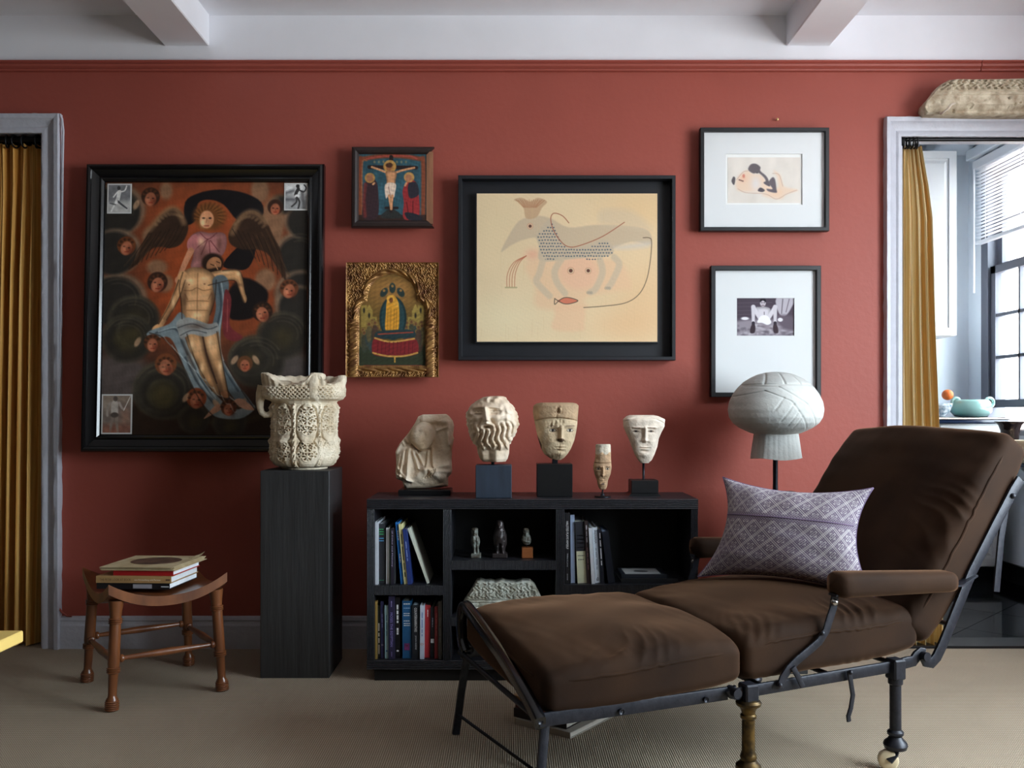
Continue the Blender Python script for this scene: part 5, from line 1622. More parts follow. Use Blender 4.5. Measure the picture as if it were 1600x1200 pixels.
for q in ((1144, 620, 1180, 612), (1180, 612, 1215, 628), (1215, 628, 1249, 673), (1158, 604, 1200, 606), (1200, 606, 1240, 632), (1240, 632, 1264, 668), (1205, 622, 1190, 642), (1218, 632, 1200, 658), (1226, 642, 1212, 664), (1232, 650, 1222, 668), (1158, 602, 1263, 602)):
    gr += 1.5 * np.exp(-(seg(xp, YY, *q) / .8) ** 2) * fr_
for ax in (1182, 1210, 1236):
    gr += 2.2 * np.exp(-((xp - ax - (ax - 1210) * .02 * (YY - 600)) / 1.4) ** 2) * (YY < 602) * (YY > 583) * fr_
gr += 1.6 * (YY < 602) * (YY > 600.6) * fr_ * 0
fac = 1 - gr / np.maximum(rad[:, None], 8)
V = np.stack([cx6 + XX * fac / s6, cy6 + DD * fac / s6, CAMH - (YY - CY) / s6], -1)
mb = MB().grid(V, wrap_v=True, flip=False)
mb.f.append(tuple(range(na)))
obj('cap', mb, M_MUSH, t, smooth=True)
n, na = 40, 90
A = np.arange(na) * 2 * math.pi / na
yy = np.linspace(664, 716, n)
V = []
for y_ in yy:
    r_ = np.interp(y_, [664, 676, 690, 716], [30, 32, 34, 37.5])
    sq = 1 / (np.abs(np.cos(A)) ** 5 + np.abs(np.sin(A)) ** 5) ** .2
    rr_ = r_ * (.55 + .45 * sq) + .4 * np.cos(A * 30)
    yl = y_ + (1.6 * np.sin(A * 3) if y_ > 714 else 0)
    V.append(np.stack([cx6 + (rr_ * np.cos(A) + 1) / s6, cy6 + rr_ * np.sin(A) / s6, CAMH - (yl - CY) / s6 + 0 * A], -1))
mb = MB().grid(np.array(V), wrap_v=True, flip=False)
mb.f.append(tuple(range((n - 1) * na + na - 1, (n - 1) * na - 1, -1)))
obj('stem', mb, M_MUSH, t, smooth=40)

# --- weathered lintel fragment on two iron hooks above the kitchen doorway
dl = 3.50
def rell(x, y):
    h = 4 + 0 * x
    band = (y > 126) & (y < 141)
    h = h + 2.4 * band * np.sign(np.sin(x * .62 + 1.4 * np.sin(y * .6)) * np.sin(y * .8 + .5 * np.sin(x * .31)))
    h -= 1.6 * np.exp(-((y - 143.5) / .8) ** 2) + 1.6 * np.exp(-((y - 149) / .7) ** 2)
    h -= 3.4 * np.clip((fbm(x, y, 0 * x, .45, 11, 2) - .9) * 2, 0, 1) * (y > 145)
    h -= 9 * np.clip((y - 164) / 8, 0, 1)
    return h + .35 * fbm(x, y, 0 * x, .3, 12, 3) - 6 * np.clip((1490 - x) / 30, 0, 1)
ol = [(1447, 166), (1449, 158), (1460, 146), (1470, 132), (1482, 125), (1494, 123.5), (1540, 124), (1600, 122.5), (1660, 123), (1720, 124), (1722, 172), (1690, 176), (1640, 176), (1600, 177), (1550, 177), (1500, 176), (1470, 175), (1452, 175)]
t = thing('lintel_fragment', 'weathered carved stone lintel fragment mounted above the kitchen doorway', 'stone fragment', (P(1585, 176, dl)[0], dl - CAMD, P(1585, 177, dl)[2]))
obj('carved_stone', slab_relief(ol, dl, CAMD - dl - .001, rell, (1590, 150), nt=420, nr=80), M_WEATHERED, t, smooth=True)
M_HOOK = mat('painted_iron_hook', (190, 176, 158), .6)
for px in (1478, 1690):
    pts = [P(px - 10, 172, 3.60), P(px - 8, 178, 3.47), P(px + 2, 171, 3.45), P(px + 9, 163, 3.45), P(px + 14, 161.5, 3.46)]
    obj('hook', MB().tube(pts, .0045, 8), M_HOOK, t, smooth=True)

# ------------------------------------------------------------------ books in the bookcase
M_PAGES = mat('book_pages', (226, 220, 204), .85, var=.06, vs_=200)
_cm = {}
def cover(col, rough=.45):
    k = (tuple(col), rough)
    if k not in _cm:
        _cm[k] = mat('book_cover', col, rough, var=.06, vs_=60)
    return _cm[k]
def book(label, o, a, b, c, col, pages=None, text=(), group=None, back_edge=False, name='book', tcol=(226, 226, 226)):
    """o: corner; a: across the spine, b: along the spine, c: depth away from the spine. text: (words, from, to, size, colour, sideways)"""
    o, a, b, c = [np.asarray(q, float) for q in (o, a, b, c)]
    w = np.linalg.norm(a)
    an, bn, cn = a / w, b / np.linalg.norm(b), c / np.linalg.norm(c)
    root = thing(name, label, 'book', o + a / 2 + c / 2, group)
    th = min(.0025, w * .18)
    m_ = MB().frame(o, an * th, b, c).frame(o + a - an * th, an * th, b, c).frame(o + an * th, a - 2 * an * th, b, cn * th)
    obj('cover', m_, cover(col), root)
    ins = .003
    obj('pages', MB().frame(o + an * th + bn * ins + cn * th, a - 2 * an * th, b - bn * ins * 2, c - cn * (th + ins)), M_PAGES if pages is None else cover(pages, .85), root)
    for i, (words, f0, f1, size, tc_, way) in enumerate(text):
        L = np.linalg.norm(b)
        mt = MB()
        if way == 's':       # reads downward along the spine
            h = w * size
            lettering(mt, words, o + bn * L * (1 - f0) + an * (w - h) / 2 - cn * .0006, -bn, an, L * (f1 - f0), h)
        elif way == 'f':     # across the spine
            h = L * size
            lettering(mt, words, o + bn * L * (1 - f1) + an * w * .12 - cn * .0006, an, bn, w * .76, h)
        elif way in 'xy':    # small print too fine to read: dashes across (x) or along (y) the spine
            rs_ = np.random.RandomState(int(f0 * 997) + int(w * 1e5))
            t0 = .06
            while t0 < .9:
                t1 = min(t0 + .10 + .22 * rs_.rand(), .95)
                if way == 'x':
                    mt.frame(o + bn * L * (1 - f1) + an * w * (.1 + .8 * t0) - cn * .0005, an * w * .8 * (t1 - t0), bn * L * size, cn * .0004)
                else:
                    h = w * size
                    mt.frame(o + bn * L * (1 - f0 - (f1 - f0) * t1) + an * (w - h) / 2 - cn * .0005, an * h, bn * L * (f1 - f0) * (t1 - t0), cn * .0004)
                t0 = t1 + .05
        elif way == 'b':     # coloured block / label
            mt.frame(o + bn * L * (1 - f1) + an * w * (1 - size) / 2 - cn * .0005, an * w * size, bn * L * (f1 - f0), cn * .0004)
        if mt.v:
            obj('title' if way != 'b' else 'label_patch', mt, cover(tc_, .6), root)
    return root
dk = lambda i: 3.165 + .006 * ((i * 7) % 4)
def shelf_row(rows, group, floor_py):
    zf = bz_(floor_py) + .0005
    for i, (xb0, xb1, xt0, ytop, col, pg, txt, lab) in enumerate(rows):
        d = dk(i)
        s = F / d
        x0, x1 = (xb0 - CX) / s, (xb1 - CX) / s
        lean = (xt0 - xb0) / (floor_py - ytop)          # sideways shift per height
        hgt = CAMH - (ytop - CY) / s - zf
        q = math.atan(lean)
        w = x1 - x0
        a = np.array([w * math.cos(q), 0, -w * math.sin(q)])
        b = np.array([math.sin(q), 0, math.cos(q)]) * hgt / math.cos(q)
        dep = min(.19, YBB - .02 - (d - CAMD))
        oz = zf + (max(0, w * math.sin(q)))
        o = (x0, d - CAMD, oz)
        book(lab, o, a, b, (0, dep, 0), col, pg, txt, group)
W = (232, 232, 232)
shelf_row([
    (586.2, 590.8, 586.2, 815.5, (196, 202, 210), None, [], 'thin grey white book at the left end of the upper left shelf'),
    (591, 601.5, 591, 818.5, (38, 40, 46), (226, 230, 232), [('', .07, .10, .016, (60, 170, 100), 'x'), ('', .11, .14, .016, (60, 170, 100), 'x'), ('', .15, .18, .016, (60, 170, 100), 'x'), ('', .23, .25, .014, (70, 150, 200), 'x'), ('', .26, .29, .014, (70, 150, 200), 'x'), ('', .93, .945, .008, (60, 170, 110), 'x')], 'charcoal book with green and blue spine lettering'),
    (603.3, 608.4, 603.3, 825, (222, 226, 232), None, [], 'narrow white book beside the green edged spine on the upper left shelf'),
    (608.6, 610.2, 608.6, 826, (48, 84, 58), None, [], 'very thin dark green booklet on the upper left shelf'),
    (610.4, 615.2, 610.4, 825.5, (34, 30, 44), None, [('of Color and Memory', .04, .68, .50, (190, 180, 214), 's')], 'dark book with long pale lilac spine title on the upper left shelf'),
    (615.4, 618, 615.4, 826.5, (62, 66, 68), None, [], 'thin slate grey book before the leaning blue one'),
    (626.3, 631.2, 617.5, 816.5, (38, 118, 196), None, [('', .12, .30, .34, W, 'y'), ('', .5, .66, .34, W, 'y')], 'bright blue book leaning on the upper left shelf'),
    (631.6, 636.8, 622.5, 819, (226, 220, 160), None, [('', .12, .92, .34, (96, 96, 76), 'y')], 'cream yellow book leaning between blue and navy ones'),
    (637.2, 643.5, 629, 827, (34, 52, 112), None, [('', .2, .62, .2, (130, 150, 205), 'y')], 'navy book leaning beside the cream yellow one'),
    (667.2, 671.2, 635.6, 826, (212, 216, 200), (206, 206, 190), [], 'pale spined book leaning alone, furthest tilted on the upper left shelf'),
], 'books on the upper left shelf', 915)
shelf_row([
    (586.2, 589, 586.2, 939.5, (150, 122, 66), None, [], 'thin gold brown book at the left end of the lower shelf'),
    (590, 594.8, 589.5, 946, (26, 40, 46), None, [('', .30, .97, .42, W, 'y')], 'dark teal book with bold white spine title'),
    (595.2, 600.2, 594.5, 939.5, (38, 38, 78), None, [('', .2, .5, .22, (120, 120, 170), 'y'), ('O', .75, .78, .5, (210, 210, 220), 's')], 'thin indigo book with a pale emblem low on its spine'),
    (601.5, 607, 601, 946, (150, 180, 186), None, [('', .15, .6, .24, (80, 110, 130), 'y'), ('', .84, .87, .45, (40, 80, 130), 'b')], 'pale blue green paperback on the lower shelf'),
    (607.5, 616.5, 607, 931.7, (40, 36, 66), None, [('', .07, .18, .16, (140, 130, 180), 'y'), ('MOSES THE EGYPTIAN', .26, .80, .42, (150, 140, 205), 's'), ('', .88, .96, .12, (130, 120, 170), 'y')], 'tall indigo book titled MOSES THE EGYPTIAN'),
    (617.5, 625.5, 617, 933.5, (18, 18, 22), None, [('', .10, .44, .34, W, 'y'), ('', .50, .62, .34, W, 'y'), ('.', .87, .90, .5, W, 's')], 'tall black book with two bold white words on the spine'),
    (629, 643, 628.5, 939, (30, 86, 130), None, [('', .035, .06, .014, W, 'x'), ('', .10, .13, .010, (160, 190, 220), 'x'), ('', .20, .225, .012, W, 'x'), ('', .235, .26, .012, W, 'x'), ('', .33, .355, .012, W, 'x'), ('', .37, .40, .012, W, 'x'), ('', .41, .435, .012, W, 'x'), ('', .74, .86, .6, (110, 40, 96), 'b'), ('', .77, .79, .2, (230, 180, 90), 'b')], 'wide blue book with several short lines of spine text'),
    (644.2, 655, 644, 945.5, (24, 30, 38), (200, 216, 226), [('COUNTERNARRATIVES', .05, .50, .36, W, 's'), ('JOHN KEENE', .57, .83, .26, (190, 195, 200), 's')], 'black book titled COUNTERNARRATIVES'),
    (656, 662.6, 656.5, 946, (196, 206, 222), None, [('', .1, .6, .2, (110, 136, 186), 'y'), ('O', .70, .74, .7, (190, 90, 50), 's')], 'white paperback with a small orange emblem on its spine'),
    (663.2, 671.5, 664.5, 945.5, (176, 42, 48), None, [('', .08, .23, .16, (240, 210, 205), 'y')], 'bright red book on the lower shelf'),
    (672.2, 678.5, 673, 948.7, (22, 22, 28), None, [('', .2, .4, .2, (150, 150, 170), 'y'), ('', .62, .70, .8, (200, 205, 210), 'b')], 'black book with a pale square label on its spine'),
    (679, 684, 679.3, 947.6, (112, 26, 32), None, [('', .1, .6, .16, (160, 90, 84), 'y')], 'dark red thin book on the lower shelf'),
    (684.8, 690.5, 684.8, 939.5, (74, 70, 66), None, [('', .25, .75, .2, (120, 116, 110), 'y')], 'grey brown book at the right end of the lower shelf'),
], 'books on the lower left shelf', 1032)
shelf_row([
    (882.5, 890.6, 882.3, 801, (20, 20, 24), None, [('HALSTED PLAYS HIMSELF', .12, .51, .44, W, 's'), ('William E. Jones', .57, .76, .3, (210, 210, 214), 's'), ('', .85, .95, .12, (170, 170, 176), 'y')], 'tall black book with a long bold white spine title on the right shelf'),
    (892, 898.6, 891, 804.5, (162, 178, 206), None, [], 'pale blue grey book without lettering on the right shelf'),
    (902.5, 916.8, 898.5, 815, (214, 216, 184), (224, 224, 214), [('', 0, .48, 1.0, (36, 38, 46), 'b'), ('', .21, .24, .020, W, 'x'), ('', .27, .30, .020, W, 'x'), ('', .33, .36, .020, W, 'x'), ('', .40, .43, .020, W, 'x'), ('', .54, .56, .014, (110, 112, 96), 'x'), ('', .605, .625, .014, (110, 112, 96), 'x')], 'wide book with a charcoal upper spine and cream lower spine'),
    (917.6, 923, 913, 814, (52, 40, 40), None, [('', .05, .36, .3, (180, 176, 180), 'y'), ('', .40, .80, .3, (130, 100, 100), 'y')], 'dark brown book between the cream spine and the white books'),
    (924.5, 930, 919.5, 825.5, (214, 220, 226), None, [], 'narrow white book without a title on the right shelf'),
    (930.4, 938, 925.2, 824.5, (206, 214, 222), None, [('INDIANA', .05, .29, .42, (60, 66, 76), 's'), ('', .34, .78, .2, (150, 158, 168), 'y'), ('Q', .90, .96, .5, (30, 32, 40), 's')], 'white book with a small black emblem at the foot of its spine'),
    (939, 944.5, 934, 827, (24, 26, 38), None, [('', .03, .70, .3, (210, 210, 214), 'y')], 'navy black book with a narrow white title on the right shelf'),
    (950.5, 961, 940, 831, (18, 22, 34), (150, 170, 200), [], 'black book with blue edge leaning at the end of the right shelf row'),
], 'books on the right shelf', 914)
# two books lying flat on the right shelf
zf = bz_(914) + .0005
xa, xb = bx_(972), bx_(1062)
b0 = book('closed dark book lying flat at the bottom on the right shelf', (xa, YBF + .03, zf), (0, 0, .016), (xb - xa, 0, 0), (0, .16, 0), (22, 22, 26), None, [], 'books lying flat')
b1 = book('dark book with a pale pictorial cover lying on top of another flat book', (bx_(974), YBF + .045, zf + .0165), (0, 0, .012), (bx_(1046) - bx_(974), 0, 0), (0, .14, 0), (26, 30, 40), None, [], 'books lying flat')
cvr = MB().box(bx_(980), bx_(1036), YBF + .052, YBF + .165, zf + .0290, zf + .0295)
obj('cover_picture', cvr, cover((170, 172, 172), .5), b1)
obj('cover_motif', MB().ball((bx_(1008), YBF + .105, zf + .0296), 1, 20, 6, (.028, .018, .0005)), cover((52, 52, 56), .5), b1)

# ------------------------------------------------------------------ figurines and stone fragment in the bookcase
M_FAIENCE = mat('grey_faience', (126, 134, 128), .45, col2=(70, 58, 44), vs_=60, bump=.3, bs=140)
M_BRONZE = mat('dark_bronze', (66, 58, 58), .38, .3, col2=(38, 32, 32), vs_=40)
M_WOODBLOCK = mat('orange_wood_block', (136, 78, 38), .5, var=.25, vs_=60, stretch=(.2, 1, 1))
def figure(rows, d, relief, ratio=.8, n=90, na=80):
    return bust(rows, d, ratio, relief, n, na, power=2.1, noise=.0005)
dS = 3.215
zs = bz_(876) + .0004
def drop(mb):
    lo = min(q[2] for q in mb.v)
    return mb.map(lambda q: q + np.array([0, 0, zs - lo]))
# seated ape on a plinth, faience
def r1(x, y):
    return 2.4 * gauss(x, y, 741, 835, 2.6, 3.4) + 1.6 * gauss(x, y, 740, 846, 3, 5) + 1.4 * gauss(x, y, 747, 847, 2.4, 6) - 1.5 * gauss(x, y, 743.5, 848, 1, 7) + 2 * gauss(x, y, 741, 860, 2, 5) + 2 * gauss(x, y, 747, 860, 2, 5) - 2 * gauss(x, y, 744, 861, 1.2, 6) + .5 * fbm(x, y, 0 * x, .9, 3, 2)
t = thing('ape_figurine', 'small mottled grey seated ape figurine on a square base, left on the shelf', 'figurine', P(743, 876, dS), 'figurines in the bookcase')
mb = figure([(827, 739, 745), (828, 737, 747), (834, 736.6, 747), (839, 737, 747), (843, 736, 749.5), (850, 735.8, 750), (855, 737, 749), (859, 739, 748), (864, 738, 749), (868, 737, 750)], dS, r1)
lo = P(743, 873.5, dS)[2]
mb.map(lambda q: q + np.array([0, 0, zs - lo]))
obj('body', mb, M_FAIENCE, t, smooth=True)
obj('base', MB().bbox(P(736, 0, dS)[0], P(751.5, 0, dS)[0], dS - CAMD - .016, dS - CAMD + .016, zs, zs + .016, .002), M_FAIENCE, t)
# standing ape, dark bronze
def r2(x, y):
    return 3.4 * gauss(x, y, 780, 826, 2.6, 3.4) + 2 * gauss(x, y, 781, 842, 6, 6) + 2.4 * np.exp(-(seg(x, y, 777, 857, 776, 866) / 1.8) ** 2) + 2.4 * np.exp(-(seg(x, y, 785, 857, 787, 866) / 1.8) ** 2) - 4.5 * np.exp(-(seg(x, y, 781, 853, 781, 868) / 1.9) ** 2) + 1.4 * np.exp(-(seg(x, y, 788, 834, 791, 850) / 1.6) ** 2) - 1.2 * np.exp(-(seg(x, y, 786, 832, 787.5, 846) / .8) ** 2)
t = thing('ape_figurine', 'dark bronze standing ape figurine, tallest of the three on the shelf', 'figurine', P(781, 876, dS), 'figurines in the bookcase')
mb = figure([(816, 777, 784), (817.5, 775.5, 786), (822, 775, 787), (828, 774, 787.5), (833, 772, 790), (838, 770.5, 791.5), (846, 770, 792), (853, 770.8, 792), (858, 773, 790), (863, 774, 789), (867, 772, 791)], dS, r2, .95)
lo = P(743, 873.5, dS)[2]
mb.map(lambda q: q + np.array([0, 0, zs - lo + .001]))
obj('body', mb, M_BRONZE, t, smooth=True)
obj('base', MB().bbox(P(769, 0, dS)[0], P(793, 0, dS)[0], dS - CAMD - .022, dS - CAMD + .022, zs, zs + .017, .003), M_BRONZE, t)
# bust on an orange wooden block
def r3(x, y):
    return 1.8 * gauss(x, y, 822, 839, 2, 3) - 1.6 * gauss(x, y, 824, 846, 1.4, 3) + 1.6 * np.exp(-(seg(x, y, 818, 850, 828, 851) / 1.6) ** 2) + 1.4 * gauss(x, y, 822, 833, 3, 2) + .4 * fbm(x, y, 0 * x, .9, 6, 2)
t = thing('bust_figurine', 'tiny grey bust with folded arms on an orange wooden block', 'figurine', P(824, 876, dS), 'figurines in the bookcase')
mb = figure([(830, 819, 824), (831, 817.5, 826), (835, 817, 827), (839, 818, 827), (843, 816, 829), (848, 815, 830), (852, 816.5, 829.5), (855, 819, 827.5)], dS, r3)
lo = P(743, 875.2, dS)[2]
mb.map(lambda q: q + np.array([0, 0, zs - lo + .001]))
obj('body', mb, M_FAIENCE, t, smooth=True)
c_ = P(823, 0, dS)
obj('pin', MB().tube([(c_[0], c_[1], zs + .036), (c_[0], c_[1], zs + .050)], .0014, 8), M_STEEL, t)
obj('block', MB().bbox(P(815, 0, dS)[0], P(832.5, 0, dS)[0], dS - CAMD - .02, dS - CAMD + .02, zs, zs + .038, .002), M_WOODBLOCK, t)
# stone fragment with incised pattern on the lower middle shelf
def rf(x, y):
    h = 3 + 0 * x
    h += .9 * np.sign(np.sin(x * .75 + 1.6 * np.sin(y * .5)) * np.sin(y * .62 + 1.2 * np.sin(x * .4))) * (y > 914) * (y < 938)
    for yy in (941, 945, 951):
        h -= 1.2 * np.exp(-((y - yy) / .8) ** 2)
    return h + .6 * fbm(x, y, 0 * x, .4, 15, 3)
dF = 3.185
ol = [(722, 950), (724, 943), (733, 930), (744, 911), (750, 909.5), (757, 912), (765, 911), (772, 912.5), (784, 909.5), (790, 912), (806, 913), (816, 910), (829, 911), (836, 917), (846, 937), (849, 948), (850, 962), (846, 964.5), (735, 964.5), (724, 962)]
m_ = slab_relief(ol, dF, .07, rf, (787, 938), nt=300, nr=70)
zq = bz_(965) + .0004
lo = min(q[2] for q in m_.v)
m_.map(lambda q: q + np.array([0, 0, zq - lo]))
tag(obj('stone_fragment', m_, M_GREYSTONE, smooth=True), 'pale grey green carved stone fragment on the lower middle bookcase shelf', 'stone fragment')

# ------------------------------------------------------------------ turned wooden stool with a dished seat
M_WALNUT = mat('turned_walnut', (128, 76, 42), .32, col2=(82, 44, 24), vs_=14, stretch=(1, 1, .25), coat=.25)
SCX, SCD = -1.227, 3.099
e1 = np.array([math.cos(math.radians(36)), math.sin(math.radians(36))])
e2 = np.array([-e1[1], e1[0]])
def S(u, v, z):
    q = np.array([SCX, SCD - CAMD]) + e1 * u + e2 * v
    return np.array([q[0], q[1], z])
st = thing('wooden_stool', 'turned walnut stool with a dished saddle seat and stacked books on it', 'stool', S(0, 0, 0))
HU, HV = .176, .19
def leg_prof(L):
    pr = [(.010, 0), (.019, .001)]
    for k in range(5):                       # ringed foot
        z = .002 + k * .006
        pr += [(.0215, z + .001), (.0222, z + .003), (.0212, z + .005), (.0196, z + .0058)]
    pr += [(.0190, .036), (.0138, .044), (.0132, .052), (.0150, .114)]
    for z0 in (.118, .272):                  # triple collars
        for k in range(3):
            z = z0 + k * .0062
            pr += [(.0172, z), (.0212, z + .002), (.0212, z + .004), (.0172, z + .0058)]
        pr += [(.0172, z0 + .022), (.0182 if z0 < .2 else .0186, z0 + .03)]
    pr += [(.0188, .31), (.0225, .335), (.0235, L)]
    return pr
for su in (-1, 1):
    for sv in (-1, 1):
        foot = S(su * HU, sv * HV, 0)
        top = S(su * (HU - .018), sv * (HV - .018), .358)
        ax = top - foot
        obj('leg', MB().lathe(leg_prof(.345), foot, 20, ax), M_WALNUT, st, smooth=40)
def stretch(a, b, r=.0125):
    a, b = np.asarray(a), np.asarray(b)
    L = np.linalg.norm(b - a)
    pr = [(.008, 0), (.0085, .016), (.0125, .020), (.0135, .024), (.0115, .029), (.0070, .031), (.0075, .036), (r, L / 2), (.0075, L - .036), (.0070, L - .031), (.0115, L - .029), (.0135, L - .024), (.0125, L - .020), (.0085, L - .016), (.008, L)]
    return MB().lathe(pr, a, 16, b - a)
for z, (p, q) in ((.160, ((-1, -1), (1, -1))), (.160, ((-1, 1), (1, 1))), (.150, ((-1, -1), (-1, 1))), (.150, ((1, -1), (1, 1)))):
    i = .008
    obj('stretcher', stretch(S(p[0] * (HU - i), p[1] * (HV - i), z), S(q[0] * (HU - i), q[1] * (HV - i), z)), M_WALNUT, st, smooth=40)
n = 41
uu = np.linspace(-1, 1, n)
U, Vv = np.meshgrid(uu, uu, indexing='ij')
dish = .343 + .052 * (np.abs(U) ** 2.2) * (np.abs(Vv) ** 2.0) + .004 * (U ** 2 + Vv ** 2)
ext = .012
top = np.stack([SCX + e1[0] * U * (HU + ext) + e2[0] * Vv * (HV + ext), SCD - CAMD + e1[1] * U * (HU + ext) + e2[1] * Vv * (HV + ext), dish], -1)
mb = MB().grid(top)
bt = top.copy()
edge = np.maximum(np.abs(U), np.abs(Vv))
thk = .010 + .022 * np.clip((edge - .80) / .08, 0, 1)
bt[..., 2] -= thk
mb.grid(bt, flip=True)
ring = [(0, j) for j in range(n)] + [(i, n - 1) for i in range(1, n)] + [(n - 1, j) for j in range(n - 2, -1, -1)] + [(i, 0) for i in range(n - 2, 0, -1)]
R0, R1 = np.array([top[q] for q in ring]), np.array([bt[q] for q in ring])
Rm = (R0 + R1) / 2
c0 = np.array([SCX, SCD - CAMD])
for (ra, rb) in ((R0, Rm), (Rm, R1)):
    mb.grid(np.stack([ra, rb]), wrap_v=True, flip=True)
obj('seat', mb, M_WALNUT, st, smooth=50)

# books and a magazine on the stool
zb = .3585
bdir = np.array([.9965, -.05, 0])
cdir = np.array([.09, .9959, 0])
def flat_book(label, px, py_d, z, w, dep, th, col, text=(), pages=None, group=None, tw=0.0, floor=None):
    o = np.array([(px - CX) * py_d / F, py_d - CAMD, z])
    c, s = math.cos(tw), math.sin(tw)
    R = np.array([[c, -s, 0], [s, c, 0], [0, 0, 1]])
    # the spine faces the lens; its title reads along it
    b = R @ bdir * w
    return book(label, o + b, (0, 0, th), -b, R @ cdir * dep, col, pages, [(t_[0], t_[1], t_[2], t_[3], t_[4], t_[5]) for t_ in text], group)
SG = 'books stacked on the stool'
flat_book('black spined book at the bottom of the stack on the stool', 151, 2.985, zb, .248, .215, .0205, (20, 20, 24), (), (236, 240, 244), SG)
flat_book('tan spined book second from the bottom on the stool', 150, 2.98, zb + .021, .254, .21, .0225, (168, 134, 88), (), (216, 220, 224), SG, .01)
flat_book('red spined book under the old magazine on the stool', 177, 2.99, zb + .044, .205, .20, .0165, (164, 26, 30), (), (226, 230, 236), SG, -.01)
# spine words face the lens
def spine_words(words, px0, px1, d, z, h, col, owner, tw=0.0):
    a = np.array([(px0 - CX) * d / F, d - CAMD - .0012, z])
    b = np.array([(px1 - CX) * d / F, d - CAMD - .0012 + (px1 - px0) * d / F * (-.05), z])
    m_ = MB()
    L = np.linalg.norm(b - a)
    lettering(m_, words, a, (b - a) / L, (0, 0, 1), L, h)
    obj('title', m_, cover(col, .6), owner)
bs_ = [o for o in bpy.data.objects if o.get('group') == SG]
spine_words('THE PETER LOOK AT BOOK', 156, 206, 2.975, zb + .029, .008, (92, 70, 44), bs_[1])
spine_words('von Fürstenberg und Partner', 210, 252, 2.967, zb + .029, .007, (236, 226, 206), bs_[1])
def spine_patch(px0, px1, d, z, h, col, owner):
    a = np.array([(px0 - CX) * d / F, d - CAMD - .0014, z])
    L = (px1 - px0) * d / F
    obj('label_patch', MB().frame(a, np.array([L, -.05 * L, 0]), (0, 0, h), (0, .0006, 0)), cover(col, .6), owner)
spine_patch(208, 238, 2.978, zb + .003, .014, (150, 148, 154), bs_[0])
spine_patch(252, 264, 2.969, zb + .0085, .003, (196, 196, 200), bs_[0])
spine_patch(259, 266, 2.966, zb + .031, .004, (60, 34, 26), bs_[1])
# old magazine with rough page edges and an oval picture
mg = thing('old_magazine', 'yellowed old magazine with a dark oval picture on top of the stool books', 'magazine', S(0, 0, zb + .061), None)
o = np.array([(157 - CX) * 2.985 / F, 2.985 - CAMD, zb + .0610])
bvec, cvec = bdir * .247, cdir * .245
M_OLDPAPER = mat('yellowed_paper', (206, 188, 150), .85, col2=(176, 154, 116), vs_=20)
r = np.random.RandomState(4)
for k in range(7):
    j = r.rand(4) * .008 - .004
    oo = o + bdir * j[0] + cdir * j[1] + np.array([0, 0, k * .0018])
    obj('leaf', MB().frame(oo, bvec + bdir * j[2], cvec + cdir * j[3], (0, 0, .0012)), M_OLDPAPER, mg)
zt = o[2] + 7 * .0018 - .0004
pic = []
for q in np.linspace(0, 2 * math.pi, 40, endpoint=False):
    pic.append(o + bvec * (.52 + .34 * math.cos(q)) + cdir * .245 * (.52 + .30 * math.sin(q)))
V = np.array(pic)
V[:, 2] = zt + .0002
m_ = MB()
m_.add(np.concatenate([V, V + [0, 0, .0006]]), [tuple(range(40, 80))] + [(i, (i + 1) % 40, (i + 1) % 40 + 40, i + 40) for i in range(40)])
obj('oval_picture', m_, mat('dark_print', (58, 40, 34), .5, col2=(120, 92, 74), vs_=28), mg)
tip = o + bvec + cvec * .9
obj('torn_corner', MB().tube([tip + [-.03, -.03, .012], tip + [-.005, .0, .020], tip + [.008, .01, .030]], [.012, .008, .001], 8, flat=(.06, 1)), M_OLDPAPER, mg)

# ------------------------------------------------------------------ yellow low table at the left edge
M_YEL = mat('yellow_lacquer', (248, 214, 126), .4, var=.05, vs_=20)
ty = thing('yellow_table', 'low yellow table cut off by the left edge of the picture', 'table', (-1.6, -1.65, 0))
XE, YE = (37 - CX) * 2.24 / F, 2.24 - CAMD
obj('top', MB().bbox(XE - .8, XE, YE - .55, YE, .372, .401, .003), M_YEL, ty)
for x_, y_ in ((XE - .07, YE - .07), (XE - .76, YE - .07), (XE - .07, YE - .51), (XE - .76, YE - .51)):
    obj('leg', MB().bbox(x_ - .02, x_ + .02, y_ - .02, y_ + .02, 0, .373, .003), M_YEL, ty)

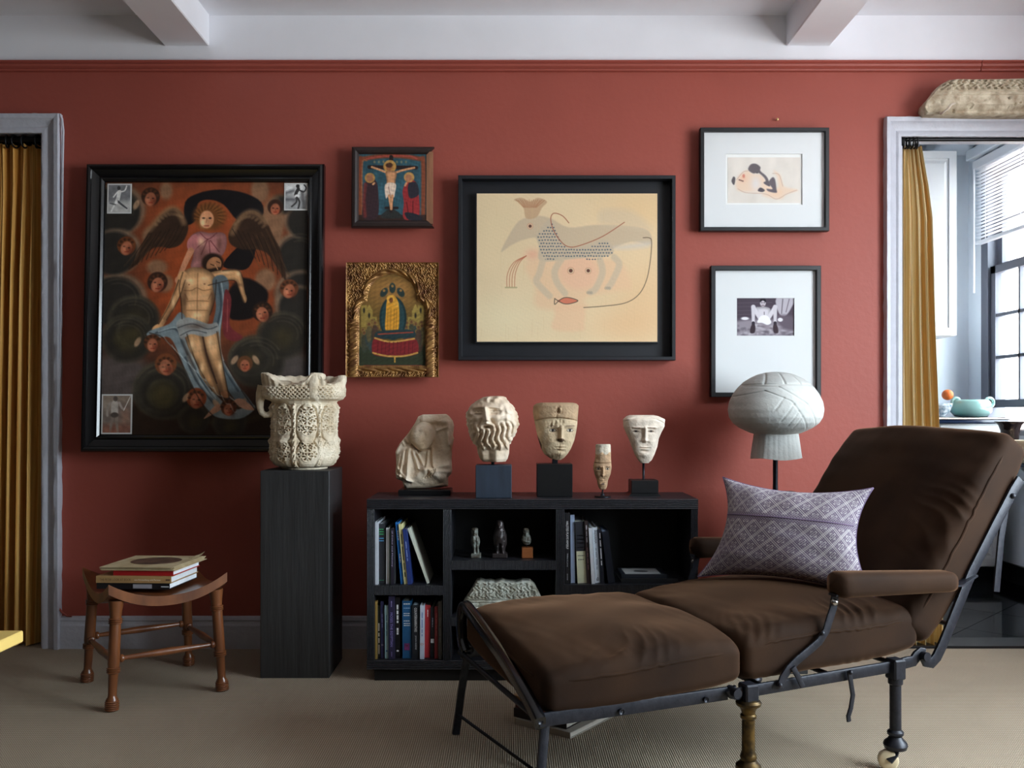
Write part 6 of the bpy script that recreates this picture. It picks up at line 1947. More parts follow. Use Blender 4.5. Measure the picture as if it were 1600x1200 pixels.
# ------------------------------------------------------------------ curtains
M_CURT = mat('striped_silk', attr=True, rough=.6, sheen=.3, bump=.15, bs=300, stretch=(1, 1, .05))
def thin_cloth(m, k):
    n, l = m.node_tree.nodes, m.node_tree.links
    tr = n.new('ShaderNodeBsdfTranslucent')
    a = [q for q in n if q.type == 'VERTEX_COLOR'][0]
    l.new(a.outputs[0], tr.inputs[0])
    mx = n.new('ShaderNodeMixShader')
    mx.inputs[0].default_value = k
    l.new(n['Principled BSDF'].outputs[0], mx.inputs[1])
    l.new(tr.outputs[0], mx.inputs[2])
    l.new(mx.outputs[0], n['Material Output'].inputs[0])
thin_cloth(M_CURT, .35)
def curtain(label, d, ytop, ybot, xl, xr, folds, amp, seed, pleat=True, light_tint=(1, 1, 1)):
    """xl, xr: functions of py giving the edges in pixels"""
    n, m = 90, 260
    r = np.random.RandomState(seed)
    ys = np.linspace(ytop, ybot, n)
    t = np.linspace(0, 1, m)
    ph = r.rand(3) * 6
    V = np.zeros((n, m, 3))
    s = F / d
    for i, y in enumerate(ys):
        k = (y - ytop) / (ybot - ytop)
        a = amp * (.55 + .45 * min(1, k * 4))
        tt = t + .010 * np.sin(t * 9 + k * 3 + ph[0])
        wv = np.sin(tt * folds * 2 * math.pi + ph[1] + .5 * np.sin(k * 4 + t * 6))
        wv = np.sign(wv) * np.abs(wv) ** .75 + .35 * np.sin(tt * folds * 4.4 * math.pi + ph[2] + k * 2)
        if pleat:
            wv = wv * (.6 + .4 * k) + .5 * np.exp(-k * 18) * np.sin(t * folds * 4 * math.pi)
        X = xl(y) + (xr(y) - xl(y)) * (t + .35 / folds / 6.28 * np.cos(tt * folds * 2 * math.pi + ph[1]))
        V[i] = np.stack([(X - CX) / s, (d - CAMD) - a * wv, np.full(m, CAMH - (y - CY) / s) + (.004 * np.sin(t * folds * 12) if i == 0 else 0)], -1)
    V[..., 2] = np.maximum(V[..., 2], .004)
    mb = MB().grid(V)
    back = V + np.array([0, .002, 0])
    mb.grid(back, flip=True)
    # woven stripes run down the cloth
    T = np.repeat(t[None], n, 0)
    w = T * folds * 2.1
    f = w % 1
    C = np.where((f < .34)[..., None], np.array([226, 192, 126.]), np.where((f < .62)[..., None], np.array([246, 238, 208.]), np.array([240, 222, 174.])))
    C = C * np.asarray(light_tint)
    line = (np.sin(T * folds * 130) > .25)[..., None]
    C = np.where(line, C, C * np.array([.93, .89, .80]))
    mb.c = np.tile(lin(np.clip(C, 0, 250).reshape(-1, 3)), (2, 1))
    root = thing('curtain', label, 'curtain', (float(V[..., 0].mean()), d - CAMD, 0))
    obj('cloth', mb, M_CURT, root, smooth=True)
    return root
cr = curtain('gold and cream striped curtain drawn aside in the kitchen doorway', 3.635, 229, 1008,
             lambda y: np.interp(y, [229, 340, 600, 1008], [1406.5, 1404, 1402, 1404]), lambda y: np.interp(y, [229, 290, 340, 500, 700, 1008], [1440, 1452, 1459, 1463, 1472, 1476]), 5, .022, 3)
cl = curtain('gold striped curtain filling the left doorway beside the white casing', 3.645, 226, 1006,
             lambda y: -90, lambda y: np.interp(y, [226, 300, 500, 1008], [66, 67, 64, 58]), 9, .028, 8, light_tint=(1.0, .86, .60))  # same cloth, tinted warmer in place of light missing on this side
M_ROD = mat('black_iron_rod', (16, 15, 17), .4, .5)
def rod(label, x0, x1, d, py, r, rings, rr):
    z = CAMH - (py - CY) * d / F
    root = thing('curtain_rod', label, 'curtain rod', (x0, d - CAMD, z))
    obj('rod', MB().tube([(x0, d - CAMD, z), (x1, d - CAMD, z)], r, 14), M_ROD, root, smooth=40)
    for i, px in enumerate(rings):
        c = np.array([(px - CX) * d / F, d - CAMD, z - (rr - r) * .8])
        tw = .25 * math.sin(i * 2.3)
        pts = [c + np.array([rr * math.cos(a) * math.sin(tw), rr * math.cos(a) * math.cos(tw), rr * math.sin(a)]) for a in np.linspace(0, 2 * math.pi, 21)]
        obj('ring', MB().tube(pts, .0035, 7, caps=False), M_ROD, root, smooth=True)
rod('black curtain rod with rings in the kitchen doorway', RD0 + .012, RD1 - .012, 3.622, 217.8, .0085, (1407, 1410.5, 1415, 1419, 1424, 1428, 1432.5), .024)
rod('black curtain rod with rings in the left doorway', LD0 + .012, LD1 - .012, 3.63, 217.5, .011, (-60, -30, 11, 24, 38, 57, 61), .024)

# ------------------------------------------------------------------ kitchen furniture and things
M_CAB = mat('white_cabinet_paint', (206, 208, 208), .4)
M_BLUETOP = mat('blue_black_stone_top', (26, 40, 66), .15)
M_CHROME = mat('brushed_nickel', (176, 174, 170), .25, 1.0)
def raised_panel(root, x0, x1, y, z0, z1, m, name='door', knob=None):
    f = .055
    o_ = obj(name, MB().bbox(x0, x1, y, y + .02, z0, z1, .002), m, root)
    ix0, ix1, iz0, iz1 = x0 + f, x1 - f, z0 + f, z1 - f
    if ix1 - ix0 > .05 and iz1 - iz0 > .05:
        mb = MB()
        g = .018
        A = [(ix0, y - .0005, iz0), (ix1, y - .0005, iz0), (ix1, y - .0005, iz1), (ix0, y - .0005, iz1)]
        B = [(ix0 + g, y - .010, iz0 + g), (ix1 - g, y - .010, iz0 + g), (ix1 - g, y - .010, iz1 - g), (ix0 + g, y - .010, iz1 - g)]
        mb.add(A + B, [(0, 1, 5, 4), (1, 2, 6, 5), (2, 3, 7, 6), (3, 0, 4, 7), (4, 5, 6, 7)])
        obj('raised_panel', mb, m, o_)
        fr_ = MB()
        for q in ((x0, x1, z1 - f + .012, z1), (x0, x1, z0, z0 + f - .012), (x0, x0 + f - .012, z0 + f - .012, z1 - f + .012), (x1 - f + .012, x1, z0 + f - .012, z1 - f + .012)):
            fr_.box(q[0], q[1], y - .008, y, q[2], q[3])
        obj('door_frame', fr_, m, o_)
    if knob:
        obj('knob', MB().lathe([(.005, 0), (.005, .012), (.014, .016), (.016, .022), (.012, .028), (.002, .030)], (knob[0], y, knob[1]), 18, (0, -1, 0)), M_CHROME, o_, smooth=40)
    return o_
# wall cabinet
dW = KY - .33 + CAMD
sW = F / dW
xr_ = (1494 - CX) / sW
zb_ = CAMH - (525 - CY) / sW
wc = thing('wall_cabinet', 'white panelled wall cabinet behind the curtain in the kitchen', 'cabinet', (xr_ - .4, KY - .16, zb_))
obj('body', MB().bbox(xr_ - .84, xr_, KY - .312, KY, zb_, 2.46, .002), M_CAB, wc)
raised_panel(wc, xr_ - .415, xr_ - .003, KY - .335, zb_ + .003, 2.45, M_CAB, knob=None)
raised_panel(wc, xr_ - .835, xr_ - .42, KY - .335, zb_ + .003, 2.45, M_CAB, knob=None)
# base cabinet with a drawer
YC = 1.35
xr2 = 2.728
bc = thing('base_cabinet', 'white kitchen base cabinet with a drawer and round knob under the blue black top', 'cabinet', (xr2 - .4, 1.6, 0))
obj('body', MB().bbox(xr2 - .9, xr2, YC + .02, KY, .09, .885, .002), M_CAB, bc)
obj('toe_kick', MB().box(xr2 - .88, xr2 - .02, YC + .06, KY, 0, .09), M_BLACK, bc)
kz = CAMH - (684.5 - CY) * (YC + CAMD) / F
raised_panel(bc, xr2 - .345, xr2 - .01, YC, .715, .875, M_CAB, 'drawer', ((1524.5 - CX) * (YC + CAMD) / F, kz))
raised_panel(bc, xr2 - .345, xr2 - .01, YC, .10, .705, M_CAB, 'door', (xr2 - .31, .62))
raised_panel(bc, xr2 - .89, xr2 - .355, YC, .10, .875, M_CAB, 'door')
ct = thing('worktop', 'blue black worktop with a rolled pale edge on the kitchen base cabinet', 'worktop', (xr2 - .4, 1.6, .885))
obj('slab', MB().bbox(xr2 - .92, xr2 + .025, YC - .02, KY, .8855, .918, .006), M_BLUETOP, ct)
obj('edging', MB().tube([(xr2 - .92, YC - .022, .912), (xr2 + .024, YC - .022, .912), (xr2 + .029, YC - .016, .912), (xr2 + .029, KY - .01, .912)], .007, 10), M_CHROME, ct, smooth=True)
# sea green glass dish with loop handle
M_SEAGLASS = mat('sea_green_glass', (176, 222, 214), .12, coat=.3)
M_SEAGLASS.node_tree.nodes['Principled BSDF'].inputs['Transmission Weight'].default_value = .45
dg = 1.44 + CAMD
sg = F / dg
cx_ = (1517 - CX) / sg
gd = thing('glass_dish', 'sea green glass dish with a loop handle on the kitchen worktop', 'dish', (cx_, 1.44, .918))
obj('bowl', MB().lathe([(.055, 0), (.085, .006), (.105, .03), (.108, .055), (.100, .085), (.088, .100), (.082, .098), (.094, .080), (.100, .055), (.096, .03), (.07, .012), (.0, .010)], (cx_, 1.44, .9185), 36), M_SEAGLASS, gd, smooth=True)
hx, hz = (1546 - CX) / sg, CAMH - (629 - CY) / sg
for sx_ in (1, -1):
    c0_ = np.array([hx if sx_ > 0 else cx_ - (hx - cx_) * .8, 1.44, hz])
    obj('handle', MB().tube([c0_ + np.array([.026 * math.cos(a) * .9, 0, .026 * math.sin(a)]) for a in np.linspace(0, 6.2832, 22)], .0085, 10, caps=False), M_SEAGLASS, gd, smooth=True)
# orange in a patterned bowl
do = 1.42 + CAMD
so = F / do
ox = (1467 - CX) / so
M_CHINA = mat('glazed_china', (222, 226, 228), .15, col2=(70, 110, 130), vs_=45)
tag(obj('fruit_bowl', MB().lathe([(.030, 0), (.032, .008), (.055, .030), (.068, .062), (.070, .078), (.066, .078), (.060, .05), (.030, .014), (0, .012)], (ox, 1.42, .9185), 32), M_CHINA, smooth=True), 'small patterned china bowl behind the striped curtain on the worktop', 'bowl')
oz = CAMH - (617 - CY) / so
tag(obj('orange', MB().ball(((1478.5 - CX) / so, 1.405, oz), .031, 22, 14, (1, 1, .96)), mat('orange_peel', (224, 110, 40), .4, var=.08, vs_=60, bump=.3, bs=300), smooth=True), 'bright orange fruit resting in the china bowl', 'orange')
# tap
tp = [(ox - .03, 1.75, .918), (ox - .03, 1.75, 1.16), (ox - .025, 1.735, 1.20), (ox - .012, 1.72, 1.216), (ox + .004, 1.70, 1.20), (ox + .006, 1.70, 1.17)]
tag(obj('tap', MB().tube(tp, .009, 12), M_CHROME, smooth=True), 'chrome swan neck tap peeking out beside the striped curtain', 'tap')
# wall shelf below the window with dark glass vase and pale bowl
sh = thing('wall_shelf', 'dark shelf on the kitchen wall below the window', 'shelf', (2.72, .75, .665))
ZS = .69
obj('board', MB().bbox(2.60, 2.819, .30, 1.20, ZS - .022, ZS, .003), M_BLUETOP, sh)
for y_ in (.45, 1.05):
    obj('bracket', MB().prism([(0, 0), (-.16, 0), (-.16, -.012), (-.012, -.14), (0, -.14)], (2.819, y_, ZS - .022), (1, 0, 0), (0, 0, 1), (0, .02, 0)), M_KWALL, sh)
dv_ = 1.12 + CAMD
sv_ = F / dv_
M_SMOKE = mat('smoky_brown_glass', (52, 40, 38), .12)
M_SMOKE.node_tree.nodes['Principled BSDF'].inputs['Transmission Weight'].default_value = .25
tag(obj('footed_vase', MB().lathe([(.036, 0), (.036, .004), (.012, .010), (.010, .035), (.022, .045), (.038, .070), (.042, .11), (.046, .16), (.056, .19), (.074, .205), (.074, .208), (.052, .194), (.042, .16), (.036, .10), (0, .06)], ((1578 - CX) / sv_, 1.12, ZS + .0005), 32), M_SMOKE, smooth=True), 'dark smoky glass footed vase with a flared rim on the kitchen shelf', 'vase')
db_ = .92 + CAMD
tag(obj('bowl', MB().lathe([(.030, 0), (.034, .006), (.062, .03), (.082, .07), (.088, .115), (.084, .115), (.076, .07), (.05, .03), (0, .018)], ((1606 - CX) * db_ / F, .92, ZS + .0005), 36), mat('cream_glaze', (222, 206, 180), .3, col2=(196, 160, 120), vs_=12), smooth=True), 'cream glazed bowl at the right edge on the kitchen shelf', 'bowl')

# ------------------------------------------------------------------ folding iron chaise with brown velvet cushions
TH = math.radians(20)
CT, ST = math.cos(TH), math.sin(TH)
CO = (.59, 2.236)
WID = .61
def Cw(u, v, z):
    return np.array([CO[0] + u * CT - v * ST, CO[1] + u * ST + v * CT - CAMD, z])
def CP(px, py, v):
    """place on the chaise's side plane v that the photo shows at a pixel"""
    k = (px - CX) / F
    u = (k * (CO[1] + v * CT) - CO[0] + v * ST) / (CT - k * ST)
    d = CO[1] + u * ST + v * CT
    return np.array([u, v, CAMH - (py - CY) * d / F])
def CPw(px, py, v):
    return Cw(*CP(px, py, v))
ch = thing('chaise_longue', 'adjustable iron chaise longue with brown velvet cushions and casters on the carpet', 'chaise', Cw(.1, .3, 0))
M_IRON = mat('blue_black_iron', (22, 25, 34), .40, .35, col2=(40, 41, 49), vs_=60, bump=.07, bs=160)
M_BRASS = mat('tarnished_brass', (112, 88, 46), .42, .8, col2=(44, 36, 26), vs_=45)
M_HOOP = mat('glossy_black_iron', (12, 13, 17), .22, .2, coat=.3)
M_CERAMIC = mat('cream_caster_wheel', (214, 198, 164), .4)
def velvet():
    m = mat('brown_velvet', (50, 32, 19), .8, col2=(34, 21, 13), vs_=6, spec=.12, sheen=.40, sheen_col=(190, 144, 110), bump=.05, bs=420)
    return m
M_VELVET = velvet()

def bar(path, h, w, m=None, name='rail', parent=ch):
    """flat iron strap: h tall in the side plane, w across"""
    up = np.array([-ST, CT, 0])       # across the chaise
    return obj(name, MB().tube(path, 1.0, 8, flat=(w / 2, h / 2), up=up), m or M_IRON, parent, smooth=40)

zr = lambda u: np.interp(u, [-.6, -.55, -.03, 0, .46, .545], [.243, .243, .252, .254, .272, .285])
for v in (-.012, WID + .012):
    # seat rail, with hooked ends
    us = np.linspace(-.02, .50, 10)
    pts = [Cw(-.052, v, .266), Cw(-.046, v, .254), Cw(-.03, v, .250)] + [Cw(u, v, zr(u)) for u in us] + [Cw(.52, v, .280), Cw(.532, v, .292), Cw(.545, v, .300), Cw(.556, v, .296)]
    bar(pts, .030, .010, name='seat_rail')
    # leg rest rail
    pts = [Cw(u, v + (.011 if v < .3 else -.011), zr(u)) for u in np.linspace(-.055, -.555, 8)]
    bar(pts, .032, .010, name='leg_rest_rail')
    # back rail with its bend at the hinge
    pts = [Cw(.548, v - .010 if v < .3 else v + .010, .292), Cw(.556, v - .01, .276), Cw(.572, v - .01, .272), Cw(.590, v - .01, .286), Cw(.612, v - .01, .320), Cw(.714, v - .01, .507), Cw(.80, v - .01, .632), Cw(.868, v - .01, .728), Cw(.893, v - .01, .757)]
    bar(pts, .030, .010, name='back_rail')
    # hinge pins
    for (u, z) in ((.548, .293), (-.045, .258)):
        a, b = Cw(u, v - .022, z), Cw(u, v + .016, z)
        obj('hinge_pin', MB().tube([a, b], .012, 14), M_IRON, ch, smooth=40)
    # prop hanging from the top of the back
    u0, z0 = .858, .712
    pts = [Cw(u0 - .004, v + .012, z0 + .012), Cw(u0 + .004, v + .012, z0 - .01), Cw(u0 + .003, v + .012, z0 - .05), Cw(u0 - .012, v + .012, z0 - .12), Cw(u0 - .030, v + .012, z0 - .27)]
    bar(pts, .022, .007, name='back_prop')
    obj('rivet', MB().ball(Cw(u0, v - .016, z0), .008, 12, 8), M_IRON, ch, smooth=True)
# cross bars under the cushions
for u, z in ((.04, .262), (.25, .268), (.46, .276), (-.12, .245), (-.35, .242), (-.555, .243)):
    obj('cross_bar', MB().tube([Cw(u, -.012, z), Cw(u, WID + .012, z)], .007, 10), M_IRON, ch, smooth=True)
for t_ in (.15, .5, .88):
    obj('cross_bar', MB().tube([Cw(.60 + .29 * t_, -.01, .30 + .455 * t_), Cw(.60 + .29 * t_, WID + .01, .30 + .455 * t_)], .007, 10), M_IRON, ch, smooth=True)

# turned legs on casters
def chaise_leg(u, v, brass):
    zt = zr(u)
    c = Cw(u, v, 0)
    m = M_BRASS if brass else M_IRON
    body = [(.010, .052), (.027, .056), (.032, .064), (.031, .072), (.024, .078), (.019, .084), (.021, .092), (.019, .098), (.0165, .106), (.0160, .15), (.0160, .185), (.020, .189), (.020, .195), (.0165, .199), (.018, .207), (.022, .214), (.030, .220), (.032, .227), (.028, .233), (.018, .236)] if brass else \
           [(.010, .050), (.028, .054), (.031, .064), (.028, .072), (.019, .080), (.016, .086), (.021, .092), (.021, .098), (.0150, .104), (.0148, .16), (.0148, .222), (.019, .226), (.019, .240), (.014, .244)]
    lg = obj('leg', MB().lathe(body, c, 22), m, ch, smooth=35)
    q = MB().bbox(-.019, .019, -.020, .020, zt - .034, zt + .020, .004)
    q.map(lambda p: c + np.array([p[0] * CT - p[1] * ST, p[0] * ST + p[1] * CT, p[2]]))
    obj('leg_block', q, M_IRON, lg)
    # caster: fork and wheel, swivelled
    wc_ = c + np.array([-.022, -.006, .0262])
    obj('caster_wheel', MB().lathe([(.006, -.011), (.022, -.011), (.026, -.007), (.0262, 0), (.026, .007), (.022, .011), (.006, .011)], wc_, 26, (.25, 1, 0)), M_CERAMIC, lg, smooth=50)
    for sg in (-1, 1):
        off = np.array([.25, 1, 0]) / 1.03 * .0145 * sg
        obj('caster_fork', MB().tube([c + np.array([0, 0, .054]) + off * .6, c + np.array([-.004, 0, .042]) + off, wc_ + off], 1, 8, flat=(.004, .009)), M_IRON, lg, smooth=40)
for (u, v, br) in ((0, -.012, True), (.46, -.012, False), (0, WID + .012, True), (.46, WID + .012, False)):
    chaise_leg(u, v, br)

# foot end: sloping hoop, splayed legs and stay
pts = [Cw(-.545, WID - .02, .246), Cw(-.548, WID + .005, .275), Cw(-.548, WID + .018, .325), Cw(-.544, WID + .016, .360), Cw(-.540, WID - .01, .376), Cw(-.545, .52, .370), Cw(-.550, .40, .352), Cw(-.552, .25, .322), Cw(-.554, .12, .288), Cw(-.554, .02, .252), Cw(-.554, -.008, .238)]
k = np.array(pts)
P2 = []
for i in range(len(k) - 1):
    p0, p1, p2, p3 = k[max(i - 1, 0)], k[i], k[i + 1], k[min(i + 2, len(k) - 1)]
    for t_ in (0, .25, .5, .75):
        P2.append(.5 * ((2 * p1) + (-p0 + p2) * t_ + (2 * p0 - 5 * p1 + 4 * p2 - p3) * t_ * t_ + (-p0 + 3 * p1 - 3 * p2 + p3) * t_ ** 3))
P2.append(k[-1])
obj('foot_hoop', MB().tube(P2, 1, 12, flat=(.013, .020), up=(CT, ST, .2)), M_HOOP, ch, smooth=50)
obj('foot_board', MB().tube([q + np.array([.018 * CT, .018 * ST, -.022]) for q in P2[12:38]], 1, 8, flat=(.005, .014), up=(CT, ST, .2)), M_IRON, ch, smooth=50)
fl = [Cw(-.535, WID - .012, .258), Cw(-.552, WID + .004, .130), Cw(-.565, WID + .018, .002)]
fn = [Cw(-.535, .010, .240), Cw(-.552, -.004, .120), Cw(-.566, -.018, .002)]
for q in (fl, fn):
    obj('foot_leg', MB().tube(q, 1, 8, flat=(.006, .011), up=(-ST, CT, 0)), M_IRON, ch, smooth=40)
obj('stay', MB().tube([Cw(-.562, WID + .010, .062), Cw(-.45, .30, .004)], .0045, 8), M_IRON, ch, smooth=True)
obj('pivot', MB().tube([Cw(-.535, WID - .03, .255), Cw(-.535, WID + .03, .255)], .011, 12), M_IRON, ch, smooth=True)

# arms: padded rest, strap to the back and a curved support
for v, sgn in ((-.03, 1), (WID + .03, -1)):
    near = v < 0
    q = MB()
    n = 28
    us = np.linspace(.232, .640, n)
    V = []
    for i, u in enumerate(us):
        t_ = (u - .232) / (.640 - .232)
        e = min(1, math.sqrt(max(0, 1 - (1 - min(t_ / .09, 1)) ** 2)) + .02) * min(1, math.sqrt(max(0, 1 - (1 - min((1 - t_) / .07, 1)) ** 2)) + .02)
        zc = np.interp(u, [.23, .64], [.506, .490])
        hh, ww = (.028 + .006 * (1 - t_)) * e, .036 * e
        ring = []
        for a in np.linspace(0, 2 * math.pi, 24, endpoint=False):
            ca, sa = math.cos(a), math.sin(a)
            ring.append(Cw(u, v + ww * math.copysign(abs(ca) ** .7, ca), zc + hh * math.copysign(abs(sa) ** .7, sa)))
        V.append(ring)
    q.grid(np.array(V), wrap_v=True, flip=False)
    obj('arm_pad', q, M_VELVET, ch, smooth=True)
    bar([Cw(.24, v, .480), Cw(.45, v, .474), Cw(.66, v, .478), Cw(.722, v + .01 * sgn, .498)], .007, .030, name='arm_strap')
    pts = [CP(px, py, -.02) for px, py in ((1303, 930), (1300, 950), (1294, 968), (1289, 985), (1278, 1002), (1262, 1016), (1245, 1030), (1231, 1044), (1222, 1058), (1217, 1073))]
    bar([Cw(p[0], -.024 if near else WID + .024, p[2]) for p in pts], .021, .007, name='arm_support')
    obj('ball_bolt', MB().ball(Cw(CP(1304, 941, -.03)[0], -.030 if near else WID + .030, CP(1304, 941, -.03)[2]), .0095, 14, 9), M_CHROME, ch, smooth=True)
    for (px, py) in ((1281, 988), (1215, 1069)):
        p = CP(px, py, -.02)
        obj('rivet', MB().ball(Cw(p[0], (-.030 if near else WID + .030), p[2]), .006, 10, 7), M_IRON, ch, smooth=True)
# catch and hanging lever on the near rail
pts = [CP(px, py, -.02) for px, py in ((1324, 1047), (1327, 1065), (1330, 1085), (1327, 1105), (1323, 1118), (1324, 1126))]
bar([Cw(p[0], -.026, p[2]) for p in pts], .012, .006, name='lever')
pts = [CP(px, py, -.02) for px, py in ((1235, 1041), (1243, 1056), (1250, 1071))]
bar([Cw(p[0], -.030, p[2]) for p in pts], .014, .006, name='catch')
p = CP(1324, 1049, -.02)
obj('rivet', MB().ball(Cw(p[0], -.032, p[2]), .006, 10, 7), M_IRON, ch, smooth=True)

# cushions
def rounded_box(hx, hy, hz, r, n=96):
    pts, faces = [], []
    key = {}
    t = np.tan(np.linspace(-1, 1, n) * math.pi / 4 * .98) / math.tan(math.pi / 4 * .98)
    def vid(q):
        k_ = tuple(np.round(q, 5))
        if k_ not in key:
            key[k_] = len(pts)
            pts.append(q)
        return key[k_]
    for ax in range(3):
        for sg in (-1, 1):
            if ax == 2:
                A, B = t, t
            else:
                A, B = t, np.linspace(-1, 1, 15)
            ids = []
            for a in A:
                row = []
                for b in B:
                    q = [0, 0, 0]
                    q[ax] = sg
                    o_ = [i for i in range(3) if i != ax]
                    if ax == 2:
                        q[0], q[1] = a, b
                    elif ax == 1:
                        q[0], q[2] = a, b
                    else:
                        q[1], q[2] = a, b
                    row.append(vid(np.array(q, float)))
                ids.append(row)
            for i in range(len(ids) - 1):
                for j in range(len(ids[0]) - 1):
                    f = (ids[i][j], ids[i + 1][j], ids[i + 1][j + 1], ids[i][j + 1])
                    flip = (sg < 0) != (ax == 1)
                    faces.append(f[::-1] if flip else f)
    Q = np.array(pts)
    H_ = np.array([hx, hy, hz])
    p = Q * H_
    inner = np.clip(p, -(H_ - r), H_ - r)
    dl = p - inner
    ln = np.linalg.norm(dl, axis=1, keepdims=True)
    return Q, inner + dl / np.maximum(ln, 1e-9) * r, faces
def cushion(name, hx, hy, hz, r, to_chaise, puff, seed, wr=.004, pipe_r=.0045, corner=.0):
    Q, V, Fc = rounded_box(hx, hy, hz, r)
    def deform(V):
        x, y, z = V[:, 0] / hx, V[:, 1] / hy, V[:, 2] / hz
        pf = np.clip(1 - x ** 2, 0, 1) ** .55 * np.clip(1 - y ** 2, 0, 1) ** .55
        out = V.copy()
        out[:, 2] += np.where(z > 0, 1, -.25) * puff * pf * np.abs(z)
        # pinched corners, bulging sides
        cn = np.abs(x) ** 6 * np.abs(y) ** 6
        out[:, 2] *= 1 - .28 * cn
        out[:, 0] += np.sign(x) * .008 * (1 - y ** 2) * np.abs(x) ** 3
        out[:, 1] += np.sign(y) * .008 * (1 - x ** 2) * np.abs(y) ** 3
        # gathers fanning in from the near seam and corners, and soft creases
        ed = np.clip((np.maximum(np.abs(x), np.abs(y)) - .35) / .55, 0, 1)
        nr = np.clip((-y - .05) / .95, 0, 1) ** 1.3 * np.clip((1.02 - np.abs(x)) * 6, 0, 1)
        fan = V[:, 0] * (62 + 30 * np.clip(y + 1, 0, 2)) - 42 * V[:, 1]
        g1 = 1 - 2 * np.abs(np.sin(fan + 1.8 * np.sin(V[:, 0] * 23 + seed) + .9 * np.sin(V[:, 1] * 30))) ** .6
        amp = .5 + .5 * np.sin(V[:, 0] * 17 + seed * 1.7)
        g2 = fbm(V[:, 0] * 1.0, V[:, 1] * .55, 0 * x, 34, seed, 3)
        g3 = fbm(V[:, 0], V[:, 1], 0 * x, 12, seed + 3, 2)
        out[:, 2] += (np.abs(z) ** .5) * (wr * ed * (.9 * g1 * nr * amp + .5 * g2) + .006 * g3 * (1 - cn)) * np.where(z > 0, 1, .3)
        return out
    D = deform(V)
    o_ = obj(name, MB().add([to_chaise(q) for q in D], Fc), M_VELVET, ch, smooth=True)
    # piped seam along the upper edge
    ring = []
    for k_ in range(160):
        a = 2 * math.pi * k_ / 160
        c_, s_ = math.cos(a), math.sin(a)
        m_ = max(abs(c_), abs(s_))
        e_ = (abs(c_) ** 9 + abs(s_) ** 9) ** (1 / 9)
        ring.append((c_ / e_ * (hx - .002), s_ / e_ * (hy - .002), hz * .55))
    R_ = deform(np.array(ring))
    R_[:, :2] *= 1.004
    rw_ = [to_chaise(q) for q in R_]
    obj('piping', MB().tube(rw_ + [rw_[0]], pipe_r, 8, caps=False), M_VELVET, o_, smooth=True)
    return o_
# leg rest cushion, seat cushion, back cushion
cushion('leg_cushion', .266, .308, .052, .026, lambda q: Cw(-.275 + q[0], .303 + q[1], .318 + q[2] + .012 * q[0] / .26 + .010 * q[1] / .3), .038, 5, .0042)
cushion('seat_cushion', .282, .308, .058, .028, lambda q: Cw(.272 + q[0], .303 + q[1], .343 + q[2] + .016 * q[0] / .28), .036, 11, .0052)
bd = np.array([math.cos(math.radians(54.5)), math.sin(math.radians(54.5))])
bn = np.array([-bd[1], bd[0]])
def back_pt(q):
    L = .335 + q[0]
    u = .585 + bd[0] * L + bn[0] * (.072 + q[2])
    z = .290 + bd[1] * L + bn[1] * (.072 + q[2])
    return Cw(u, .303 + q[1], z)
cushion('back_cushion', .322, .312, .060, .028, back_pt, .030, 23, .005)

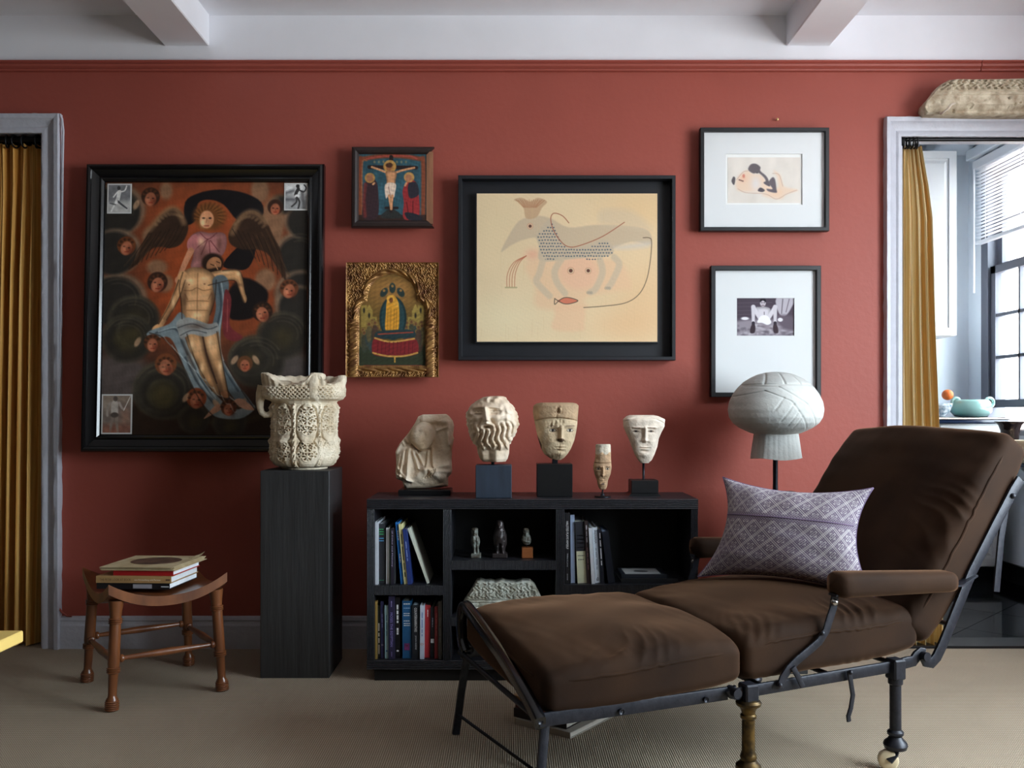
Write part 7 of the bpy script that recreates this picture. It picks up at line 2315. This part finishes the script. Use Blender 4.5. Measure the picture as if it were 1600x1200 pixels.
# ------------------------------------------------------------------ lilac woven pillow
def pillow_mat():
    m = mat('lilac_woven_cotton', (160, 146, 168), .9, sheen=.2)
    n, l = m.node_tree.nodes, m.node_tree.links
    b = n['Principled BSDF']
    uv = n.new('ShaderNodeVertexColor')
    uv.layer_name = 'Col'
    sp = n.new('ShaderNodeSeparateColor')
    l.new(uv.outputs[0], sp.inputs[0])
    def M(op, a, b_=None, c_=None):
        q = n.new('ShaderNodeMath')
        q.operation = op
        for i, x_ in enumerate((a, b_, c_)):
            if x_ is None:
                continue
            if hasattr(x_, 'is_linked') or hasattr(x_, 'links'):
                l.new(x_, q.inputs[i])
            else:
                q.inputs[i].default_value = x_
        return q.outputs[0]
    U, V = sp.outputs[0], sp.outputs[1]
    a = M('MULTIPLY', U, 8.0)
    c = M('MULTIPLY', V, 6.0)
    s1, s2 = M('ADD', a, c), M('SUBTRACT', a, c)
    f1 = M('PINGPONG', s1, .5)
    f2 = M('PINGPONG', s2, .5)
    # lattice of diagonal double bands
    e1_ = M('ABSOLUTE', M('SUBTRACT', f1, .06))
    e2_ = M('ABSOLUTE', M('SUBTRACT', f2, .06))
    b1 = M('LESS_THAN', e1_, .022)
    b2 = M('LESS_THAN', e2_, .022)
    # four-petal motif in each lozenge
    d1, d2 = M('SUBTRACT', f1, .5), M('SUBTRACT', f2, .5)
    rr = M('SQRT', M('ADD', M('MULTIPLY', d1, d1), M('MULTIPLY', d2, d2)))
    an = M('ARCTAN2', d1, d2)
    pet = M('MULTIPLY', M('ABSOLUTE', M('COSINE', M('MULTIPLY', an, 2.0))), .27)
    rim = M('LESS_THAN', M('ABSOLUTE', M('SUBTRACT', rr, pet)), .03)
    dots = M('GREATER_THAN', M('MULTIPLY', M('SINE', M('MULTIPLY', a, 44.0)), M('SINE', M('MULTIPLY', c, 44.0))), .35)
    band = M('LESS_THAN', M('ABSOLUTE', M('SUBTRACT', V, .62)), .035)
    lat = M('MAXIMUM', M('MAXIMUM', b1, b2), rim)
    nb = M('SUBTRACT', 1.0, band)
    pat = M('MAXIMUM', M('MULTIPLY', lat, nb), M('MULTIPLY', dots, .55))
    nz = n.new('ShaderNodeTexNoise')
    nz.inputs['Scale'].default_value = 9
    nz.inputs['Detail'].default_value = 6
    geo = [q for q in n if q.type == 'NEW_GEOMETRY'][0]
    l.new(geo.outputs['Position'], nz.inputs[0])
    fac = M('MULTIPLY', pat, M('MULTIPLY_ADD', nz.outputs[0], 1.0, .35))
    mx = n.new('ShaderNodeMix')
    mx.data_type = 'RGBA'
    mx.inputs[6].default_value = (*lin((112, 98, 118)), 1)
    mx.inputs[7].default_value = (*lin((216, 211, 210)), 1)
    l.new(fac, mx.inputs[0])
    l.new(mx.outputs[2], b.inputs['Base Color'])
    bp = n.new('ShaderNodeBump')
    bp.inputs['Strength'].default_value = .35
    bp.inputs['Distance'].default_value = .002
    l.new(pat, bp.inputs['Height'])
    l.new(bp.outputs[0], b.inputs['Normal'])
    return m
BL, BR = Cw(.182, .515, .436), Cw(.500, .105, .424)
up_ = np.array([0.20, .16, .965])
acr = (BR - BL) / np.linalg.norm(BR - BL)
nrm = np.cross(up_, acr)
nrm /= np.linalg.norm(nrm)
if nrm[1] > 0:
    nrm = -nrm
TL, TR = BL + up_ * .318 + acr * .028, BR + up_ * .314 - acr * .045
n = 70
t_ = np.linspace(0, 1, n)
A, B = np.meshgrid(t_, t_, indexing='ij')
base = (BL * ((1 - A) * (1 - B))[..., None] + BR * (A * (1 - B))[..., None] + TL * ((1 - A) * B)[..., None] + TR * (A * B)[..., None])
a2, b2 = 2 * A - 1, 2 * B - 1
pf = (np.clip(1 - a2 ** 2, 0, 1) ** .5) * (np.clip(1 - b2 ** 2, 0, 1) ** .5)
# edges draw in between the pointed corners
ctr = base.mean((0, 1))
pull = .075 * (np.abs(b2) ** 3 * (1 - a2 ** 2)) 
base = base - (up_ * np.sign(1) )[None, None] * (b2 * pull * .42)[..., None] - acr[None, None] * (a2 * .05 * np.abs(a2) ** 2 * (1 - b2 ** 2))[..., None]
wr_ = .006 * fbm(A * 1.0, B, 0 * A, 9, 4, 3) * pf + .006 * np.sin(A * 24 + 2 * B) * np.clip(b2 - .2, 0, 1) * pf
front = base + nrm * (.070 * pf + wr_)[..., None]
back = base - nrm * (.055 * pf)[..., None]
mb = MB().grid(front, flip=True).grid(back, flip=False)
C = np.stack([A, B, 0 * A], -1).reshape(-1, 3)
mb.c = np.concatenate([C, C])
if np.dot(np.cross(front[1, 0] - front[0, 0], front[0, 1] - front[0, 0]), nrm) > 0:
    mb.f = [f[::-1] for f in mb.f]
pl = thing('throw_pillow', 'lilac and cream patterned pillow leaning on the brown velvet chaise', 'pillow', (BL + BR) / 2)
obj('cover', mb, pillow_mat(), pl, smooth=True)
M_SEAM = mat('lilac_thread', (120, 100, 132), .8)
edge_pts = [base[i, 0] for i in range(0, n, 3)] + [base[n - 1, j] for j in range(0, n, 3)] + [base[i, n - 1] for i in range(n - 1, -1, -3)] + [base[0, j] for j in range(n - 1, -1, -3)]
obj('edge_seam', MB().tube(edge_pts + [edge_pts[0]], .002, 6, caps=False), M_SEAM, pl, smooth=True)
j = int(n * .62)
obj('joining_seam', MB().tube([front[i, j] + nrm * .0006 for i in range(2, n - 2)], .0015, 6), M_SEAM, pl, smooth=True)

# ------------------------------------------------------------------ books on the floor under the chaise
FG = 'books on the floor under the chaise'
def floor_book(label, corner_px, corner_py, rot, w, dep, z, th, col, pages):
    d = CAMH * F / (corner_py - CY) if z == 0 else None
    return d
def fb(label, cx_, cd, rot, w, dep, z, th, col, pages=(214, 208, 196)):
    c, s = math.cos(rot), math.sin(rot)
    a = np.array([c, s, 0])
    b = np.array([-s, c, 0])
    o = np.array([cx_, cd - CAMD, z])
    return book(label, o, (0, 0, th), a * w, b * dep, col, pages, [], FG)
r0 = math.radians(-38)
fb('pale grey book at the bottom of the floor pile under the chaise', .02, 2.72, r0, .20, .26, .0, .018, (176, 170, 160))
fb('dark covered book in the middle of the floor pile under the chaise', .015, 2.735, r0 + .03, .19, .25, .0185, .026, (40, 30, 30))
fb('dark red edged book on the floor pile under the chaise', .02, 2.745, r0 - .02, .18, .24, .045, .018, (96, 36, 34))
fb('tan book on top of the floor pile under the chaise', .01, 2.75, r0 + .05, .18, .24, .0635, .016, (150, 112, 70))
